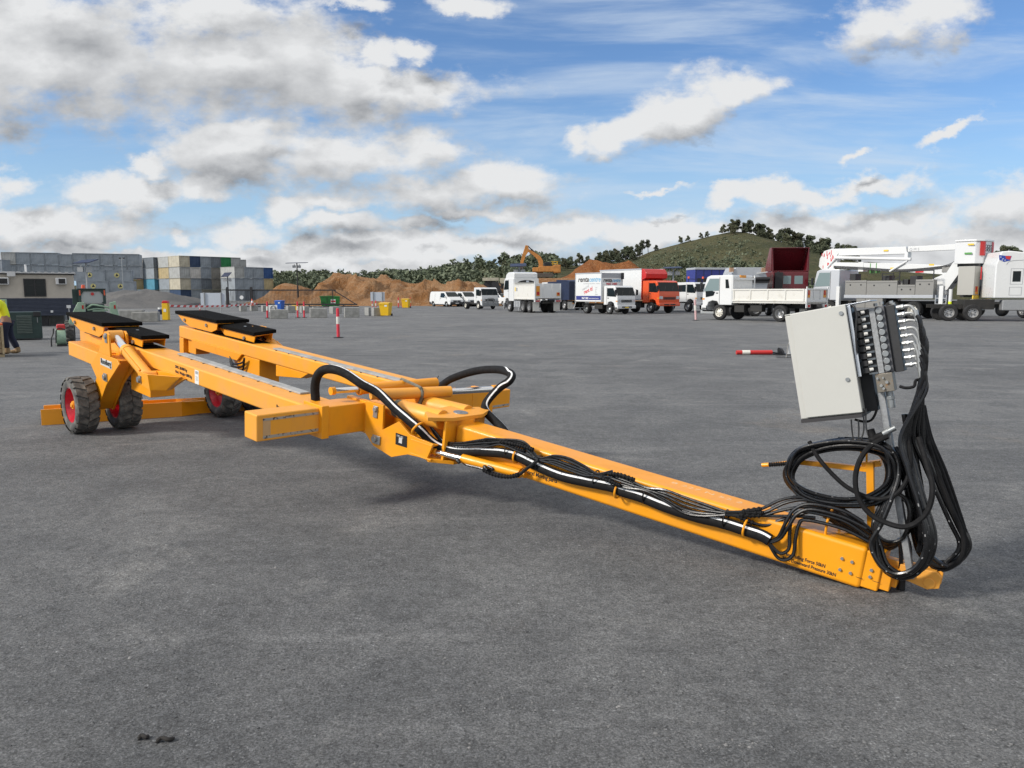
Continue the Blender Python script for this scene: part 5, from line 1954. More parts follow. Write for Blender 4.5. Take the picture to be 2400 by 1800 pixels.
# stack of brown pallets end
o = G(354, 752)
t = empty('timber_stack', o, 0, 'short brown timber stack at the end of the long concrete block', 'timber')
mb = MB()
for k in range(5):
    mb.bx(0, .30, -.25, .5, .06 + k * .10, .14 + k * .10)
mb.build('planks', M_WOOD, t)
mb = MB()
for k in range(5):
    mb.bx(.05, .12, -.2, .45, .0 + k * .10, .0595 + k * .10)
mb.build('bearers', M_WOOD, t)


def bollard(px, pyb, pyt, label, group=None, m=None, tilt=0.0, name='bollard'):
    o = G(px, pyb)
    h = (pyb - pyt) / FPX * o.y
    t = empty(name, o, 0, label, 'bollard', group)
    m = m or M_BOLR

    def T(q):
        return Vector((q[0] + q[2] * tilt, q[1], q[2]))
    s = h / 1.13
    mb = MB(T)
    mb.lathe([(.06 * s, .0), (.058 * s, .98 * h), (.058 * s, .985 * h), (.0, h)], (0, 0, .03), (0, 0, 1), 18)
    mb.cyl((0, 0, h * .945), (0, 0, h * 1.0), .045 * s, .03 * s, 14)
    mb.build('post', m, t)
    mb = MB(T)
    mb.lathe([(.060 * s, h * .48), (.0605 * s, h * .49), (.0605 * s, h * .72), (.060 * s, h * .73)], (0, 0, 0), (0, 0, 1), 18)
    mb.build('reflective_band', M_WREF, t)
    mb = MB()
    mb.lathe([(.0, .0), (.20 * s, 0), (.20 * s, .02), (.17 * s, .035), (.0, .05)], (0, 0, 0), (0, 0, 1), 8)
    mb.build('rubber_base', M_BLK, t)
    return t


bollard(793, 792, 724, 'nearest red and white bollard standing alone in the yard')
bollard(698, 745, 708, 'left one of the two red and white bollards side by side', 'bollard pair')
bollard(713, 745, 708, 'right one of the two red and white bollards side by side', 'bollard pair')
bollard(627, 746, 708, 'red bollard at the left end of the long block by the number sign')
bollard(469, 733, 714, 'red bollard under the striped tape beside the large sign board')
for px, yb, yt, lb in ((934, 721, 698, 'red bollard left of the farther yellow bin'), (943, 721, 700, 'red bollard touching the farther yellow bin'), (962, 721, 698, 'red bollard right of the farther yellow bin'),
                       (873, 729, 706, 'leaning red bollard left of the sign legs'), (881, 728, 705, 'red and white bollard between the legs of the small sign board')):
    bollard(px, yb, yt, lb, 'far red bollards')
bollard(1631, 751, 703, 'faded pink and white bollard leaning left beside the white tipper cab', m=M_BOLP, tilt=-.075)
# knocked-over bollard
o = G(1730, 832)
kb = empty('bollard', o, R(2), 'red bollard knocked over and lying on the gravel left of the cabinet', 'bollard')
mb = MB()
mb.cyl((-.05, 0, .07), (.92, 0, .07), .058, .062, 18)
mb.build('post', M_REDP, kb)
mb = MB()
mb.lathe([(.0592, .10), (.0602, .105), (.0612, .31), (.061, .315)], (0, 0, .07), (1, 0, 0), 18)
mb.build('reflective_band', M_WREF, kb)
mb = MB()
mb.cyl((1.16, 0, .012), (1.22, 0, .03), .20, .17, 10)
mb.cyl((.92, 0, .07), (1.16, 0, .03), .02, .02, 8)
mb.bx(.98, 1.42, -.2, .2, .004, .03)
mb.build('rubber_base', M_BLK, kb)
# folding sign behind the cabinet
o = G(1848, 838)
fs_ = empty('folding_sign', o, 0, 'folding warning sign with black leg mostly hidden behind the cabinet', 'sign')
mb = MB()
mb.bar((-.06, 0, 0), (.02, .1, .36), .02, .02)
mb.bar((.32, 0, 0), (.26, .1, .36), .02, .02)
mb.bar((-.3, .05, .01), (.5, .05, .01), .05, .012)
mb.build('leg', M_BLK, fs_)
mb = MB()
mb.prism([(0, .08), (.3, .08), (.3, .7), (.06, .7)], .09, .1, 'y')
mb.build('panel', M_WHT, fs_)


# ---- bins
def wheelie(pxl, pxr, pyt, pyb, m, label, lid=True):
    o = G((pxl + pxr) / 2, pyb)
    k = o.y / FPX
    w, h = (pxr - pxl) * k, (pyb - pyt) * k
    t = empty('wheelie_bin', o, R(-12), label, 'bin')
    mb = MB()
    a = [(-w * .38, -w * .36, .05), (w * .38, -w * .36, .05), (w * .38, w * .36, .05), (-w * .38, w * .36, .05)]
    b_ = [(-w * .47, -w * .5, h * .90), (w * .47, -w * .5, h * .90), (w * .47, w * .5, h * .90), (-w * .47, w * .5, h * .90)]
    mb.loft([Vector(q) for q in a], [Vector(q) for q in b_])
    mb.bx(-w * .48, w * .48, -w * .52, -w * .5001, h * .83, h * .895)
    mb.build('bin_body', m, t, bev=.02)
    mb = MB()
    mb.prism([(-w * .55, h * .905), (-w * .55, h * .94), (-w * .1, h * 1.0), (w * .55, h * .97), (w * .55, h * .905)], -w * .5, w * .5, 'x')
    mb.build('lid', m, t, bev=.015)
    mb = MB()
    mb.bx(w * .05, w * .3, -w * .49, -w * .47, h * .70, h * .82)
    mb.build('label', M_WHT, t)
    for s_ in (-1, 1):
        mb = MB()
        mb.cyl((s_ * w * .40, w * .4, .1), (s_ * w * .48, w * .4, .1), .10, n=16)
        mb.build('wheel', M_BLK, t)


wheelie(892, 917, 709, 741, M_YBIN, 'nearer yellow wheelie bin with white label standing by the concrete blocks')
wheelie(943, 961, 700, 722, M_YBIN, 'farther yellow wheelie bin standing between red bollards')
wheelie(647, 665, 704, 728, M_BBIN, 'blue wheelie bin behind the round number sign')
o = G(692, 727)
t = empty('salt_box', o, 0, 'small orange box between the concrete blocks', 'box')
mb = MB()
mb.bx(-.28, .28, -.2, .3, 0, .42)
mb.build('box_body', M_YBIN, t, bev=.02)
mb = MB()
mb.bx(-.31, .31, -.23, .33, .425, .5)
mb.build('lid', M_YBIN, t, bev=.02)
# green skip
o = G(752, 719)
sk = empty('skip_bin', o, R(8), 'green steel front-lift skip bin with dark lid in front of the sliding gate', 'skip bin')
mb = MB()
mb.loft([Vector(q) for q in ((.2, -.8, .1), (2.25, -.8, .1), (2.25, .8, .1), (.2, .8, .1))], [Vector(q) for q in ((0, -.9, 1.25), (2.35, -.9, 1.25), (2.35, .9, 1.25), (0, .9, 1.25))])
mb.bx(.75, .82, -.95, -.86, .1, 1.2)
mb.build('bin_body', M_GSKIP, sk, bev=.01)
mb = MB()
mb.prism([(-.03, 1.26), (2.38, 1.26), (2.38, 1.31), (1.2, 1.38), (-.03, 1.34)], -.95, .95, 'y')
mb.build('lid', M_GSKIP, sk, bev=.02)
mb = MB()
mb.bx(.12, .48, -1.1, -.88, .62, .70)
mb.bx(.12, .2, -1.1, -.88, .45, .62)
mb.build('fork_pocket', M_GSKIP, sk)
mb = MB()
mb.bx(1.32, 1.92, -.925, -.875, .45, .92)
lb = mb.build('label', M_WHT, sk)
mb = MB()
mb.bx(1.35, 1.89, -.932, -.9255, .58, .80)
mb.build('label_stripe', M_REDP, lb)
# traffic cone on a block
o = G(591, 716)
o = AT(591, 715.5, G(591, 729).y)
t = empty('traffic_cone', o, 0, 'orange and white traffic cone standing on a small concrete block', 'cone')
mb = MB()
mb.cyl((0, 0, .03), (0, 0, .62), .17, .03, 18)
mb.bx(-.2, .2, -.2, .2, 0, .03)
mb.build('cone_body', M_ORA, t)
mb = MB()
mb.cyl((0, 0, .25), (0, 0, .43), .125, .082, 18)
mb.build('reflective_band', M_WHT, t)
# number sign
o = G(641, 733)
t = empty('speed_sign', o, 0, 'white board with a round 10 standing behind the long concrete block', 'sign')
mb = MB()
kk = o.y / FPX
mb.bx(-11 * kk, 9 * kk, 0, .03, 2 * kk, 18 * kk)
mb.build('panel', M_WHT, t)
mb = MB()
mb.tube([Vector((math.cos(a) * 6.5 * kk, -.006, 9.5 * kk + math.sin(a) * 6.5 * kk)) for a in [i * 2 * PI / 28 for i in range(28)]], .025, 6, closed=True)
mb.build('ring', M_TXT, t)
text_part('10', 'lettering', M_TXT, t, (0, -.01, 6.2 * kk), (1, 0, 0), (0, 0, 1), 9 * kk, .01, width=9 * kk, align='CENTER')


# ---- sign boards (backs), posts
def signboard(pxl, pxr, pyt, pyb, posts, pyg, label):
    o = G((pxl + pxr) / 2, pyg)
    k = o.y / FPX
    cx = (pxl + pxr) / 2
    t = empty('sign_board', o, 0, label, 'sign')
    zz = lambda py: (pyg - py) * k
    mb = MB()
    mb.bx((pxl - cx) * k, (pxr - cx) * k, 0, .03, zz(pyb), zz(pyt))
    mb.build('panel', M_SIGN, t)
    for p in posts:
        mb = MB()
        mb.cyl(((p - cx) * k, -.06, 0), ((p - cx) * k, -.06, zz(pyt - 1)), .045, n=10)
        mb.build('sign_post', M_ALU, t)


signboard(472, 529, 687, 716, (481, 520), 737, 'large blank sign board on two grey posts left of the sliding gate')
signboard(869, 902, 685, 706, (875, 896), 723, 'small blank sign board on two posts in front of the dirt mound')
# striped tape barrier
o = G(390, 750)
tb = empty('safety_post', o, 0, 'yellow safety post with red cap and white label holding striped tape', 'post')
kk = o.y / FPX
mb = MB()
mb.bx(-7 * kk, 7 * kk, -.15, .15, 0, 39 * kk)
mb.build('post', M_YBIN, tb, bev=.03)
mb = MB()
mb.prism([(-7.5 * kk, 39.05 * kk), (7.5 * kk, 39.05 * kk), (5 * kk, 45 * kk), (-5 * kk, 45 * kk)], -.16, .16, 'y')
mb.build('cap', M_REDP, tb, bev=.03)
mb = MB()
mb.bx(-3 * kk, 3 * kk, -.16, -.1505, 19 * kk, 26 * kk)
mb.build('label', M_WHT, tb)
o2 = G(378, 750)
t = empty('drum', o2, 0, 'blue and white plastic drum left of the yellow safety post', 'drum')
mb = MB()
mb.cyl((0, 0, 0), (0, 0, 13 * kk), 6 * kk, n=18)
mb.build('drum_body', M_WHT, t)
mb = MB()
mb.cyl((0, 0, 13 * kk), (0, 0, 25 * kk), 6.1 * kk, n=18)
mb.build('blue_sleeve', M_NAVY, t)
mb = MB()
mb.cyl((0, 0, 25 * kk), (0, 0, 29 * kk), 6.2 * kk, n=18)
mb.build('lid', M_WHT, t)
a_, b_ = AT(391, 719, o.y), AT(603, 713, 64)
t = empty('barrier_tape', a_, 0, 'red and white striped tape stretched from the yellow post past the large sign board', 'barrier tape')
mb, mb2 = MB(), MB()
n = 36
v_ = b_ - a_
for i in range(n):
    p, q = v_ * (i / n), v_ * ((i + 1) / n)
    sag = lambda f: Vector((0, 0, -.12 * 4 * f * (1 - f)))
    p, q = p + sag(i / n), q + sag((i + 1) / n)
    s = Vector((0, 0, .13))
    sk_ = v_ * (.35 / n)
    (mb if i % 2 else mb2).add([p, q, q + s + sk_, p + s + sk_], [(0, 1, 2, 3)])
mb.build('red_stripes', M_REDP, t)
mb2.build('white_stripes', M_WHT, t)


# ---- sliding gate
def gate():
    Yg = 92.0
    k = Yg / FPX * 1.007
    o = AT(535, 688, Yg)
    o.z = 0
    t = empty('sliding_gate', o, 0, 'long black sliding gate of upright bars with a sloping tail end', 'gate')
    xx = lambda px: (px - 535) * k
    z = lambda py: HC + (688 - py) * k
    mb = MB()
    mb.bx(xx(532), xx(784), -.05, .05, z(681.5), z(679))
    mb.bx(xx(532), xx(833), -.05, .05, z(714.5), z(711.5))
    mb.bx(xx(532), xx(836), -.06, .06, z(718.5), z(716.5))
    mb.bar((xx(779), 0, z(681)), (xx(832), 0, z(714)), .10, .12, (0, 1, 0))
    mb.bx(xx(775.5), xx(777.5), -.05, .05, z(711.4), z(681.6))
    for px in (560, 620, 672, 720, 760, 800):
        mb.bx(xx(px), xx(px + 2.5), -.05, .05, z(716.4), z(714.6))
    mb.build('gate_frame', M_BLK, t)
    mb = MB()
    i = 0
    px = 540
    while px < 774:
        mb.bx(xx(px), xx(px) + .035, .0505, .075, z(713), z(677.5))
        px += 3.15
    mb.build('bars', M_BLK, t)
    for px in (535, 590):
        mb = MB()
        mb.bx(xx(px - 2), xx(px + 2), -.35, -.08, 0, z(673))
        mb.bx(xx(px - 3.5), xx(px - 2.4), -.3, -.1, 0, z(676))
        mb.build('gate_post', M_BLK, t)
    mb = MB()
    mb.cyl((xx(566), -.1, z(697)), (xx(566), -.06, z(697)), 8 * k * .55, n=20)
    mb.build('round_sign', M_WHT, t)
    mb = MB()
    mb.bx(xx(543), xx(556), -.5, -.1, 0, .55)
    mb.build('gate_motor', M_STEEL, t)


gate()


# ---- solar lighting towers
def solar_tower(px, pyb, pyt, pxl, pxr, label, tilt=.25, m=None, Y=None):
    o = G(px, pyb) if Y is None else AT(px, 688, Y)
    o.z = 0
    k = o.y / FPX * 1.007
    h = (HC + (688 - pyt) * k)
    m = m or M_BLK
    t = empty('solar_light_tower', o, 0, label, 'light tower')
    mb = MB()
    mb.cyl((0, 0, 0), (0, 0, h * .45), .11, n=10)
    mb.cyl((0, 0, h * .45), (0, 0, h - .05), .075, n=10)
    mb.build('mast', m, t)
    w0, w1 = (pxl - px) * k, (pxr - px) * k
    mb = MB()
    mb.loft([Vector((w0, -.7, h - .16)), Vector((w1, -.7, h - .10)), Vector((w1, -.7, h - .04)), Vector((w0, -.7, h - .10))],
            [Vector((w0, .7, h - .16 + tilt)), Vector((w1, .7, h - .10 + tilt)), Vector((w1, .7, h - .04 + tilt)), Vector((w0, .7, h - .10 + tilt))])
    mb.build('solar_panel', M_NAVY, t)
    for s_ in (-1, 1):
        mb = MB()
        mb.bx(s_ * .35 - .22, s_ * .35 + .22, -.25, -.1, h - .75, h - .4)
        mb.bx(s_ * .35 - .03, s_ * .35 + .03, -.1, .05, h - .4, h - .25)
        mb.build('flood_lamp', M_ALU, t)
    return t


solar_tower(699, 716, 617, 676, 722, 'tall black solar light tower standing in front of the sliding gate', .1)
solar_tower(535, 716, 648, 524, 541, 'smaller solar light tower left of the sliding gate', .6, Y=110)
solar_tower(206, 720, 616, 187, 224, 'solar light tower rising behind the skid steer loader', .3, M_ALU, Y=60)
solar_tower(1217, 722, 624, 1196, 1233, 'solar light tower peeking above the white prime mover roof', .3, M_ALU, Y=76)
solar_tower(1577, 720, 628, 1556, 1594, 'solar light tower right of the orange truck', .15, M_ALU, Y=74)
c = AT(290, 688, 150)
t = empty('floodlight_mast', (c.x, c.y, 0), 0, 'thin floodlight mast far behind the grey containers', 'light tower')
mb = MB()
mb.cyl((0, 0, 0), (0, 0, 8.4), .09, n=8)
mb.bx(-.6, .6, -.06, .06, 8.2, 8.3)
mb.build('mast', M_STEEL, t)
for x in (-.5, .25):
    mb = MB()
    mb.bx(x, x + .28, -.12, .12, 8.3, 8.55)
    mb.build('flood_lamp', M_BLK, t)


# ================================================================== vehicles
def place(px, py, head, lx, ly):
    """vehicle origin so that local point (lx, ly) stands on the ground at that pixel"""
    g = G(px, py)
    c, s = math.cos(head), math.sin(head)
    return Vector((g.x - (c * lx - s * ly), g.y - (s * lx + c * ly), 0))


def vwheel(root, x, y, r, w, rim=M_RIM, tyre=M_RUBW, n=24, dish=.25, sg=None):
    sg = sg or (1 if y > 0 else -1)
    mb = MB()
    mb.lathe([(r * .58, w * .46), (r * .66, w * .5), (r * .92, w * .46), (r, w * .30), (r, -w * .30), (r * .92, -w * .46), (r * .6, -w * .5), (0, -w * .5)], (x, y, r), (0, sg, 0), n)
    wh = mb.build('wheel', tyre, root, ang=50)
    mb = MB()
    mb.lathe([(r * .60, w * .47), (r * .56, w * .40), (r * .50, w * dish * .3), (r * .30, w * dish), (r * .18, w * dish + .02), (r * .12, w * .42), (0, w * .42)], (x, y, r), (0, sg, 0), n)
    mb.build('rim', rim, wh, ang=50)
    mb = MB()
    for i in range(8):
        a = i * 2 * PI / 8
        p = Vector((x + math.cos(a) * r * .38, y + sg * (w * dish * .75), r + math.sin(a) * r * .38))
        mb.cyl(p, p + Vector((0, sg * .02, 0)), r * .055, n=8)
    mb.build('rim_holes', M_BLK, wh)
    return wh


def cabover(root, xf, L, w, z0, zr, m, belt=.50, rake=.16, grille=True, bumper_m=None, lamps=True, door_glass=M_GLASS, slope=.10, mirror=True, rear_side_glass=False, sidesteps=True, visor=False):
    """cab with its front at xf, length L, width w, floor z0, roof zr (truck space: x forward)"""
    xb = xf - L
    H = zr - z0
    zb = z0 + H * belt
    prof = [(xb, z0 + .02), (xb, zr - .05), (xb + .06, zr), (xf - rake * 2.1 - .12, zr), (xf - rake * 1.45, zr - .10), (xf - .03, zb), (xf, z0 + H * .28), (xf - .02, z0 - .05)]
    prof += [(xf - .38, z0 - .05), (xf - .45, z0 + .18), (xf - .75, z0 + .30), (xf - 1.10, z0 + .24), (xf - 1.22, z0 + .02)] if L > 1.4 else []
    mb = MB()
    mb.prism(prof, -w / 2, w / 2, 'y')
    body = mb.build('cab', m, root, bev=.05, seg=3)
    # windscreen
    a = Vector((xf - rake * 1.45 + .004, 0, zr - .16))
    b_ = Vector((xf - .03 + .004, 0, zb + .04))
    d = (b_ - a).normalized()
    nrm = Vector((-d.z, 0, d.x))
    if nrm.x < 0:
        nrm = -nrm
    mb = MB()
    hw0, hw1 = w * .455, w * .475
    q = [a + Vector((0, hw0, 0)), a - Vector((0, hw0, 0)), b_ - Vector((0, hw1, 0)), b_ + Vector((0, hw1, 0))]
    q = [p + nrm * .012 for p in q]
    mb.loft(q, [p + nrm * .010 for p in q])
    ws = mb.build('windscreen', M_GLASS, body, bev=.005)
    mb = MB()
    for y in (-.25 * w, .12 * w):
        p = b_ + Vector((0, y, 0)) + nrm * .03
        mb.bar(p, p - d * .42 + Vector((0, .25, 0)), .02, .015)
    mb.build('wiper', M_BLK, ws)
    # side glass and doors
    for sg in (1, -1):
        y = sg * (w / 2 + .004)
        y2 = sg * (w / 2 + .012)
        x1 = xf - .16
        x0 = max(xb + .10, xf - 1.22)
        poly = [(x0, zb - .02), (x1, zb - .02 - .04), (x1 - .02, zb + .10), (xf - rake * 1.5 - .20, zr - .20), (x0, zr - .20)]
        mb = MB()
        mb.prism(poly, min(y, y2), max(y, y2), 'y')
        mb.build('side_window', door_glass, body)
        mb = MB()
        mb.bx(x0 - .055, x0 - .035, min(y, y2), max(y, y2), z0 + .05, zr - .12)
        mb.bx(x0 + .05, x0 + .20, min(y, y2), max(y, y2) + 0, zb - .20, zb - .14)
        mb.build('door_handle', M_BLK, body)
        if rear_side_glass and L > 1.7:
            mb = MB()
            mb.prism([(xb + .12, zb + .05), (x0 - .14, zb + .05), (x0 - .14, zr - .22), (xb + .12, zr - .25)], min(y, y2), max(y, y2), 'y')
            mb.build('rear_window', door_glass, body)
        if mirror:
            mb = MB()
            yy = sg * (w / 2 + .16)
            mb.bx(xf - .06, xf + .02, yy - .10, yy + .10, zb + .06, zb + .50)
            mb.bar((xf - .05, sg * w / 2, zb + .52), (xf - .02, yy, zb + .50), .03, .03)
            mb.bar((xf - .05, sg * w / 2, zb + .04), (xf - .02, yy, zb + .07), .03, .03)
            mb.build('mirror', M_BLK, root, bev=.02)
        if lamps:
            mb = MB()
            yl = sg * w * .40
            mb.prism([(xf - .02, z0 + H * .17), (xf + .022, z0 + H * .17), (xf + .012, z0 + H * .30), (xf - .03, z0 + H * .30)], yl - w * .075, yl + w * .075, 'y')
            mb.build('headlight', M_LENS, body, bev=.01)
            mb = MB()
            yl2 = sg * w * .455
            mb.bx(xf - .18, xf - .004, min(sg * (w / 2 + .006), yl2), max(sg * (w / 2 + .006), yl2), z0 + H * .185, z0 + H * .235)
            mb.build('indicator', M_AMB, body)
    if grille:
        mb = MB()
        for k in range(4):
            z = z0 + H * .15 + k * .055
            mb.bx(xf - .01, xf + .018, -w * .29, w * .29, z, z + .038)
        mb.build('grille', M_BLK, body)
    mb = MB()
    zb0 = z0 - .28
    mb.prism([(xf - .30, zb0), (xf + .05, zb0 + .02), (xf + .06, z0 - .06), (xf + .03, z0 + .02), (xf - .30, z0 + .02)], -w / 2 - .01, w / 2 + .01, 'y')
    bp = mb.build('bumper', bumper_m or m, root, bev=.03)
    mb = MB()
    mb.bx(xf + .05, xf + .066, -w * .27, -.05, zb0 + .09, zb0 + .19)
    mb.bx(xf + .05, xf + .066, .05, w * .27, zb0 + .09, zb0 + .19)
    mb.build('bumper_vent', M_BLK, bp)
    if sidesteps:
        mb = MB()
        for sg in (1, -1):
            mb.bx(xf - .34, xf - .02, sg * w / 2 - .06, sg * w / 2 + .02 if sg > 0 else sg * w / 2 + .06, zb0 + .05, zb0 + .12)
        mb.build('step', M_BLK, bp)
    return body


def chassis(root, x0, x1, z, w=.85):
    mb = MB()
    for y in (-w / 2, w / 2):
        mb.bx(x0, x1, y - .04, y + .04, z - .22, z)
    k = x0 + .2
    while k < x1:
        mb.bx(k, k + .1, -w / 2 + .041, w / 2 - .041, z - .2, z - .03)
        k += .9
    return mb.build('chassis', M_CHAS, root)


def underbox(root, x0, x1, y, z0, z1, m=M_CHAS, name='fuel_tank', d=.45):
    mb = MB()
    sg = 1 if y > 0 else -1
    mb.bx(x0, x1, min(y, y - sg * d), max(y, y - sg * d), z0, z1)
    return mb.build(name, m, root, bev=.04)


# ---- white vans
def make_van(loc, head, label, group):
    v = empty('delivery_van', loc, head, label, 'van', group)
    w, L = 1.92, 5.15
    xr, xf = -4.05, 1.02
    side = [(xr, .42), (xr - .02, .75), (xr + .02, 1.55), (xr + .12, 1.84), (xr + .35, 1.90), (-.95, 1.90), (-.55, 1.85), (.22, 1.24), (.80, 1.02), (1.0, .84), (xf + .03, .45), (.9, .28),
            (.40, .28), (.36, .45), (.20, .66), (-.20, .66), (-.36, .45), (-.40, .26), (-2.8, .26), (-2.84, .45), (-3.0, .66), (-3.4, .66), (-3.56, .45), (-3.6, .30), (xr + .1, .30)]
    mb = MB()
    n = len(side)
    # tumblehome: upper body narrower
    yw = lambda z: w / 2 - max(0, z - .95) * .14 - (.10 if z < .35 else 0)
    vs = [(x, yw(z), z) for x, z in side] + [(x, -yw(z), z) for x, z in side]
    mb.add(vs, [list(range(n)), list(range(2 * n - 1, n - 1, -1))] + [(i, i + n, (i + 1) % n + n, (i + 1) % n) for i in range(n)])
    body = mb.build('body', M_WHT, v, bev=.035, seg=3)
    a, b_ = Vector((-.52, 0, 1.81)), Vector((.20, 0, 1.28))
    d = (b_ - a).normalized()
    nn = Vector((-d.z, 0, d.x))
    mb = MB()
    q = [a + Vector((0, .74, 0)), a + Vector((0, -.74, 0)), b_ + Vector((0, -.86, 0)), b_ + Vector((0, .86, 0))]
    q = [p + nn * .008 for p in q]
    mb.loft(q, [p + nn * .012 for p in q])
    mb.build('windscreen', M_GLASS, body)
    for sg in (1, -1):
        mb = MB()
        poly = [(-1.42, 1.18), (-.28, 1.12), (-.10, 1.20), (-.62, 1.70), (-1.38, 1.72)]
        q0 = [Vector((x, sg * (yw(z) + .004), z)) for x, z in poly]
        mb.loft(q0, [p + Vector((0, sg * .010, 0)) for p in q0])
        mb.build('side_window', M_GLASS, body)
        mb = MB()
        for x in (-1.52, -2.75, .02):
            q0 = [Vector((x, sg * (yw(z) + .002), z)) for z in (.45, 1.0, 1.65)]
            mb.tube(q0, .007, 5)
        mb.bx(-1.44, -1.26, min(sg * (w / 2 - .01), sg * (w / 2 + .015)), max(sg * (w / 2 - .01), sg * (w / 2 + .015)), 1.02, 1.06)
        mb.build('door_seams', mat('seam_grey', (0.12, 0.12, 0.12), 0.6), body)
        mb = MB()
        mb.prism([(.72, .80), (.96, .74), (1.03, .62), (.98, .60), (.70, .72)], min(sg * .58, sg * .965), max(sg * .58, sg * .965), 'y')
        mb.build('headlight', M_LENS, body, bev=.01)
        mb = MB()
        mb.bx(-.12, .02, min(sg * .97, sg * 1.14), max(sg * .97, sg * 1.14), 1.12, 1.30)
        mb.build('mirror', M_WHT, v, bev=.03)
        mb = MB()
        mb.bx(xr - .025, xr + .03, min(sg * .72, sg * .86), max(sg * .72, sg * .86), .85, 1.35)
        mb.build('tail_light', M_REDL, body)
    mb = MB()
    mb.prism([(.86, .27), (1.06, .30), (1.075, .55), (1.04, .62), (.86, .62)], -.94, .94, 'y')
    bp = mb.build('bumper', M_DARK, v, bev=.03)
    mb = MB()
    mb.prism([(.99, .63), (1.055, .63), (1.02, .80), (.97, .80)], -.56, .56, 'y')
    mb.build('grille', M_BLK, body, bev=.01)
    mb = MB()
    mb.cyl((1.045, 0, .715), (1.06, 0, .715), .07, n=16)
    mb.build('badge', M_SILV, body)
    mb = MB()
    mb.bx(1.076, 1.084, -.26, .26, .40, .50)
    mb.build('number_plate', M_WHT, bp)
    mb = MB()
    mb.prism([(xr - .03, .30), (-3.62, .30), (-3.60, .55), (xr - .03, .62)], -.97, .97, 'y')
    mb.bx(-2.76, -.44, -.975, .975, .22, .32)
    mb.build('lower_trim', M_DARK, v, bev=.02)
    for x in (0, -3.2):
        for y in (.83, -.83):
            vwheel(v, x, y, .33, .24, rim=M_STEEL)
    mb = MB()
    mb.bx(xr + .3, .7, -.7, .7, .24, .40)
    mb.build('floor_pan', M_CHAS, v)
    return v


H1 = R(-53)
make_van(place(1046, 719, H1, 0, -.95), H1, 'leftmost white van parked at the end of the row in front of the dirt', 'white vans')
make_van(place(1086, 718.5, H1, 0, -.95), H1, 'second white van, its front half hidden by the bare white chassis truck', 'white vans')
make_van(place(1124, 718, H1, 0, -.95), H1, 'third white van, only its roof and windscreen showing behind the chassis truck', 'white vans')

# ---- white cab chassis with bull bar
H2 = R(-60)
t = empty('cab_chassis_truck', place(1120, 725, H2, 0, -.95), H2, 'small white cab chassis truck with bare rear frame and grey bull bar', 'truck')
cabover(t, .95, 1.75, 1.98, .62, 2.28, M_WHT, belt=.50, rake=.20)
chassis(t, -3.7, .4, .72, .75)
for x, w in ((0, .22), (-2.75, .42)):
    for y in (.84, -.84):
        vwheel(t, x, y, .39, w, rim=M_WREF)
mb = MB()
mb.bx(1.02, 1.12, -.98, .98, .38, .66)
mb.bx(1.04, 1.14, -.99, .99, .80, .88)
for y in (-.34, .34, -.9, .9):
    mb.bx(1.05, 1.13, y - .03, y + .03, .3, 1.10 if abs(y) < .5 else .87)
mb.tube(smooth_path([(1.09, -.34, 1.05), (1.09, -.30, 1.15), (1.09, .30, 1.15), (1.09, .34, 1.05)], 4), .035, 8)
mb.build('bull_bar', M_STEEL, t, bev=.02)
mb = MB()
mb.bx(-.95, -.80, -.6, .6, .73, 1.15)
mb.build('engine_cover', M_CHAS, t)

# ---- white car behind
H3 = R(-52)
g_ = place(1180, 717, H3, 0, -.8)
t = empty('white_car', g_, H3, 'white car with swept headlights half hidden behind the white tipper prime mover', 'car')
mb = MB()
w = 1.85
side = [(-3.7, .35), (-3.75, .95), (-3.5, 1.15), (-2.9, 1.62), (-1.2, 1.66), (-.45, 1.15), (.62, 1.0), (.88, .75), (.9, .4), (.5, .25), (.36, .3), (.2, .62), (-.2, .62), (-.36, .3), (-2.3, .25), (-2.4, .62), (-2.8, .62), (-2.96, .3)]
n = len(side)
yw = lambda z: w / 2 - max(0, z - .95) * .30
vs = [(x, yw(z), z) for x, z in side] + [(x, -yw(z), z) for x, z in side]
mb.add(vs, [list(range(n)), list(range(2 * n - 1, n - 1, -1))] + [(i, i + n, (i + 1) % n + n, (i + 1) % n) for i in range(n)])
body = mb.build('body', M_WHT, t, bev=.05, seg=3)
mb = MB()
a, b_ = Vector((-1.17, 0, 1.62)), Vector((-.48, 0, 1.18))
d = (b_ - a).normalized()
nn = Vector((-d.z, 0, d.x)) * .012
q = [a + Vector((0, .64, 0)) + nn, a + Vector((0, -.64, 0)) + nn, b_ + Vector((0, -.8, 0)) + nn, b_ + Vector((0, .8, 0)) + nn]
mb.loft(q, [p + nn for p in q])
mb.build('windscreen', M_GLASS, body)
for sg in (1, -1):
    q0 = [Vector((x, sg * (yw(z) + .004), z)) for x, z in ((-3.1, 1.15), (-.75, 1.12), (-1.25, 1.56), (-2.8, 1.54))]
    mb = MB()
    mb.loft(q0, [p + Vector((0, sg * .01, 0)) for p in q0])
    mb.build('side_window', M_GLASS, body)
    mb = MB()
    mb.prism([(.30, .98), (.86, .80), (.90, .68), (.62, .76)], min(sg * .55, sg * .935), max(sg * .55, sg * .935), 'y')
    mb.build('headlight', M_LENS, body, bev=.01)
    for x in (0, -2.6):
        vwheel(t, x, sg * .8, .34, .23)
mb = MB()
mb.bx(.87, .915, -.5, .5, .45, .62)
mb.build('grille', M_BLK, body)

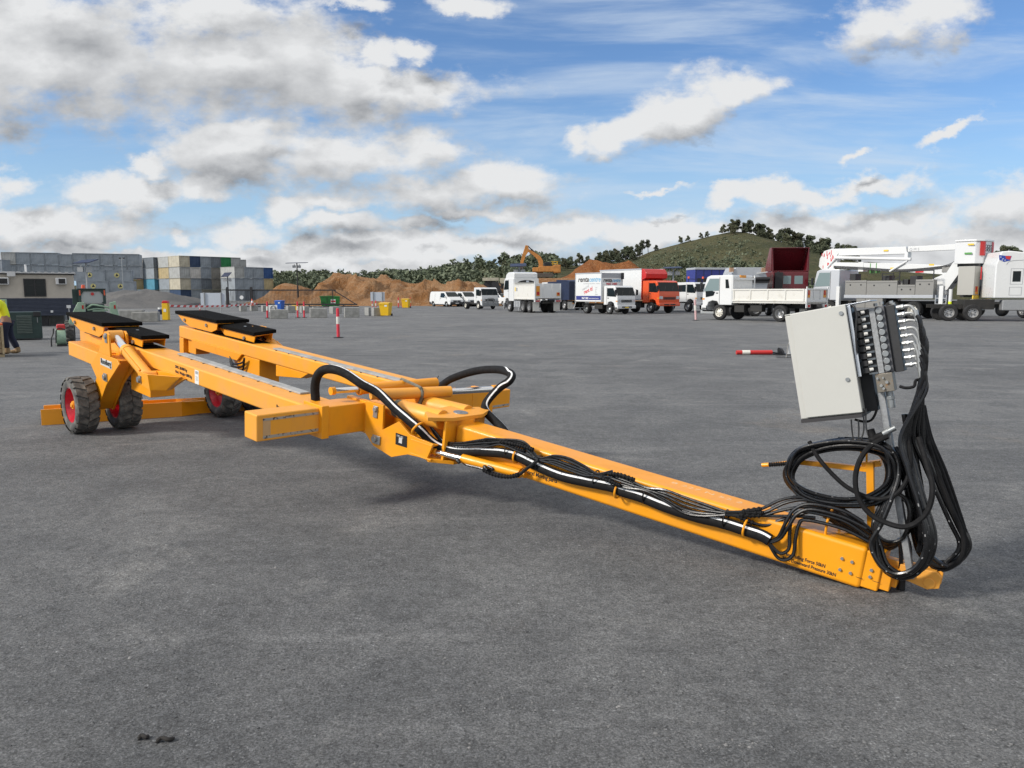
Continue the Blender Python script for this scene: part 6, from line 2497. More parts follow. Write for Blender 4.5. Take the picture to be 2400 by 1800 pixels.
# ---- white prime mover with tipper body
H4 = R(113)
t = empty('tipper_prime_mover', place(1196, 730.5, H4, 0, 1.12), H4, 'tall white high-roof truck with a dirty white tipper body and arched black opening', 'truck')
cabover(t, 1.35, 2.35, 2.46, .95, 3.05, M_WHT, belt=.52, rake=.15, lamps=True)
mb = MB()
mb.prism([(-.98, 3.0), (-.98, 3.50), (-.6, 3.58), (.35, 3.58), (.85, 3.40), (1.05, 3.0)], -1.18, 1.18, 'y')
mb.build('roof_fairing', M_WHT, t, bev=.10, seg=4)
chassis(t, -5.6, .8, 1.0, .85)
for x, w in ((0, .32),):
    for y in (1.08, -1.08):
        vwheel(t, x, y, .51, w)
for x in (-3.05, -4.40):
    for y in (.98, -.98):
        vwheel(t, x, y, .51, .55, dish=-.15)
# tipper bin
bx0, bx1, bz0, bz1, bw = -5.55, -1.15, 1.22, 2.38, 1.22
mb = MB()
for sg in (1, -1):
    mb.bx(bx0, bx1, sg * bw - .03, sg * bw + .03, bz0, bz1)
    mb.bx(bx0, bx1, sg * bw - .05, sg * bw + .05, bz1 - .04, bz1 + .05)
    mb.bx(bx0, bx1, sg * bw - .05, sg * bw + .05, bz0 - .08, bz0 + .05)
mb.bx(bx0, bx1, -bw + .031, bw - .031, bz0, bz0 + .08)
mb.bx(bx1 - .05, bx1, -bw + .031, bw - .031, bz0, bz1 + .25)
mb.build('tipper_body', M_WHTD, t, bev=.01)
mb = MB()
mb.bx(bx0 - .06, bx0 - .001, -bw - .02, bw + .02, bz0 + .03, bz1 + .12)
for y in (-bw, -.42, .42, bw - .06):
    mb.bx(bx0 - .11, bx0 - .061, y, y + .06, bz0 + .03, bz1 + .12)
mb.bx(bx0 - .12, bx0 - .02, bw - .04, bw + .05, bz0 - .3, bz1 + .28)
tg = mb.build('tailgate', M_WHT, t, bev=.008)
mb = MB()
mb.bx(bx0 - .125, bx0 - .112, bw - .42, bw - .10, 1.45, 2.28)
mb.bx(bx0 - .09, bx0 - .062, -bw + .12, -bw + .40, 1.45, 1.75)
mb.build('marker_plate', M_AMB, tg)
mb = MB()
mb.bx(bx0 - .135, bx0 - .1255, bw - .38, bw - .14, 1.52, 1.80)
mb.bx(bx0 - .10, bx0 - .0905, -bw + .15, -bw + .34, 1.55, 1.72)
mb.build('reflector', M_REDL, tg)
# curved headboard: arch with black mouth
mb = MB()
arch = [(-1.2, 2.38), (-1.2, 2.95), (1.2, 2.95), (1.2, 2.38)]
mb.prism([(y, z) for y, z in ((-1.2, 2.39), (-1.2, 3.0), (1.2, 3.0), (1.2, 2.39))], bx1 + .005, bx1 + .05, 'x')
mb.build('headboard', M_WHT, t)
mb = MB()
arc = [(math.cos(a) * 1.02, 2.42 + math.sin(a) * .44) for a in [PI * i / 16 for i in range(17)]]
mb.prism(arc, bx1 - .02, bx1 + .004, 'x')
mb.build('rolled_tarp', M_BLK, t)
mb = MB()
mb.bx(bx1 - .035, bx1 - .021, -.22, .05, 2.66, 2.82)
mb.build('label', M_SIGN, t)
mb = MB()
mb.bx(-1.55, -1.35, bw + .031, bw + .036, 1.85, 2.2)
mb.build('yellow_label', M_YLAB, t)
mb = MB()
mb.bx(-1.95, -1.62, bw + .031, bw + .036, 1.86, 2.16)
mb.build('grey_label', M_TXTG, t)
for y in (.98, -.98):
    mb = MB()
    mb.bx(-5.32, -5.30, y - .30, y + .30, .15, .92)
    mb.build('mud_flap', M_WHTD, t)
    mb = MB()
    mb.bx(-5.60, -5.52, y - .30, y + .30, .93, 1.12)
    lp = mb.build('light_box', M_WHT, t)
    mb = MB()
    mb.bx(-5.615, -5.601, y - .22, y + .22, .96, 1.08)
    mb.build('tail_light', M_REDL, lp)
for sg in (1, -1):
    mb = MB()
    mb.bx(-2.3, -.85, min(sg * .75, sg * 1.15), max(sg * .75, sg * 1.15), .42, 1.0)
    for k in range(4):
        mb.bx(-2.26 + k * .37, -2.20 + k * .37, min(sg * .74, sg * 1.17), max(sg * .74, sg * 1.17), .40, 1.02)
    mb.build('fuel_tank', M_ALU, t, bev=.05)
mb = MB()
mb.bx(1.30, 1.52, -1.2, 1.2, .35, .85)
mb.bx(1.45, 1.58, 1.05, 1.16, .2, 1.0)
mb.build('bull_bar', M_ALU, t, bev=.03)

# ---- dark blue truck body behind the tipper
H5 = R(113)
t = empty('dark_blue_truck', place(1322, 727, H5, -4.0, 1.05), H5, 'dark blue truck body squeezed between the white tipper and the rental truck', 'truck')
mb = MB()
mb.bx(-5.4, -.5, -1.22, 1.22, 1.0, 2.85)
mb.prism([(-5.4, 2.85), (-2.5, 2.85), (-2.5, 3.02), (-4.6, 2.98)], -1.2, 1.2, 'y')
bd = mb.build('body', M_NAVY, t, bev=.03)
mb = MB()
mb.bx(-5.43, -5.401, -1.1, -.35, 1.35, 1.85)
mb.build('marker_plate', M_AMB, bd)
cabover(t, 1.3, 1.75, 2.4, .95, 2.8, M_WHT)
chassis(t, -5.4, .8, .95)
for x in (0, -2.9, -4.2):
    for y in (1.0, -1.0):
        vwheel(t, x, y, .5, .35)
mb = MB()
mb.bx(-5.1, -5.08, .7, 1.2, .2, .85)
mb.bx(-5.1, -5.08, -1.2, -.7, .2, .85)
mb.build('mud_flap', M_WHTD, t)

# ---- rental box truck
H6 = R(-56)
t = empty('rental_box_truck', place(1427, 736.5, H6, 0, -.92), H6, 'white rental box truck with blue and black lettering on its box', 'truck')
cabover(t, 1.05, 1.65, 1.95, .72, 2.28, M_WHT, belt=.47, rake=.20)
bx0, bx1, bz0, bz1, bw = -4.05, -.72, .98, 3.32, 1.12
mb = MB()
mb.bx(bx0, bx1, -bw, bw, bz0, bz1)
bd = mb.build('box_body', M_WHT, t, bev=.04)
mb = MB()
for y in (-bw, bw):
    for x in (bx0, bx1):
        mb.bx(x - .03, x + .03, y - .025, y + .025, bz0 - .02, bz1 + .02)
    mb.bx(bx0 + .031, bx1 - .031, y - .03, y + .03, bz1 - .05, bz1 + .025)
mb.build('corner_trim', M_PNT, bd)
mb = MB()
mb.bx(bx1 + .001, bx1 + .02, -bw + .03, bw - .03, bz1 - .40, bz1 - .02)
mb.build('front_panel', M_TXTG, bd)
mb = MB()
mb.bx(bx1 + .0, bx1 + .16, bw - .16, bw + .03, bz1 - .5, bz1 + .02)
mb.build('corner_bumper', M_BLK, bd)
YS = -bw - .004
RT, UP = Vector((1, 0, 0)), Vector((0, 0, 1))
text_part('renta', 'lettering', M_TXT, bd, (bx0 + .32, YS, 2.62), RT, UP, .58, .004, width=1.40, shear=.22, bold=.022)
text_part('centre', 'lettering', M_TXTB, bd, (bx0 + 1.76, YS, 2.62), RT, UP, .55, .004, width=1.42, shear=.22, bold=.022)
text_part('commercial hire  sales', 'lettering', M_TXTG, bd, (bx0 + 1.0, YS, 2.42), RT, UP, .13, .004, width=2.1)
text_part('need it?', 'lettering', M_TXTG, bd, (bx0 + .95, YS, 1.90), Vector((1, 0, .35)), UP, .30, .004, width=.9)
text_part('rent it!', 'lettering', M_TXTR, bd, (bx0 + 1.15, YS, 1.60), Vector((1, 0, .30)), UP, .46, .004, width=1.15, bold=.022)
for k, w_ in enumerate(('Trucks', 'Vans', 'Utes', 'Cars', 'Forklifts')):
    text_part(w_, 'lettering', M_TXTG, bd, (bx0 + 2.55, YS, 2.10 - k * .14), RT, UP, .10, .004)
mb = MB()
mb.bx(bx0 + .1, bx1 - .08, YS - .002, YS + .003, bz0 + .14, bz0 + .48)
mb.build('navy_band', M_LNAVY, bd)
text_part('9667 3400', 'lettering', M_TXTW, bd, (bx0 + .85, YS - .005, bz0 + .22), RT, UP, .22, .003, width=.85, bold=.022)
text_part('www.rentacentre.com.au', 'lettering', M_TXTW, bd, (bx0 + 1.8, YS - .005, bz0 + .24), RT, UP, .14, .003, width=1.2)
XS = bx1 + .022
RT2 = Vector((0, 1, 0))
text_part('renta', 'lettering', M_TXT, bd, (XS, -bw + .18, 2.60), RT2, UP, .42, .004, width=.90, shear=.22, bold=.022)
text_part('centre', 'lettering', M_TXTB, bd, (XS, -bw + 1.12, 2.60), RT2, UP, .40, .004, width=.88, shear=.22, bold=.022)
text_part('9667 3400', 'lettering', M_TXTR, bd, (XS, -bw + .50, 2.36), RT2, UP, .22, .004, width=1.15, bold=.022)
chassis(t, -4.0, .6, .85, .75)
for x, w in ((0, .22), (-2.80, .45)):
    for y in (.82, -.82):
        vwheel(t, x, y, .38, w, rim=M_STEEL)
underbox(t, -1.9, -.9, -.85, .40, .75)
mb = MB()
mb.bar((-4.0, -bw + .02, .95), (-4.25, -bw + .02, .45), .07, .04)
mb.bar((-4.0, bw - .02, .95), (-4.25, bw - .02, .45), .07, .04)
mb.bar((-4.25, -bw, .45), (-4.25, bw, .45), .07, .05)
mb.build('rear_bar', M_WHT, t)
mb = MB()
mb.bx(1.112, 1.12, -.2, .2, .50, .60)
mb.build('number_plate', M_YLAB, t)

# ---- orange truck with red and white box
H7 = R(-58)
t = empty('orange_box_truck', place(1525, 734.5, H7, 0, -1.0), H7, 'orange cab truck with white box body and red box front', 'truck')
cabover(t, 1.15, 2.05, 2.32, .88, 2.72, M_ORA, belt=.50, rake=.20)
bx0, bx1, bz0, bz1, bw = -6.6, -1.0, 1.12, 3.72, 1.22
mb = MB()
mb.bx(bx0, bx1, -bw, bw, bz0, bz1)
bd = mb.build('box_body', M_WHT, t, bev=.03)
mb = MB()
mb.bx(bx0, bx1, -bw - .03, -bw + .03, bz1 - .07, bz1 + .03)
mb.bx(bx0, bx1, bw - .03, bw + .03, bz1 - .07, bz1 + .03)
mb.bx(bx0, bx1, -bw - .03, -bw + .03, bz0 - .05, bz0 + .08)
mb.build('edge_trim', M_PNT, bd)
mb = MB()
mb.bx(bx1 + .001, bx1 + .05, -bw, bw, bz0, bz1)
mb.prism([(bx1 + .051, 2.80), (bx1 + .10, 2.80), (bx1 + .55, 2.95), (bx1 + .60, 3.3), (bx1 + .30, 3.68), (bx1 + .051, 3.72)], -bw + .02, bw - .02, 'y')
mb.build('box_front', M_REDP, t, bev=.05, seg=3)
chassis(t, -6.5, .8, 1.0)
for x, w in ((0, .28), (-4.2, .5)):
    for y in (.98, -.98):
        vwheel(t, x, y, .47, w)
underbox(t, -2.4, -1.2, -1.05, .45, .95)

# ---- white medium truck beside it
H8 = R(-58)
t = empty('white_medium_truck', place(1613, 731, H8, 0, -1.0), H8, 'white medium truck with amber beacons in front of the blue curtain trailer', 'truck')
cabover(t, 1.15, 2.55, 2.32, .86, 2.66, M_WHT, belt=.50, rake=.20, rear_side_glass=True)
chassis(t, -6.0, .8, 1.0)
for x, w in ((0, .28), (-4.4, .5)):
    for y in (.98, -.98):
        vwheel(t, x, y, .47, w)
mb = MB()
mb.bar((-.1, -.95, 2.66), (-.1, -.95, 3.0), .05, .05)
mb.bar((-.1, .95, 2.66), (-.1, .95, 3.0), .05, .05)
mb.bar((-.1, -1.0, 2.95), (-.1, 1.0, 2.95), .05, .05)
mb.build('roof_rack', M_BLK, t)
for y in (-.95, .85):
    mb = MB()
    mb.cyl((-.1, y, 3.0), (-.1, y, 3.18), .10, .08, 12)
    mb.build('beacon', M_ORA, t)
mb = MB()
mb.bx(-5.8, -1.6, -1.15, 1.15, 1.05, 1.25)
mb.build('tray', M_CHAS, t)

# ---- blue curtain-side trailer
a_ = AT(1628, 690, 84)
t = empty('curtain_trailer', (a_.x, a_.y, 0), R(10), 'long blue curtain sided trailer with pale roof edge behind the white truck', 'trailer')
mb = MB()
mb.bx(0, 10.5, 0, 2.45, 1.2, 4.22)
bd = mb.build('curtain', M_BLU, t, bev=.03)
mb = MB()
mb.bx(-.04, 10.55, -.05, 2.5, 4.221, 4.45)
mb.build('roof', M_PNT, t, bev=.03)
mb = MB()
for k in range(12):
    mb.bx(.05 + k * .9, .12 + k * .9, -.012, -.001, 1.2, 4.2)
mb.build('straps', M_NAVY, bd)
mb = MB()
for k in range(5):
    mb.bx(.25 + k * .62, .75 + k * .62, -.03, -.013, 2.75, 3.3)
mb.build('load_racks', M_BLK, t)
for x in (7.5, 8.8):
    vwheel(t, x, .05 - .3, .5, .5)
chassis(t, 0.2, 10, 1.15).location = (0, 1.2, 0)
mb = MB()
mb.bx(1.6, 1.75, .3, .45, 0, 1.0)
mb.build('landing_leg', M_STEEL, t)

# ---- white tipper tray truck (nearest)
H9 = R(131)
t = empty('tray_tipper_truck', place(1686, 750, H9, 0, 1.05), H9, 'white flatbed tipper truck seen from behind left with drop sides', 'truck')
cabover(t, 1.25, 2.15, 2.30, .92, 2.78, M_WHT, belt=.50, rake=.22, door_glass=M_GLASSL, mirror=True)
# dark lower door glass
for sg in (1, -1):
    mb = MB()
    mb.prism([(.98, 1.42), (.42, 1.52), (.30, 1.76), (.55, 1.82), (1.02, 1.80)], min(sg * 1.153, sg * 1.163), max(sg * 1.153, sg * 1.163), 'y')
    mb.build('kerb_window', M_GLASS, t)
    mb = MB()
    mb.prism([(-.72, 1.98), (-.45, 1.98), (-.42, 2.52), (-.62, 2.52)], min(sg * 1.153, sg * 1.163), max(sg * 1.153, sg * 1.163), 'y')
    mb.build('rear_window', M_GLASS, t)
chassis(t, -5.6, .8, 1.0)
for y in (1.0, -1.0):
    vwheel(t, 0, y, .49, .28, rim=M_WREF)
for y in (.93, -.93):
    vwheel(t, -4.15, y, .49, .52, dish=-.1)
tx0, tx1, tz0, tz1, tw = -5.75, -1.0, 1.18, 1.92, 1.20
mb = MB()
mb.bx(tx0, tx1, -tw, tw, tz0 - .10, tz0)
mb.build('tray_floor', M_WHTD, t)
for sg in (1, -1):
    mb = MB()
    y0, y1 = (tw - .03, tw + .01) if sg > 0 else (-tw - .01, -tw + .03)
    mb.bx(tx0 + .06, tx1, y0, y1, tz0 + .002, tz1)
    yo0, yo1 = (tw + .0105, tw + .05) if sg > 0 else (-tw - .05, -tw - .0105)
    for k in range(5):
        x = tx0 + .10 + k * (tx1 - tx0 - .2) / 4
        mb.bx(x - .035, x + .035, yo0, yo1, tz0 + .10, tz1 - .08)
    mb.bx(tx0 + .06, tx1, yo0, yo1, tz1 - .079, tz1)
    mb.bx(tx0 + .06, tx1, yo0, yo1, tz0 + .002, tz0 + .099)
    mb.build('drop_side', M_WHTD, t, bev=.006)
mb = MB()
mb.bx(tx0 - .04, tx0 - .001, -tw - .02, tw + .02, tz0 + .002, tz1)
for y in (-tw, -.4, .36, tw - .04):
    mb.bx(tx0 - .08, tx0 - .0405, y, y + .04, tz0 + .1, tz1 - .06)
mb.bx(tx0 - .08, tx0 - .0405, -tw - .02, tw + .02, tz1 - .059, tz1 + .02)
mb.bx(tx0 - .08, tx0 - .0405, -tw - .02, tw + .02, tz0 - .02, tz0 + .099)
tg = mb.build('tailgate', M_WHT, t, bev=.006)
for sg in (1, -1):
    mb = MB()
    mb.bx(tx0 - .10, tx0 - .05, sg * tw - .05, sg * tw + .05, tz0 - .35, tz1 + .12)
    mb.build('corner_post', M_WHT, t)
    yc = sg * (tw - .27)
    mb = MB()
    mb.bx(tx0 - .062, tx0 - .041, yc - .14, yc + .14, 1.42, 1.84)
    mk = mb.build('marker_plate', M_AMB, tg)
    mb = MB()
    mb.prism([(yc - .10, 1.60), (yc + .10 * 0 + .02, 1.55), (yc + .14, 1.62), (yc + .14, 1.84), (yc - .02, 1.84)], tx0 - .070, tx0 - .0625, 'x')
    mb.build('reflector', M_REDL, mk)
    mb = MB()
    mb.bx(tx0 - .1, tx0 - .02, sg * .98 - .20, sg * .98 + .20, tz0 - .34, tz0 - .14)
    lb = mb.build('light_box', M_WHT, t)
    mb = MB()
    mb.bx(tx0 - .112, tx0 - .1005, sg * .98 - .14, sg * .98 + .10, tz0 - .31, tz0 - .17)
    mb.build('tail_light', M_REDL, lb)
    mb = MB()
    mb.bx(-4.86, -4.84, sg * .95 - .27, sg * .95 + .27, .22, .80)
    fl = mb.build('mud_flap', M_BLK, t)
    mb = MB()
    mb.bx(-4.868, -4.8605, sg * .95 - .25, sg * .95 + .25, .26, .62)
    pn = mb.build('flap_panel', M_WHT, fl)
    text_part('STM', 'lettering', M_TXT, fl, (-4.872, sg * .95 + .19, .36), (0, -1, 0), (0, 0, 1), .22, .003, width=.38, bold=.022)
mb = MB()
for sg in (1, -1):
    mb.bx(tx1 - .02, tx1 + .04, sg * tw - .04, sg * tw + .04, tz0 - .1, 2.78)
mb.bx(tx1 - .02, tx1 + .04, -tw + .041, tw - .041, 2.5, 2.62)
mb.bx(tx1 - .02, tx1 + .04, -tw + .041, tw - .041, tz0 + .002, 1.98)
mb.build('headboard', M_WHT, t)
mb = MB()
mb.bx(tx1 + .05, tx1 + .35, -.3, .3, 2.62, 2.78)
mb.build('roof_light', M_AMB, t)
mb = MB()
mb.bx(-5.0, -4.9, -.25, .25, .18, 1.08)
mb.build('centre_flap', M_WHTD, t)
underbox(t, -1.7, -1.0, 1.0, .50, .95, M_CHAS, 'battery_box')
underbox(t, -2.9, -2.1, 1.0, .55, .98, M_CHAS, 'air_tank')
mb = MB()
for sg in (1, -1):
    mb.tube(smooth_path([(-3.55, sg * .95, .55), (-3.58, sg * .95, .85), (-3.75, sg * .95, 1.03), (-4.15, sg * .95, 1.05), (-4.55, sg * .95, 1.0)], 4), .03, 6)
mb.build('mudguard', M_BLK, t)
mb = MB()
mb.bx(.35, 1.34, 1.10, 1.19, .38, .52)
mb.bx(1.22, 1.36, -1.15, 1.15, .42, .62)
mb.build('chrome_step', M_SILV, t, bev=.02)

# ---- grey hopper truck behind the tray truck
H10 = R(125)
a_ = AT(1752, 690, 56)
t = empty('hopper_truck', (a_.x, a_.y, 0), R(2), 'pale grey hopper body with rolled black tarp behind the white tray truck', 'truck')
mb = MB()
mb.prism([(-1.15, 1.2), (-1.35, 2.55), (-.95, 3.52), (1.1, 3.52), (1.5, 2.6), (1.3, 1.2)], 0, 2.3, 'y')
bd = mb.build('hopper_body', M_PNT, t, bev=.03)
mb = MB()
mb.cyl((-1.3, -.14, 2.62), (1.5, -.14, 2.70), .15, n=14)
mb.bx(-1.3, 1.5, -.20, -.001, 2.42, 2.56)
mb.build('rolled_tarp', M_BLK, t)
mb = MB()
mb.bx(-1.35, -1.10, -.1, .2, 3.2, 3.5)
mb.bx(.95, 1.2, -.1, .2, 3.2, 3.5)
mb.build('hinge_block', mat('timber_tan', (0.36, 0.22, 0.14), 0.7), t)
mb = MB()
mb.bar((-1.7, -.1, 3.1), (-1.15, -.1, 3.18), .10, .06)
mb.bar((.6, -.1, 3.1), (1.35, -.1, 3.2), .10, .06)
mb.build('tarp_arm', M_WHT, t)
for y in (.3, 2.0):
    vwheel(t, .7, y, .5, .4, sg=(1 if y > 1 else -1))
    vwheel(t, -.7, y, .5, .4, sg=(1 if y > 1 else -1))
chassis(t, -1.5, 1.6, 1.15).location = (0, 1.1, 0)

# ---- maroon sleeper cab seen from behind
H11 = R(86)
a_ = AT(1849, 690, 57)
t = empty('maroon_prime_mover', (a_.x, a_.y, 0), H11, 'maroon prime mover cab seen from behind with an open hollow roof fairing', 'truck')
k = 57 / FPX * 1.007
w2 = 43 * k
mb = MB()
mb.bx(0, 2.1, -w2, w2, 1.1, 3.25)
body = mb.build('cab', M_MAR, t, bev=.06, seg=3)
# open-backed fairing: shell with thickness
mb = MB()
zt = HC + (688 - 583) * k
mb.prism([(0, 3.26), (.05, zt), (.55, zt), (1.9, 3.35), (1.9, 3.26)], w2 - .05, w2, 'y')
mb.prism([(0, 3.26), (.05, zt), (.55, zt), (1.9, 3.35), (1.9, 3.26)], -w2, -w2 + .05, 'y')
mb.bx(.04, .56, -w2 + .051, w2 - .051, zt - .05, zt)
mb.loft([Vector((.56, -w2 + .051, zt)), Vector((.56, w2 - .051, zt)), Vector((.56, w2 - .051, zt - .05)), Vector((.56, -w2 + .051, zt - .05))],
        [Vector((1.9, -w2 + .051, 3.36)), Vector((1.9, w2 - .051, 3.36)), Vector((1.9, w2 - .051, 3.30)), Vector((1.9, -w2 + .051, 3.30))])
mb.prism([(w2 - .20, 3.26), (w2 - .06, 3.26), (w2 - .06, zt - .06), (w2 - .1, zt - .06)], .0, .04, 'x')
mb.prism([(-w2 + .20, 3.26), (-w2 + .06, 3.26), (-w2 + .06, zt - .06), (-w2 + .1, zt - .06)], .0, .04, 'x')
mb.bx(0, .04, -w2 + .06, w2 - .06, 3.26, 3.32)
mb.build('roof_fairing', M_MAR, t, bev=.02)
for y0, y1 in ((-.95, -.35), (-.10, .45)):
    mb = MB()
    mb.bx(-.012, -.002, y0, y1, 2.35, 2.95)
    mb.build('rear_window', M_GLASSL, body)
mb = MB()
mb.prism([(-.9, 1.3), (-.9, 3.0), (-.65, 3.25), (.0, 3.1), (.0, 1.3)], w2 + .02, w2 + .08, 'y')
mb.build('side_extender', M_MAR, t)
mb = MB()
mb.cyl((-.1, .85, 1.2), (-.1, .85, 3.25), .10, n=14)
mb.bx(-.25, -.02, .55, 1.1, 1.3, 3.2)
mb.build('air_stack', M_DARK, t)
for x in (1.6, -2.2, -3.5):
    for y in (1.0, -1.0):
        vwheel(t, x, y, .5, .4)
chassis(t, -4.2, 2.0, 1.05)

# ---- elevated work platform truck
H12 = R(127)
t = empty('boom_lift_truck', place(2131, 747, H12, -3.9, 1.12), H12, 'large boom lift truck with white folded booms, grey lockers and a white and red basket', 'truck')
t.scale = (1.06, 1.06, 1.10)
cabm = mat('silver_white_cab', (0.50, 0.52, 0.55), 0.35, 0.2)
cabover(t, 2.9, 1.9, 2.4, 1.05, 3.05, cabm, door_glass=M_GLASSL, belt=.48)
chassis(t, -7.0, 1.6, 1.05)
for x in (1.7, -2.55, -3.9):
    for y in (1.0, -1.0):
        vwheel(t, x, y, .52, .45, rim=M_WREF, dish=.05)
mb = MB()
mb.bx(-5.1, .6, -1.24, 1.24, 1.22, 1.42)
mb.build('deck', M_PNT, t, bev=.01)
# side lockers
for sg in (1, -1):
    for (x0, x1, z1, nm) in ((-.9, .55, 2.32, 1), (-2.9, -.92, 2.28, 2), (-4.0, -2.92, 2.02, 1), (-5.1, -4.02, 2.32, 1)):
        mb = MB()
        y0, y1 = (.80, 1.235) if sg > 0 else (-1.235, -.80)
        mb.bx(x0, x1, y0, y1, 1.421, z1)
        lk = mb.build('locker', M_PLATE, t, bev=.01)
        mb = MB()
        yo = 1.236 if sg > 0 else -1.246
        n_ = 2 if x1 - x0 > .9 else 1
        for i in range(n_):
            xc = x0 + (x1 - x0) * (i + .5) / n_
            mb.cyl((xc, yo, z1 - .28), (xc, yo + .01, z1 - .28), .05, n=12)
        mb.bx(x0 + .03, x1 - .03, yo + .001, yo + .008, z1 - .13, z1 - .115)
        mb.build('latch', M_BLK, lk)
mb = MB()
mb.bx(-.85, -.26, -1.2, 1.2, .62, 1.219)
mb.bx(-2.0, -.87, .75, 1.2, .62, 1.219)
mb.bx(-2.0, -.87, -1.2, -.75, .62, 1.219)
mb.build('lower_locker', M_PLATE, t, bev=.01)
# rear ladder/steps, jack, rear lockers
mb = MB()
for k in range(3):
    mb.bx(-5.85, -5.25, .75, 1.22, .55 + k * .33, .59 + k * .33)
mb.bx(-5.88, -5.84, .75, 1.22, .5, 1.42)
mb.bx(-5.26, -5.22, .75, 1.22, .3, 1.42)
mb.build('access_steps', M_PNT, t)
mb = MB()
mb.cyl((-6.1, 1.22, .30), (-6.1, 1.22, 1.75), .10, n=14)
mb.cyl((-6.1, 1.22, .25), (-6.1, 1.22, .30), .24, n=16)
jk = mb.build('outrigger_jack', M_WHT, t)
mb = MB()
mb.cyl((-6.1, 1.22, .55), (-6.1, 1.22, 1.05), .104, n=14)
mb.build('warning_sleeve', M_FLUO, jk)
for sg in (1, -1):
    mb = MB()
    y0, y1 = (.45, 1.24) if sg > 0 else (-1.24, -.62)
    mb.bx(-7.35, -6.45, y0, y1, 1.42, 3.02 if sg > 0 else 1.95)
    rl = mb.build('rear_locker', mat('pale_plate', (0.40, 0.39, 0.36), 0.4, 0.3), t, bev=.01)
    mb = MB()
    yc = (y0 + y1) / 2
    mb.bx(-7.362, -7.351, yc - .18, yc + .18, 1.46, 1.9)
    mk = mb.build('marker_plate', M_AMB, rl)
    mb = MB()
    mb.bx(-7.372, -7.363, yc - .05, yc + .16, 1.6, 1.9)
    mb.build('reflector', M_REDL, mk)
    mb = MB()
    mb.bx(-7.36, -7.30, y0, y1, 1.2, 1.40)
    mb.build('hazard_plate', M_YLAB, t)
    mb = MB()
    mb.bx(-7.1, -6.5, min(sg * .75, sg * 1.22), max(sg * .75, sg * 1.22), .55, 1.12)
    mb.build('under_locker', M_PNT, t, bev=.02)
mb = MB()
mb.bx(-7.38, -7.2, -1.24, 1.24, 1.08, 1.18)
bb = mb.build('rear_bar', M_WHT, t)
mb = MB()
for k in range(5):
    mb.cyl((-7.395, -.75 + k * .2, 1.13), (-7.382, -.75 + k * .2, 1.13), .055, n=10)
mb.build('tail_light', M_REDL, bb)
mb = MB()
mb.bx(-7.0, -6.4, -.60, .44, 1.3, 2.3)
mb.bx(-6.4, -6.3, -.60, .44, 1.3, 2.9)
mb.build('hydraulic_cabinet', M_BLK, t)
# turret and booms (folded)
mb = MB()
mb.cyl((-4.9, 0, 1.43), (-4.9, 0, 1.7), .62, n=24)
mb.prism([(-4.4, 1.7), (-5.5, 1.7), (-6.3, 2.9), (-6.35, 3.25), (-5.75, 3.3), (-5.4, 2.7), (-4.5, 2.3)], -.38, .38, 'y')
mb.build('turret', M_WHT, t, bev=.02)
mb = MB()
mb.prism([(-5.9, 2.55), (-5.9, 3.10), (-2.2, 3.36), (2.2, 3.55), (2.4, 3.25), (1.6, 3.12), (-2.2, 2.86)], -.25, .25, 'y')
bm1 = mb.build('lower_boom', M_WHT, t, bev=.02)
mb = MB()
mb.prism([(2.6, 3.20), (2.85, 3.9), (2.1, 4.42), (-2.8, 4.34), (-2.9, 3.90), (1.7, 3.95), (1.95, 3.2)], -.22, .22, 'y')
mb.build('boom_elbow', M_WHT, t, bev=.02)
mb = MB()
mb.bx(-7.2, -2.9, -.17, .17, 4.02, 4.34)
bm2 = mb.build('upper_boom', M_WHT, t, bev=.02)
mb = MB()
mb.cyl((1.9, .30, 3.84), (-3.2, .30, 3.56), .10, n=14)
mb.cyl((1.75, .30, 3.92), (2.45, .30, 3.2), .07, n=12)
mb.cyl((-3.0, .30, 3.48), (-1.9, .30, 2.86), .07, n=12)
mb.build('boom_link', M_WHT, t)
mb = MB()
for x in (-1.0, -.6):
    mb.bx(x, x + .05, -.26, .26, 2.78, 3.40)
mb.bx(-6.2, -6.15, -.18, .18, 3.97, 4.37)
mb.build('green_band', M_GRNB, bm1)
mb = MB()
for (x, z) in ((-1.4, 4.10), (-1.9, 3.0), (-4.3, 3.15)):
    mb.bx(x - .3, x, .2505, .256, z, z + .10)
mb.build('yellow_label', M_YLAB, bm1)
mb = MB()
mb.bx(-4.0, -3.5, .2505, .256, 2.75, 2.87)
mb.build('red_label', M_TXTR, bm1)
text_part('Q M S', 'lettering', M_TXTG, bm2, (-3.0, .175, 4.08), (-1, 0, 0), (0, 0, 1), .22, .004, width=.6)
# red and white chequered elbow guard
mb = MB()
mb.prism([(1.9, 3.05), (2.75, 2.98), (3.1, 3.3), (3.05, 3.8), (2.75, 4.3), (2.1, 4.46), (1.7, 4.1), (2.1, 3.6)], .23, .27, 'y')
gd = mb.build('elbow_guard', M_WHT, t)
mb = MB()
rg = random.Random(4)
for i in range(20):
    x, z = rg.uniform(2.0, 2.9), rg.uniform(3.15, 4.1)
    mb.bx(x, x + .05, .2705, .276, z, z + rg.choice((.12, .2, .3)))
mb.build('red_dashes', M_TXTR, gd)
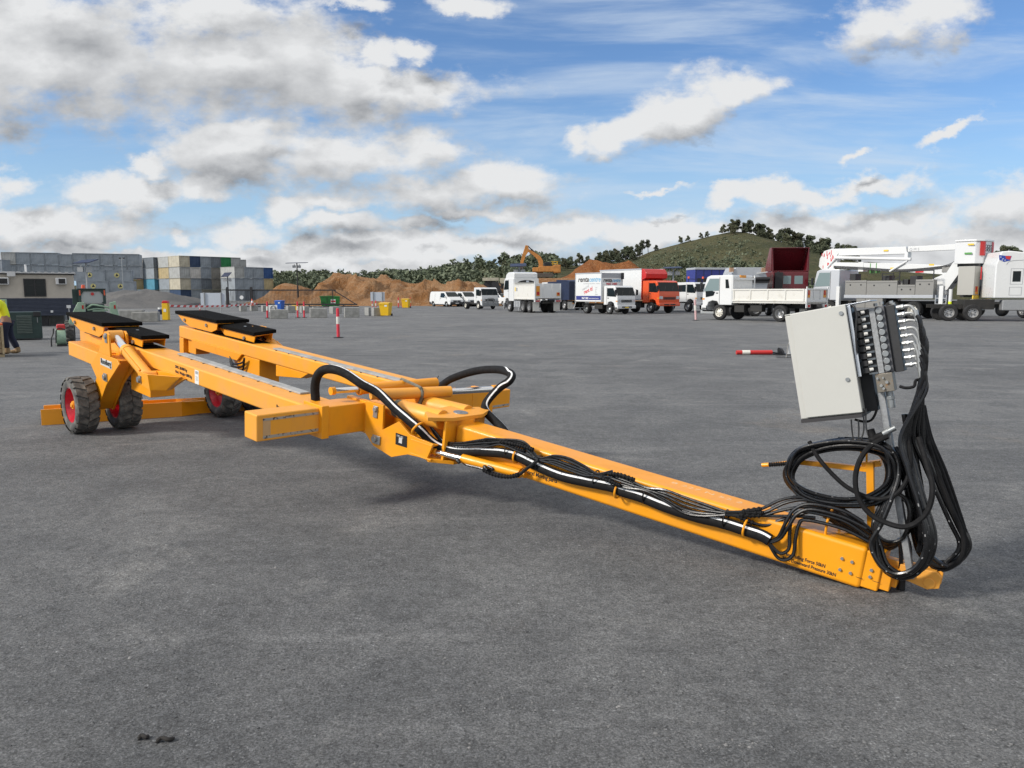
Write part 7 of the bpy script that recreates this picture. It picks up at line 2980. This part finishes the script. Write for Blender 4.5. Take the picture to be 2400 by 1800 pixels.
# basket
bk = mat('basket_white', (0.62, 0.63, 0.64), 0.4)
mb = MB()
bpoly = [(-8.1, 3.12), (-8.1, 4.5), (-6.75, 4.5), (-6.75, 3.12)]
def ring(z, e=0):
    return [Vector(q) for q in ((-6.05, .95 + e, z), (-7.15 - e, .85 + e, z), (-7.45 - e, .5, z), (-7.45 - e, -.75, z), (-7.15, -1.1 - e, z), (-6.05, -1.1 - e, z))]
mb.loft(ring(3.18), ring(4.42))
bsk = mb.build('basket', bk, t, bev=.03)
mb = MB()
mb.loft(ring(4.421, .05), ring(4.52, .05))
mb.build('basket_rim', M_WHT, bsk, bev=.02)
for ya, yb in ((.30, .60), (-.80, -.55)):
    mb = MB()
    mb.bx(-7.475, -7.456, ya, min(yb, .5), 3.62, 4.40)
    if yb > .5:
        mb.loft([Vector((-7.47, .5, 3.62)), Vector((-7.47, .5, 4.40)), Vector((-7.33, .70, 4.40)), Vector((-7.33, .70, 3.62))], [Vector((-7.49, .52, 3.62)), Vector((-7.49, .52, 4.40)), Vector((-7.35, .72, 4.40)), Vector((-7.35, .72, 3.62))])
    mb.build('red_panel', M_REDP, bsk)
mb = MB()
for i in range(3):
    yc = .18 - i * .31
    mb.tube([Vector((-7.462, yc + math.cos(a) * .155, 4.05 + math.sin(a) * .175)) for a in [j * 2 * PI / 24 for j in range(24)]], .012, 6, closed=True)
mb.build('emblem_rings', M_TXT, bsk)
for ch, i in (('Q', 0), ('M', 1), ('S', 2)):
    text_part(ch, 'lettering', M_TXT, bsk, (-7.462, .18 - i * .31, 3.97), (0, -1, 0), (0, 0, 1), .2, .004, align='CENTER')
text_part('Access Hire', 'lettering', M_TXTG, bsk, (-7.462, .22, 3.72), (0, -1, 0), (0, 0, 1), .08, .004, width=.7)
mb = MB()
for (x, z, wd) in ((-6.75, 4.20, .34), ):
    mb.bx(x - wd, x, .945, .955, z, z + .09)
mb.build('yellow_label', M_YLAB, bsk)
mb = MB()
mb.bx(-7.0, -6.6, .935, .945, 3.70, 3.80)
mb.build('green_label', M_GRNB, bsk)
mb = MB()
mb.bx(-7.35, -6.1, -.6, .6, 3.02, 3.179)
mb.build('basket_mount', M_BLK, t)
mb = MB()
mb.tube(smooth_path([(-6.0, .3, 3.3), (-6.5, .32, 3.2), (-6.55, .32, 2.9), (-6.2, .3, 2.4), (-5.9, .3, 2.1)], 5), .04, 8)
mb.build('hose_loop', M_HOSE, t)
mb = MB()
mb.bx(-5.6, -5.1, .1, .3, 2.75, 3.05)
mb.build('control_box', M_PLATE, t)
mb = MB()
for (a, b_) in (((-5.05, 2.33), (-5.05, 2.85)), ((-3.0, 2.03), (-3.0, 2.85)), ((-2.9, 2.84), (-5.05, 2.84)), ((-3.0, 2.5), (-2.55, 2.30)), ((-1.9, 2.29), (-1.9, 2.72)), ((-2.6, 2.29), (-2.6, 2.72)), ((-1.9, 2.71), (-2.6, 2.71))):
    mb.bar((a[0], 1.2, a[1]), (b_[0], 1.2, b_[1]), .05, .05, (0, 1, 0))
mb.build('handrail', M_BLK, t)
mb = MB()
for (x0, x1, z0, z1) in ((-2.2, -1.75, 2.30, 2.60), (-3.95, -3.5, 2.03, 2.55), (-3.4, -3.05, 2.03, 2.35), (.05, .45, 2.33, 2.75)):
    mb = MB()
    mb.bx(x0, x1, .2, .9, z0, z1)
    mb.build('tool_bin', M_DARK, t, bev=.02)
mb = MB()
for z in (2.62, 2.68, 2.74):
    mb.tube(smooth_path([(2.0, .28, z + .55), (0, .28, z + .42), (-2.5, .28, z + .22), (-5.0, .28, z + .35), (-5.8, .3, z + .6)], 5), .022, 6)
mb.build('boom_lines', M_DARK, t)
for x in (1.05, -5.55):
    mb = MB()
    mb.bx(x - .12, x + .12, 1.0, 1.24, .45, 1.95)
    mb.bx(x - .22, x + .22, .95, 1.28, .38, .449)
    mb.build('stabiliser_leg', M_WHT, t, bev=.01)
mb = MB()
mb.bx(-7.2, -5.2, -.5, .5, .62, 1.07)
mb.bx(-6.9, -5.4, .5, 1.15, .70, 1.02)
mb.build('rear_gear', M_CHAS, t)
mb = MB()
mb.prism([(-2.95, 3.52), (-2.95, 4.0), (-2.75, 4.0), (-2.75, 3.52)], -.24, .24, 'y')
mb.prism([(-.1, 2.9), (.25, 2.9), (.25, 3.5), (-.1, 3.5)], -.27, .27, 'y')
mb.build('boom_rest', M_WHT, t)

# ---- red truck strip and white sleeper cab on the right
a_ = AT(2362, 690, 55)
t = empty('red_prime_mover', (a_.x, a_.y, 0), R(100), 'dark red cab showing between the boom lift and the white sleeper cab', 'truck')
mb = MB()
mb.prism([(-1.0, 1.7), (-1.0, 3.4), (.2, 4.2), (1.6, 4.1), (1.9, 3.0), (2.2, 1.7)], -1.15, 1.15, 'y')
bd = mb.build('cab', M_REDP, t, bev=.06, seg=3)
mb = MB()
mb.bx(-1.03, -1.001, -.95, -.3, 2.1, 2.9)
mb.build('rear_window', M_GLASS, bd)
mb = MB()
mb.bx(-1.35, -1.05, -1.25, -.95, .9, 4.2)
mb.build('exhaust_shroud', M_DARK, t, bev=.04)
chassis(t, -4, 2, 1.05)
for x in (1.5, -2.6, -3.9):
    for y in (1.0, -1.0):
        vwheel(t, x, y, .5, .4)
H13 = R(-14)
a_ = AT(2328, 690, 46)
t = empty('sleeper_prime_mover', (a_.x, a_.y, 0), H13, 'large white sleeper cab with small dark window and flag decal at right edge', 'truck')
k = 46 / FPX * 1.007
zz = lambda py: HC + (688 - py) * k
mb = MB()
prof = [(0, zz(699)), (0, zz(622)), (.25, zz(592)), (.75, zz(591)), (2.6, zz(600)), (3.6, zz(612)), (3.9, zz(640)), (4.1, zz(699))]
mb.prism(prof, -.1, 2.3, 'y')
bd = mb.build('sleeper_cab', M_WHT, t, bev=.08, seg=4)
mb = MB()
mb.bx(.92, 1.34, -.112, -.101, zz(661), zz(637))
wf = mb.build('window', M_GLASS, bd, bev=.005)
mb = MB()
for (x0, x1, z0, z1) in ((.80, 1.46, zz(667), zz(631)), (.78, 1.44, zz(692), zz(673))):
    for q in ((x0, x1, z0, z0 + .02), (x0, x1, z1 - .02, z1), (x0, x0 + .02, z0 + .021, z1 - .021), (x1 - .02, x1, z0 + .021, z1 - .021)):
        mb.bx(q[0], q[1], -.108, -.101, q[2], q[3])
mb.build('panel_seams', M_TXTG, bd)
mb = MB()
p0 = [(.12, zz(600)), (.42, zz(602)), (.78, zz(602.5)), (.72, zz(613)), (.40, zz(616)), (.15, zz(611))]
mb.prism(p0, -.112, -.101, 'y')
fg = mb.build('flag_decal', M_FBLUE, bd)
mb = MB()
mb.prism([(.45, zz(602.5)), (.76, zz(603)), (.70, zz(611)), (.50, zz(609))], -.116, -.1125, 'y')
mb.build('flag_stripes', M_REDP, fg)
mb = MB()
for (x, py) in ((.22, 605), (.34, 609), (.30, 612), (.45, 612)):
    mb.cyl((x, -.117, zz(py)), (x, -.1125, zz(py)), .028, n=6)
mb.build('flag_stars', M_TXTW, fg)
mb = MB()
mb.tube(smooth_path([(.55, -.106, zz(622)), (.75, -.106, zz(614)), (1.6, -.106, zz(612)), (3.4, -.106, zz(613))], 4), .012, 6)
mb.build('roof_seam', M_TXTG, bd)
chassis(t, -3.2, 4.0, 1.0).location = (0, 1.1, 0)
mb = MB()
mb.bx(.5, 2.2, -.05, .5, zz(727), zz(703))
mb.build('fuel_tank', M_ALU, t, bev=.06)
mb = MB()
mb.bx(-1.4, .2, .3, 1.8, zz(725), zz(702))
mb.build('battery_box', M_CHAS, t)
for x in (-1.0, -2.3):
    for y, g_ in ((2.0, 1), (.2, -1)):
        vwheel(t, x, y, .5, .4, sg=g_, dish=-.1)
for y, g_ in ((2.0, 1), (.2, -1)):
    vwheel(t, 5.2, y, .5, .32, sg=g_)


# ---- excavator on the mound
ex_p = AT(1262, 651, 126)
t = empty('excavator', ex_p, R(180), 'orange excavator standing on the dirt mound with its arm bent down to the left', 'excavator')
k = 126 / FPX * 1.007
X_ = lambda px: -(px - 1262) * k
Z_ = lambda py: (651 - py) * k
mb = MB()
for y in (-1.35, 1.35):
    mb.prism([(X_(1292), .05), (X_(1236), .05), (X_(1230), .35), (X_(1236), .72), (X_(1292), .72), (X_(1298), .35)], y - .32, y + .32, 'y')
mb.build('track', M_TRACK, t, bev=.05)
mb = MB()
mb.cyl((0, 0, .7), (0, 0, 1.1), .8, n=18)
mb.bx(X_(1310), X_(1262), -1.4, 1.4, Z_(638), Z_(625))
mb.bx(X_(1262), X_(1248), .4, 1.4, Z_(638), Z_(628))
up = mb.build('upper_body', M_EXC, t, bev=.08)
mb = MB()
mb.bx(X_(1312), X_(1296), -1.38, 1.38, Z_(640), Z_(622))
mb.build('counterweight', M_EXC, t, bev=.1)
mb = MB()
mb.prism([(X_(1291), Z_(638)), (X_(1291), Z_(617)), (X_(1283), Z_(615)), (X_(1274), Z_(617)), (X_(1273), Z_(638))], .35, 1.35, 'y')
cb = mb.build('operator_cab', M_BLK, t, bev=.05)
mb = MB()
mb.bx(X_(1288), X_(1277), 1.352, 1.36, Z_(634), Z_(619))
mb.build('cab_window', M_GLASS, cb)
mb = MB()
for (a, b_) in (((1296, 624), (1296, 613)), ((1306, 624), (1306, 613)), ((1292, 613.5), (1308, 613.5)), ((1292, 618), (1308, 618))):
    mb.bar((X_(a[0]), -1.2, Z_(a[1])), (X_(b_[0]), -1.2, Z_(b_[1])), .08, .08, (0, 1, 0))
mb.build('handrail', M_YBIN, t)
mb = MB()
mb.prism([(X_(q[0]), Z_(q[1])) for q in ((1261, 634), (1273, 630), (1272, 612), (1266, 602), (1254, 594), (1240, 586), (1236, 586), (1237, 591), (1250, 600), (1260, 610), (1263, 620))], -.28, .28, 'y')
bm = mb.build('boom', M_EXC, t, bev=.04)
mb = MB()
mb.prism([(X_(q[0]), Z_(q[1])) for q in ((1232, 577), (1238, 578), (1240, 590), (1233, 600), (1226, 620), (1219, 622), (1221, 612), (1227, 592))], -.24, .24, 'y')
mb.build('dipper_arm', M_EXC, t, bev=.04)
mb = MB()
mb.cyl((X_(1262), -.1, Z_(602)), (X_(1245), -.1, Z_(586)), .14, n=10)
mb.cyl((X_(1245), -.1, Z_(586)), (X_(1237), -.1, Z_(578)), .08, n=10)
mb.build('arm_cylinder', M_BLK, t)
mb = MB()
mb.prism([(X_(q[0]), Z_(q[1])) for q in ((1219, 618), (1226, 619), (1228, 628), (1222, 632), (1215, 627))], -.5, .5, 'y')
mb.build('bucket', M_TRACK, t, bev=.05)

# ---- screening plant beyond the vans
sc_p = AT(1160, 690, 108)
t = empty('screening_plant', (sc_p.x, sc_p.y, 0), 0, 'beige and black screening machine with a sloping conveyor behind the small chassis truck', 'machine')
k = 108 / FPX * 1.007
X_ = lambda px: (px - 1160) * k
Z_ = lambda py, kz=k / (math.cos(FACE(t.location)) if t.name.split('.')[0] in ('skid_steer_loader', 'generator_set', 'water_pump', 'wooden_crate') else 1.0): HC + (688 - py) * kz
mb = MB()
mb.bx(X_(1132), X_(1169), -.8, 1.2, Z_(659), Z_(652))
mb.bx(X_(1172), X_(1186), -.8, 1.2, Z_(665), Z_(653))
mb.bx(X_(1165), X_(1169), -.7, -.4, Z_(680), Z_(652))
mb.build('hopper', M_CREAMM, t, bev=.03)
mb = MB()
mb.bar((X_(1138), 0, Z_(660)), (X_(1170), 0, Z_(680)), 1.1, .45, (0, 1, 0))
mb.bar((X_(1160), -1, Z_(662)), (X_(1172), -1, Z_(694)), .9, .35, (0, 1, 0))
mb.bar((X_(1158), -.5, Z_(658)), (X_(1150), -.5, Z_(690)), .4, .4, (0, 1, 0))
mb.build('conveyor', M_BLK, t)
mb = MB()
mb.bx(X_(1140), X_(1185), -.9, .9, .3, 1.1)
mb.build('crawler_base', M_TRACK, t)


def FACE(p):
    return math.atan2(-p.x, p.y)


# ---- skid steer loaders
sk_p = G(222, 806)
k = sk_p.y / FPX * 1.007 * math.cos(FACE(sk_p))
t = empty('skid_steer_loader', (sk_p.x, sk_p.y, 0), FACE(sk_p), 'green skid steer loader with dark cab and orange beacon seen from behind', 'skid steer')
X_ = lambda px: (px - 222) * k
Z_ = lambda py, kz=k / (math.cos(FACE(t.location)) if t.name.split('.')[0] in ('skid_steer_loader', 'generator_set', 'water_pump', 'wooden_crate') else 1.0): HC + (688 - py) * kz
mb = MB()
mb.bx(X_(200), X_(255), -.05, 1.5, .25, Z_(730))
mb.bx(X_(206), X_(250), -.1, .3, Z_(730) + .001, Z_(712))
mb.build('engine_body', M_DGRN, t, bev=.03)
for (x0, x1) in ((175, 205), (257, 281)):
    mb = MB()
    lf = x0 < 200
    pts = [(X_(q[0]), Z_(q[1])) for q in (((176, 731), (187, 712), (189, 708), (204, 708), (205, 731)) if lf else ((262, 709), (277, 706), (279, 720), (284, 742), (268, 742), (262, 730)))]
    mb.prism(pts, -.25, .15, 'y')
    if lf:
        mb.prism([(X_(q[0]), Z_(q[1])) for q in ((171, 742), (176, 733), (188, 733), (184, 760), (166, 762), (166, 750))], -.1, .3, 'y')
    fd = mb.build('rear_fender', M_PGRN, t, bev=.015)
    mb = MB()
    c_ = 200 if lf else 274
    mb.bx(X_(c_ - 2), X_(c_ + 2.2), -.265, -.251, Z_(723), Z_(714.5))
    mb.build('tail_light', M_REDL, fd)
# cab: frame with octagonal rear window
mb = MB()
for q in ((192, 198, 676.5, 712), (248, 255, 676.5, 712)):
    mb.bx(X_(q[0]), X_(q[1]), -.05, .02, Z_(q[3]), Z_(q[2]))
mb.bx(X_(177), X_(191.8), .25, .35, Z_(714), Z_(678))
mb.bx(X_(190), X_(256), -.1, 1.2, Z_(678), Z_(676.4))
O_ = [(198, 690), (204, 683), (226, 683), (242, 683), (248, 690), (248, 705), (244, 710.5), (203, 710.5), (200, 706)]
mb.bx(X_(198.01), X_(247.99), -.05, .02, Z_(683), Z_(678.2))
mb.prism([(X_(198.01), Z_(683.1)), (X_(204), Z_(683.1)), (X_(198.01), Z_(691))], -.05, .02, 'y')
mb.prism([(X_(247.99), Z_(683.1)), (X_(242), Z_(683.1)), (X_(247.99), Z_(691))], -.05, .02, 'y')
mb.bx(X_(192), X_(255), 1.1, 1.15, Z_(712), Z_(708))
cb = mb.build('cab_frame', M_DGRN, t, bev=.008)
mb = MB()
mb.prism([(X_(a), Z_(b_)) for a, b_ in O_], .0, .01, 'y')
mb.build('rear_window', mat('hazy_window', (0.34, 0.37, 0.38), 0.12, spec=0.7), cb)
mb = MB()
mb.cyl((X_(224), -.02, Z_(689)), (X_(224), -.035, Z_(689)), .05, n=16)
mb.build('speed_sticker', M_REDP, cb)
for x_ in (195, 252):
    mb = MB()
    mb.bx(X_(x_ - 1.6), X_(x_ + 1.6), -.062, -.051, Z_(692), Z_(680))
    mb.build('cab_light', M_ORA, cb)
mb = MB()
mb.cyl((X_(203.5), .3, Z_(676)), (X_(203.5), .3, Z_(668)), .065, .055, 14)
mb.build('beacon', M_ORA, t, bev=.01)
mb = MB()
mb.tube(smooth_path([(X_(208), -.12, Z_(722)), (X_(222), -.14, Z_(714)), (X_(238), -.14, Z_(716)), (X_(262), -.12, Z_(721))], 5), .03, 8)
mb.tube(smooth_path([(X_(210), -.12, Z_(726)), (X_(235), -.14, Z_(723)), (X_(258), -.12, Z_(727))], 5), .025, 8)
mb.bx(X_(222), X_(250), -.14, -.11, Z_(731), Z_(726))
mb.build('hydraulic_lines', M_PGRN, t)
for x_, y_ in ((166, .15), (166, 1.1), (272, .15), (272, 1.1)):
    sd = -1 if x_ < 200 else 1
    mb = MB()
    mb.lathe([(.20, .12), (.24, .14), (.33, .13), (.37, .08), (.37, -.08), (.33, -.13), (.2, -.14), (0, -.14)], (X_(x_), y_, .37), (sd, 0, 0), 22)
    for q in range(16):
        a0 = q * 2 * PI / 16
        for h0, h1, da in ((-.13, .0, .12), (.0, .13, -.12)):
            P4 = [(a0 + da, h0), (a0 + .18 + da, h0), (a0 + .18, 0 if h0 < 0 else h1), (a0, 0 if h0 < 0 else h1)]
            mb.add([Vector((X_(x_) + h, y_ + math.cos(a) * rad_, .37 + math.sin(a) * rad_)) for rad_ in (.395, .36) for a, h in P4], [(0, 1, 2, 3), (0, 4, 5, 1), (1, 5, 6, 2), (2, 6, 7, 3), (3, 7, 4, 0)])
    wh = mb.build('wheel', M_TYRE, t)
    mb = MB()
    mb.lathe([(.20, .11), (.18, .02), (.06, .02), (.05, .06), (0, .06)], (X_(x_), y_, .37), (sd, 0, 0), 18)
    mb.build('rim', M_REDP, wh)

# second machine: dark green engine box with louvred door
e_p = G(66, 797)
k = e_p.y / FPX * 1.007 * math.cos(FACE(e_p))
t = empty('generator_set', (e_p.x, e_p.y, 0), FACE(e_p), 'dark green generator box with louvred door standing behind the worker', 'generator')
X_ = lambda px: (px - 66) * k
Z_ = lambda py, kz=k / (math.cos(FACE(t.location)) if t.name.split('.')[0] in ('skid_steer_loader', 'generator_set', 'water_pump', 'wooden_crate') else 1.0): HC + (688 - py) * kz
mb = MB()
mb.bx(X_(20), X_(101), 0, 1.0, .05, Z_(730.5))
gb = mb.build('casing', M_DGRN, t, bev=.02)
mb = MB()
for i in range(11):
    z = Z_(780) + i * (Z_(738) - Z_(780)) / 11
    mb.prism([(0, z), (-.03, z + .01), (-.03, z + .03), (0, z + .05)], X_(42), X_(78), 'x')
mb.build('louvre_door', mat('louvre_green', (0.10, 0.13, 0.115), 0.5, var=.2), gb)
mb = MB()
mb.bx(X_(82), X_(99), -.06, -.001, Z_(741), Z_(730))
mb.build('lamp_box', M_DARK, gb, bev=.01)
mb = MB()
mb.bx(X_(8), X_(23), .1, .5, Z_(745), Z_(703))
mb.bx(X_(8), X_(23), .1, .5, Z_(702.9), Z_(701))
mb.build('pale_cover', M_PGRN, t, bev=.01)
mb = MB()
mb.bar((X_(91), -.08, Z_(743)), (X_(91), -.08, Z_(755)), .02, .02)
mb.build('latch', M_STEEL, gb)

# small red-tanked pump on the ground
p_p = G(140, 811)
k = p_p.y / FPX * 1.007 * math.cos(FACE(p_p))
t = empty('water_pump', (p_p.x, p_p.y, 0), FACE(p_p), 'small engine pump with red tank and bent black handle beside the loader wheel', 'pump')
X_ = lambda px: (px - 140) * k
Z_ = lambda py, kz=k / (math.cos(FACE(t.location)) if t.name.split('.')[0] in ('skid_steer_loader', 'generator_set', 'water_pump', 'wooden_crate') else 1.0): HC + (688 - py) * kz
mb = MB()
mb.cyl((X_(133), .05, .28), (X_(156), .05, .28), .27, n=20)
mb.build('drum', M_PGRN, t, bev=.03)
mb = MB()
mb.bx(X_(135), X_(156), -.1, .25, Z_(773), Z_(759))
mb.build('fuel_tank', M_REDP, t, bev=.04)
mb = MB()
for y in (-.22, .2):
    mb.tube(smooth_path([(X_(121), y, 0), (X_(122), y, .25), (X_(127), y, .42), (X_(128), y, .55)], 4), .02, 7)
    mb.tube(smooth_path([(X_(132), y, .1), (X_(136), y, .55), (X_(155), y, .52)], 4), .018, 7)
mb.bx(X_(134), X_(158), -.24, .24, .0, .05)
mb.build('carry_frame', M_BLK, t)

# ---- crate and the worker
c_p = G(-22, 838)
k = c_p.y / FPX * 1.007 * math.cos(FACE(c_p))
t = empty('wooden_crate', (c_p.x, c_p.y, 0), FACE(c_p), 'pale wooden crate with an orange lid at the left edge in front of the worker', 'crate')
X_ = lambda px: (px + 22) * k
Z_ = lambda py, kz=k / (math.cos(FACE(t.location)) if t.name.split('.')[0] in ('skid_steer_loader', 'generator_set', 'water_pump', 'wooden_crate') else 1.0): HC + (688 - py) * kz
mb = MB()
for i in range(5):
    z0 = .10 + i * .135
    mb.bx(X_(-60), X_(12), 0, .9, z0, z0 + .125)
mb.build('boards', M_WOOD, t, bev=.004)
mb = MB()
mb.bx(X_(7), X_(12.5), -.03, -.001, .08, .80)
mb.bx(X_(-60), X_(12.5), -.03, -.0, .781, .83)
mb.bx(X_(-30), X_(-24), -.03, -.001, .08, .78)
mb.bx(X_(-58), X_(12), .0, .9, 0, .07)
mb.build('battens', mat('pale_batten', (0.42, 0.33, 0.20), 0.8, var=.3, scale=9), t, bev=.004)
mb = MB()
mb.bx(X_(-60), X_(12), .02, .88, .8305, .87)
mb.build('lid', M_ORA, t)


def skin_body(name, chain, m, parent, root_i=0, sub=2):
    """chain: (points with radii, edges)"""
    pts, edges = chain
    me = bpy.data.meshes.new(name)
    me.from_pydata([p[0] for p in pts], edges, [])
    o = bpy.data.objects.new(name, me)
    COL.objects.link(o)
    o.parent = parent
    md = o.modifiers.new('skin', 'SKIN')
    sv = me.skin_vertices[0].data
    for i, p in enumerate(pts):
        r = p[1]
        sv[i].radius = r if isinstance(r, tuple) else (r, r)
        sv[i].use_root = (i == root_i)
    s = o.modifiers.new('sub', 'SUBSURF')
    s.levels = s.render_levels = sub
    md.use_smooth_shade = True
    me.materials.append(m)
    return o


w_p = G(20, 829)
PR = empty('person', (w_p.x, w_p.y, 0), R(205), 'worker in fluoro yellow shirt, navy trousers and tan boots bending over the crate', 'person')
# person space: x forward, z up; facing the crate (to the left and a little towards the viewer)
P = [((0, 0, .93), (.15, .12)), ((.03, 0, 1.10), (.15, .115)), ((.08, 0, 1.28), (.17, .12)), ((.12, 0, 1.40), (.12, .09)), ((.16, 0, 1.47), .055), ((.20, 0, 1.55), (.075, .085)), ((.23, 0, 1.63), (.095, .09)), ((.22, 0, 1.70), (.07, .065)),
     ((.11, .19, 1.39), .065), ((.16, .25, 1.13), .048), ((.38, .20, 1.03), .036), ((.46, .17, 1.01), .03),
     ((.11, -.19, 1.39), .065), ((.14, -.26, 1.12), .048), ((.36, -.22, .99), .036), ((.44, -.19, .97), .03),
     ((.0, .10, .86), .105), ((.06, .12, .48), .07), ((.0, .13, .12), .05), ((.12, .14, .05), .04),
     ((-.02, -.10, .86), .105), ((-.05, -.13, .48), .07), ((-.20, -.14, .12), .05), ((-.08, -.15, .05), .04)]
E_ = [(0, 1), (1, 2), (2, 3), (3, 4), (4, 5), (5, 6), (6, 7), (3, 8), (8, 9), (9, 10), (10, 11), (3, 12), (12, 13), (13, 14), (14, 15), (0, 16), (16, 17), (17, 18), (18, 19), (0, 20), (20, 21), (21, 22), (22, 23)]
for hb, sgn in ((11, 1), (15, -1)):
    b0 = Vector(P[hb][0])
    for j, (dy, ln, dz) in enumerate(((.028, .07, -.02), (.010, .08, -.025), (-.008, .075, -.03), (-.025, .062, -.03), (.045, .04, .0))):
        i0 = len(P)
        P.append((tuple(b0 + Vector((.035, dy * sgn * -1, -.005))), .010))
        P.append((tuple(b0 + Vector((.035 + ln * .6, dy * 1.2 * sgn * -1, dz * .5))), .009))
        P.append((tuple(b0 + Vector((.035 + ln * .9, dy * 1.2 * sgn * -1, dz * 1.6))), .007))
        E_ += [(hb, i0), (i0, i0 + 1), (i0 + 1, i0 + 2)]
skin_body('body', (P, E_), M_SKIN, PR)
S_ = [((0.0, 0, .90), (.17, .135)), ((.03, 0, 1.08), (.175, .135)), ((.08, 0, 1.28), (.19, .14)), ((.12, 0, 1.41), (.135, .105)), ((.145, 0, 1.45), .075),
      ((.11, .19, 1.395), .085), ((.15, .245, 1.18), .072), ((.11, -.19, 1.395), .085), ((.135, -.255, 1.18), .072)]
skin_body('shirt', (S_, [(0, 1), (1, 2), (2, 3), (3, 4), (3, 5), (5, 6), (3, 7), (7, 8)]), M_HIVIS, PR)
T_ = [((0, 0, .95), (.165, .135)), ((.0, .105, .82), .12), ((.06, .125, .48), .095), ((.0, .135, .13), .085), ((-.02, -.105, .82), .12), ((-.05, -.135, .48), .095), ((-.20, -.145, .13), .085)]
skin_body('trousers', (T_, [(0, 1), (1, 2), (2, 3), (0, 4), (4, 5), (5, 6)]), M_TROU, PR)
for (x, y) in ((0.0, .135), (-.20, -.145)):
    mb = MB()
    mb.ball((x + .07, y, .05), .07, 12, (2.1, .85, .75))
    mb.cyl((x, y, .05), (x, y, .17), .075, .065, 14)
    mb.build('boot', M_BOOT, PR)
mb = MB()
mb.ball((.215, 0, 1.675), .098, 14, (1.05, .92, .95))
mb.build('hair', M_HAIR, PR)
mb = MB()
mb.ball((.305, 0, 1.615), .018, 8, (1, .8, 1.2))
mb.build('nose', M_SKIN, PR)
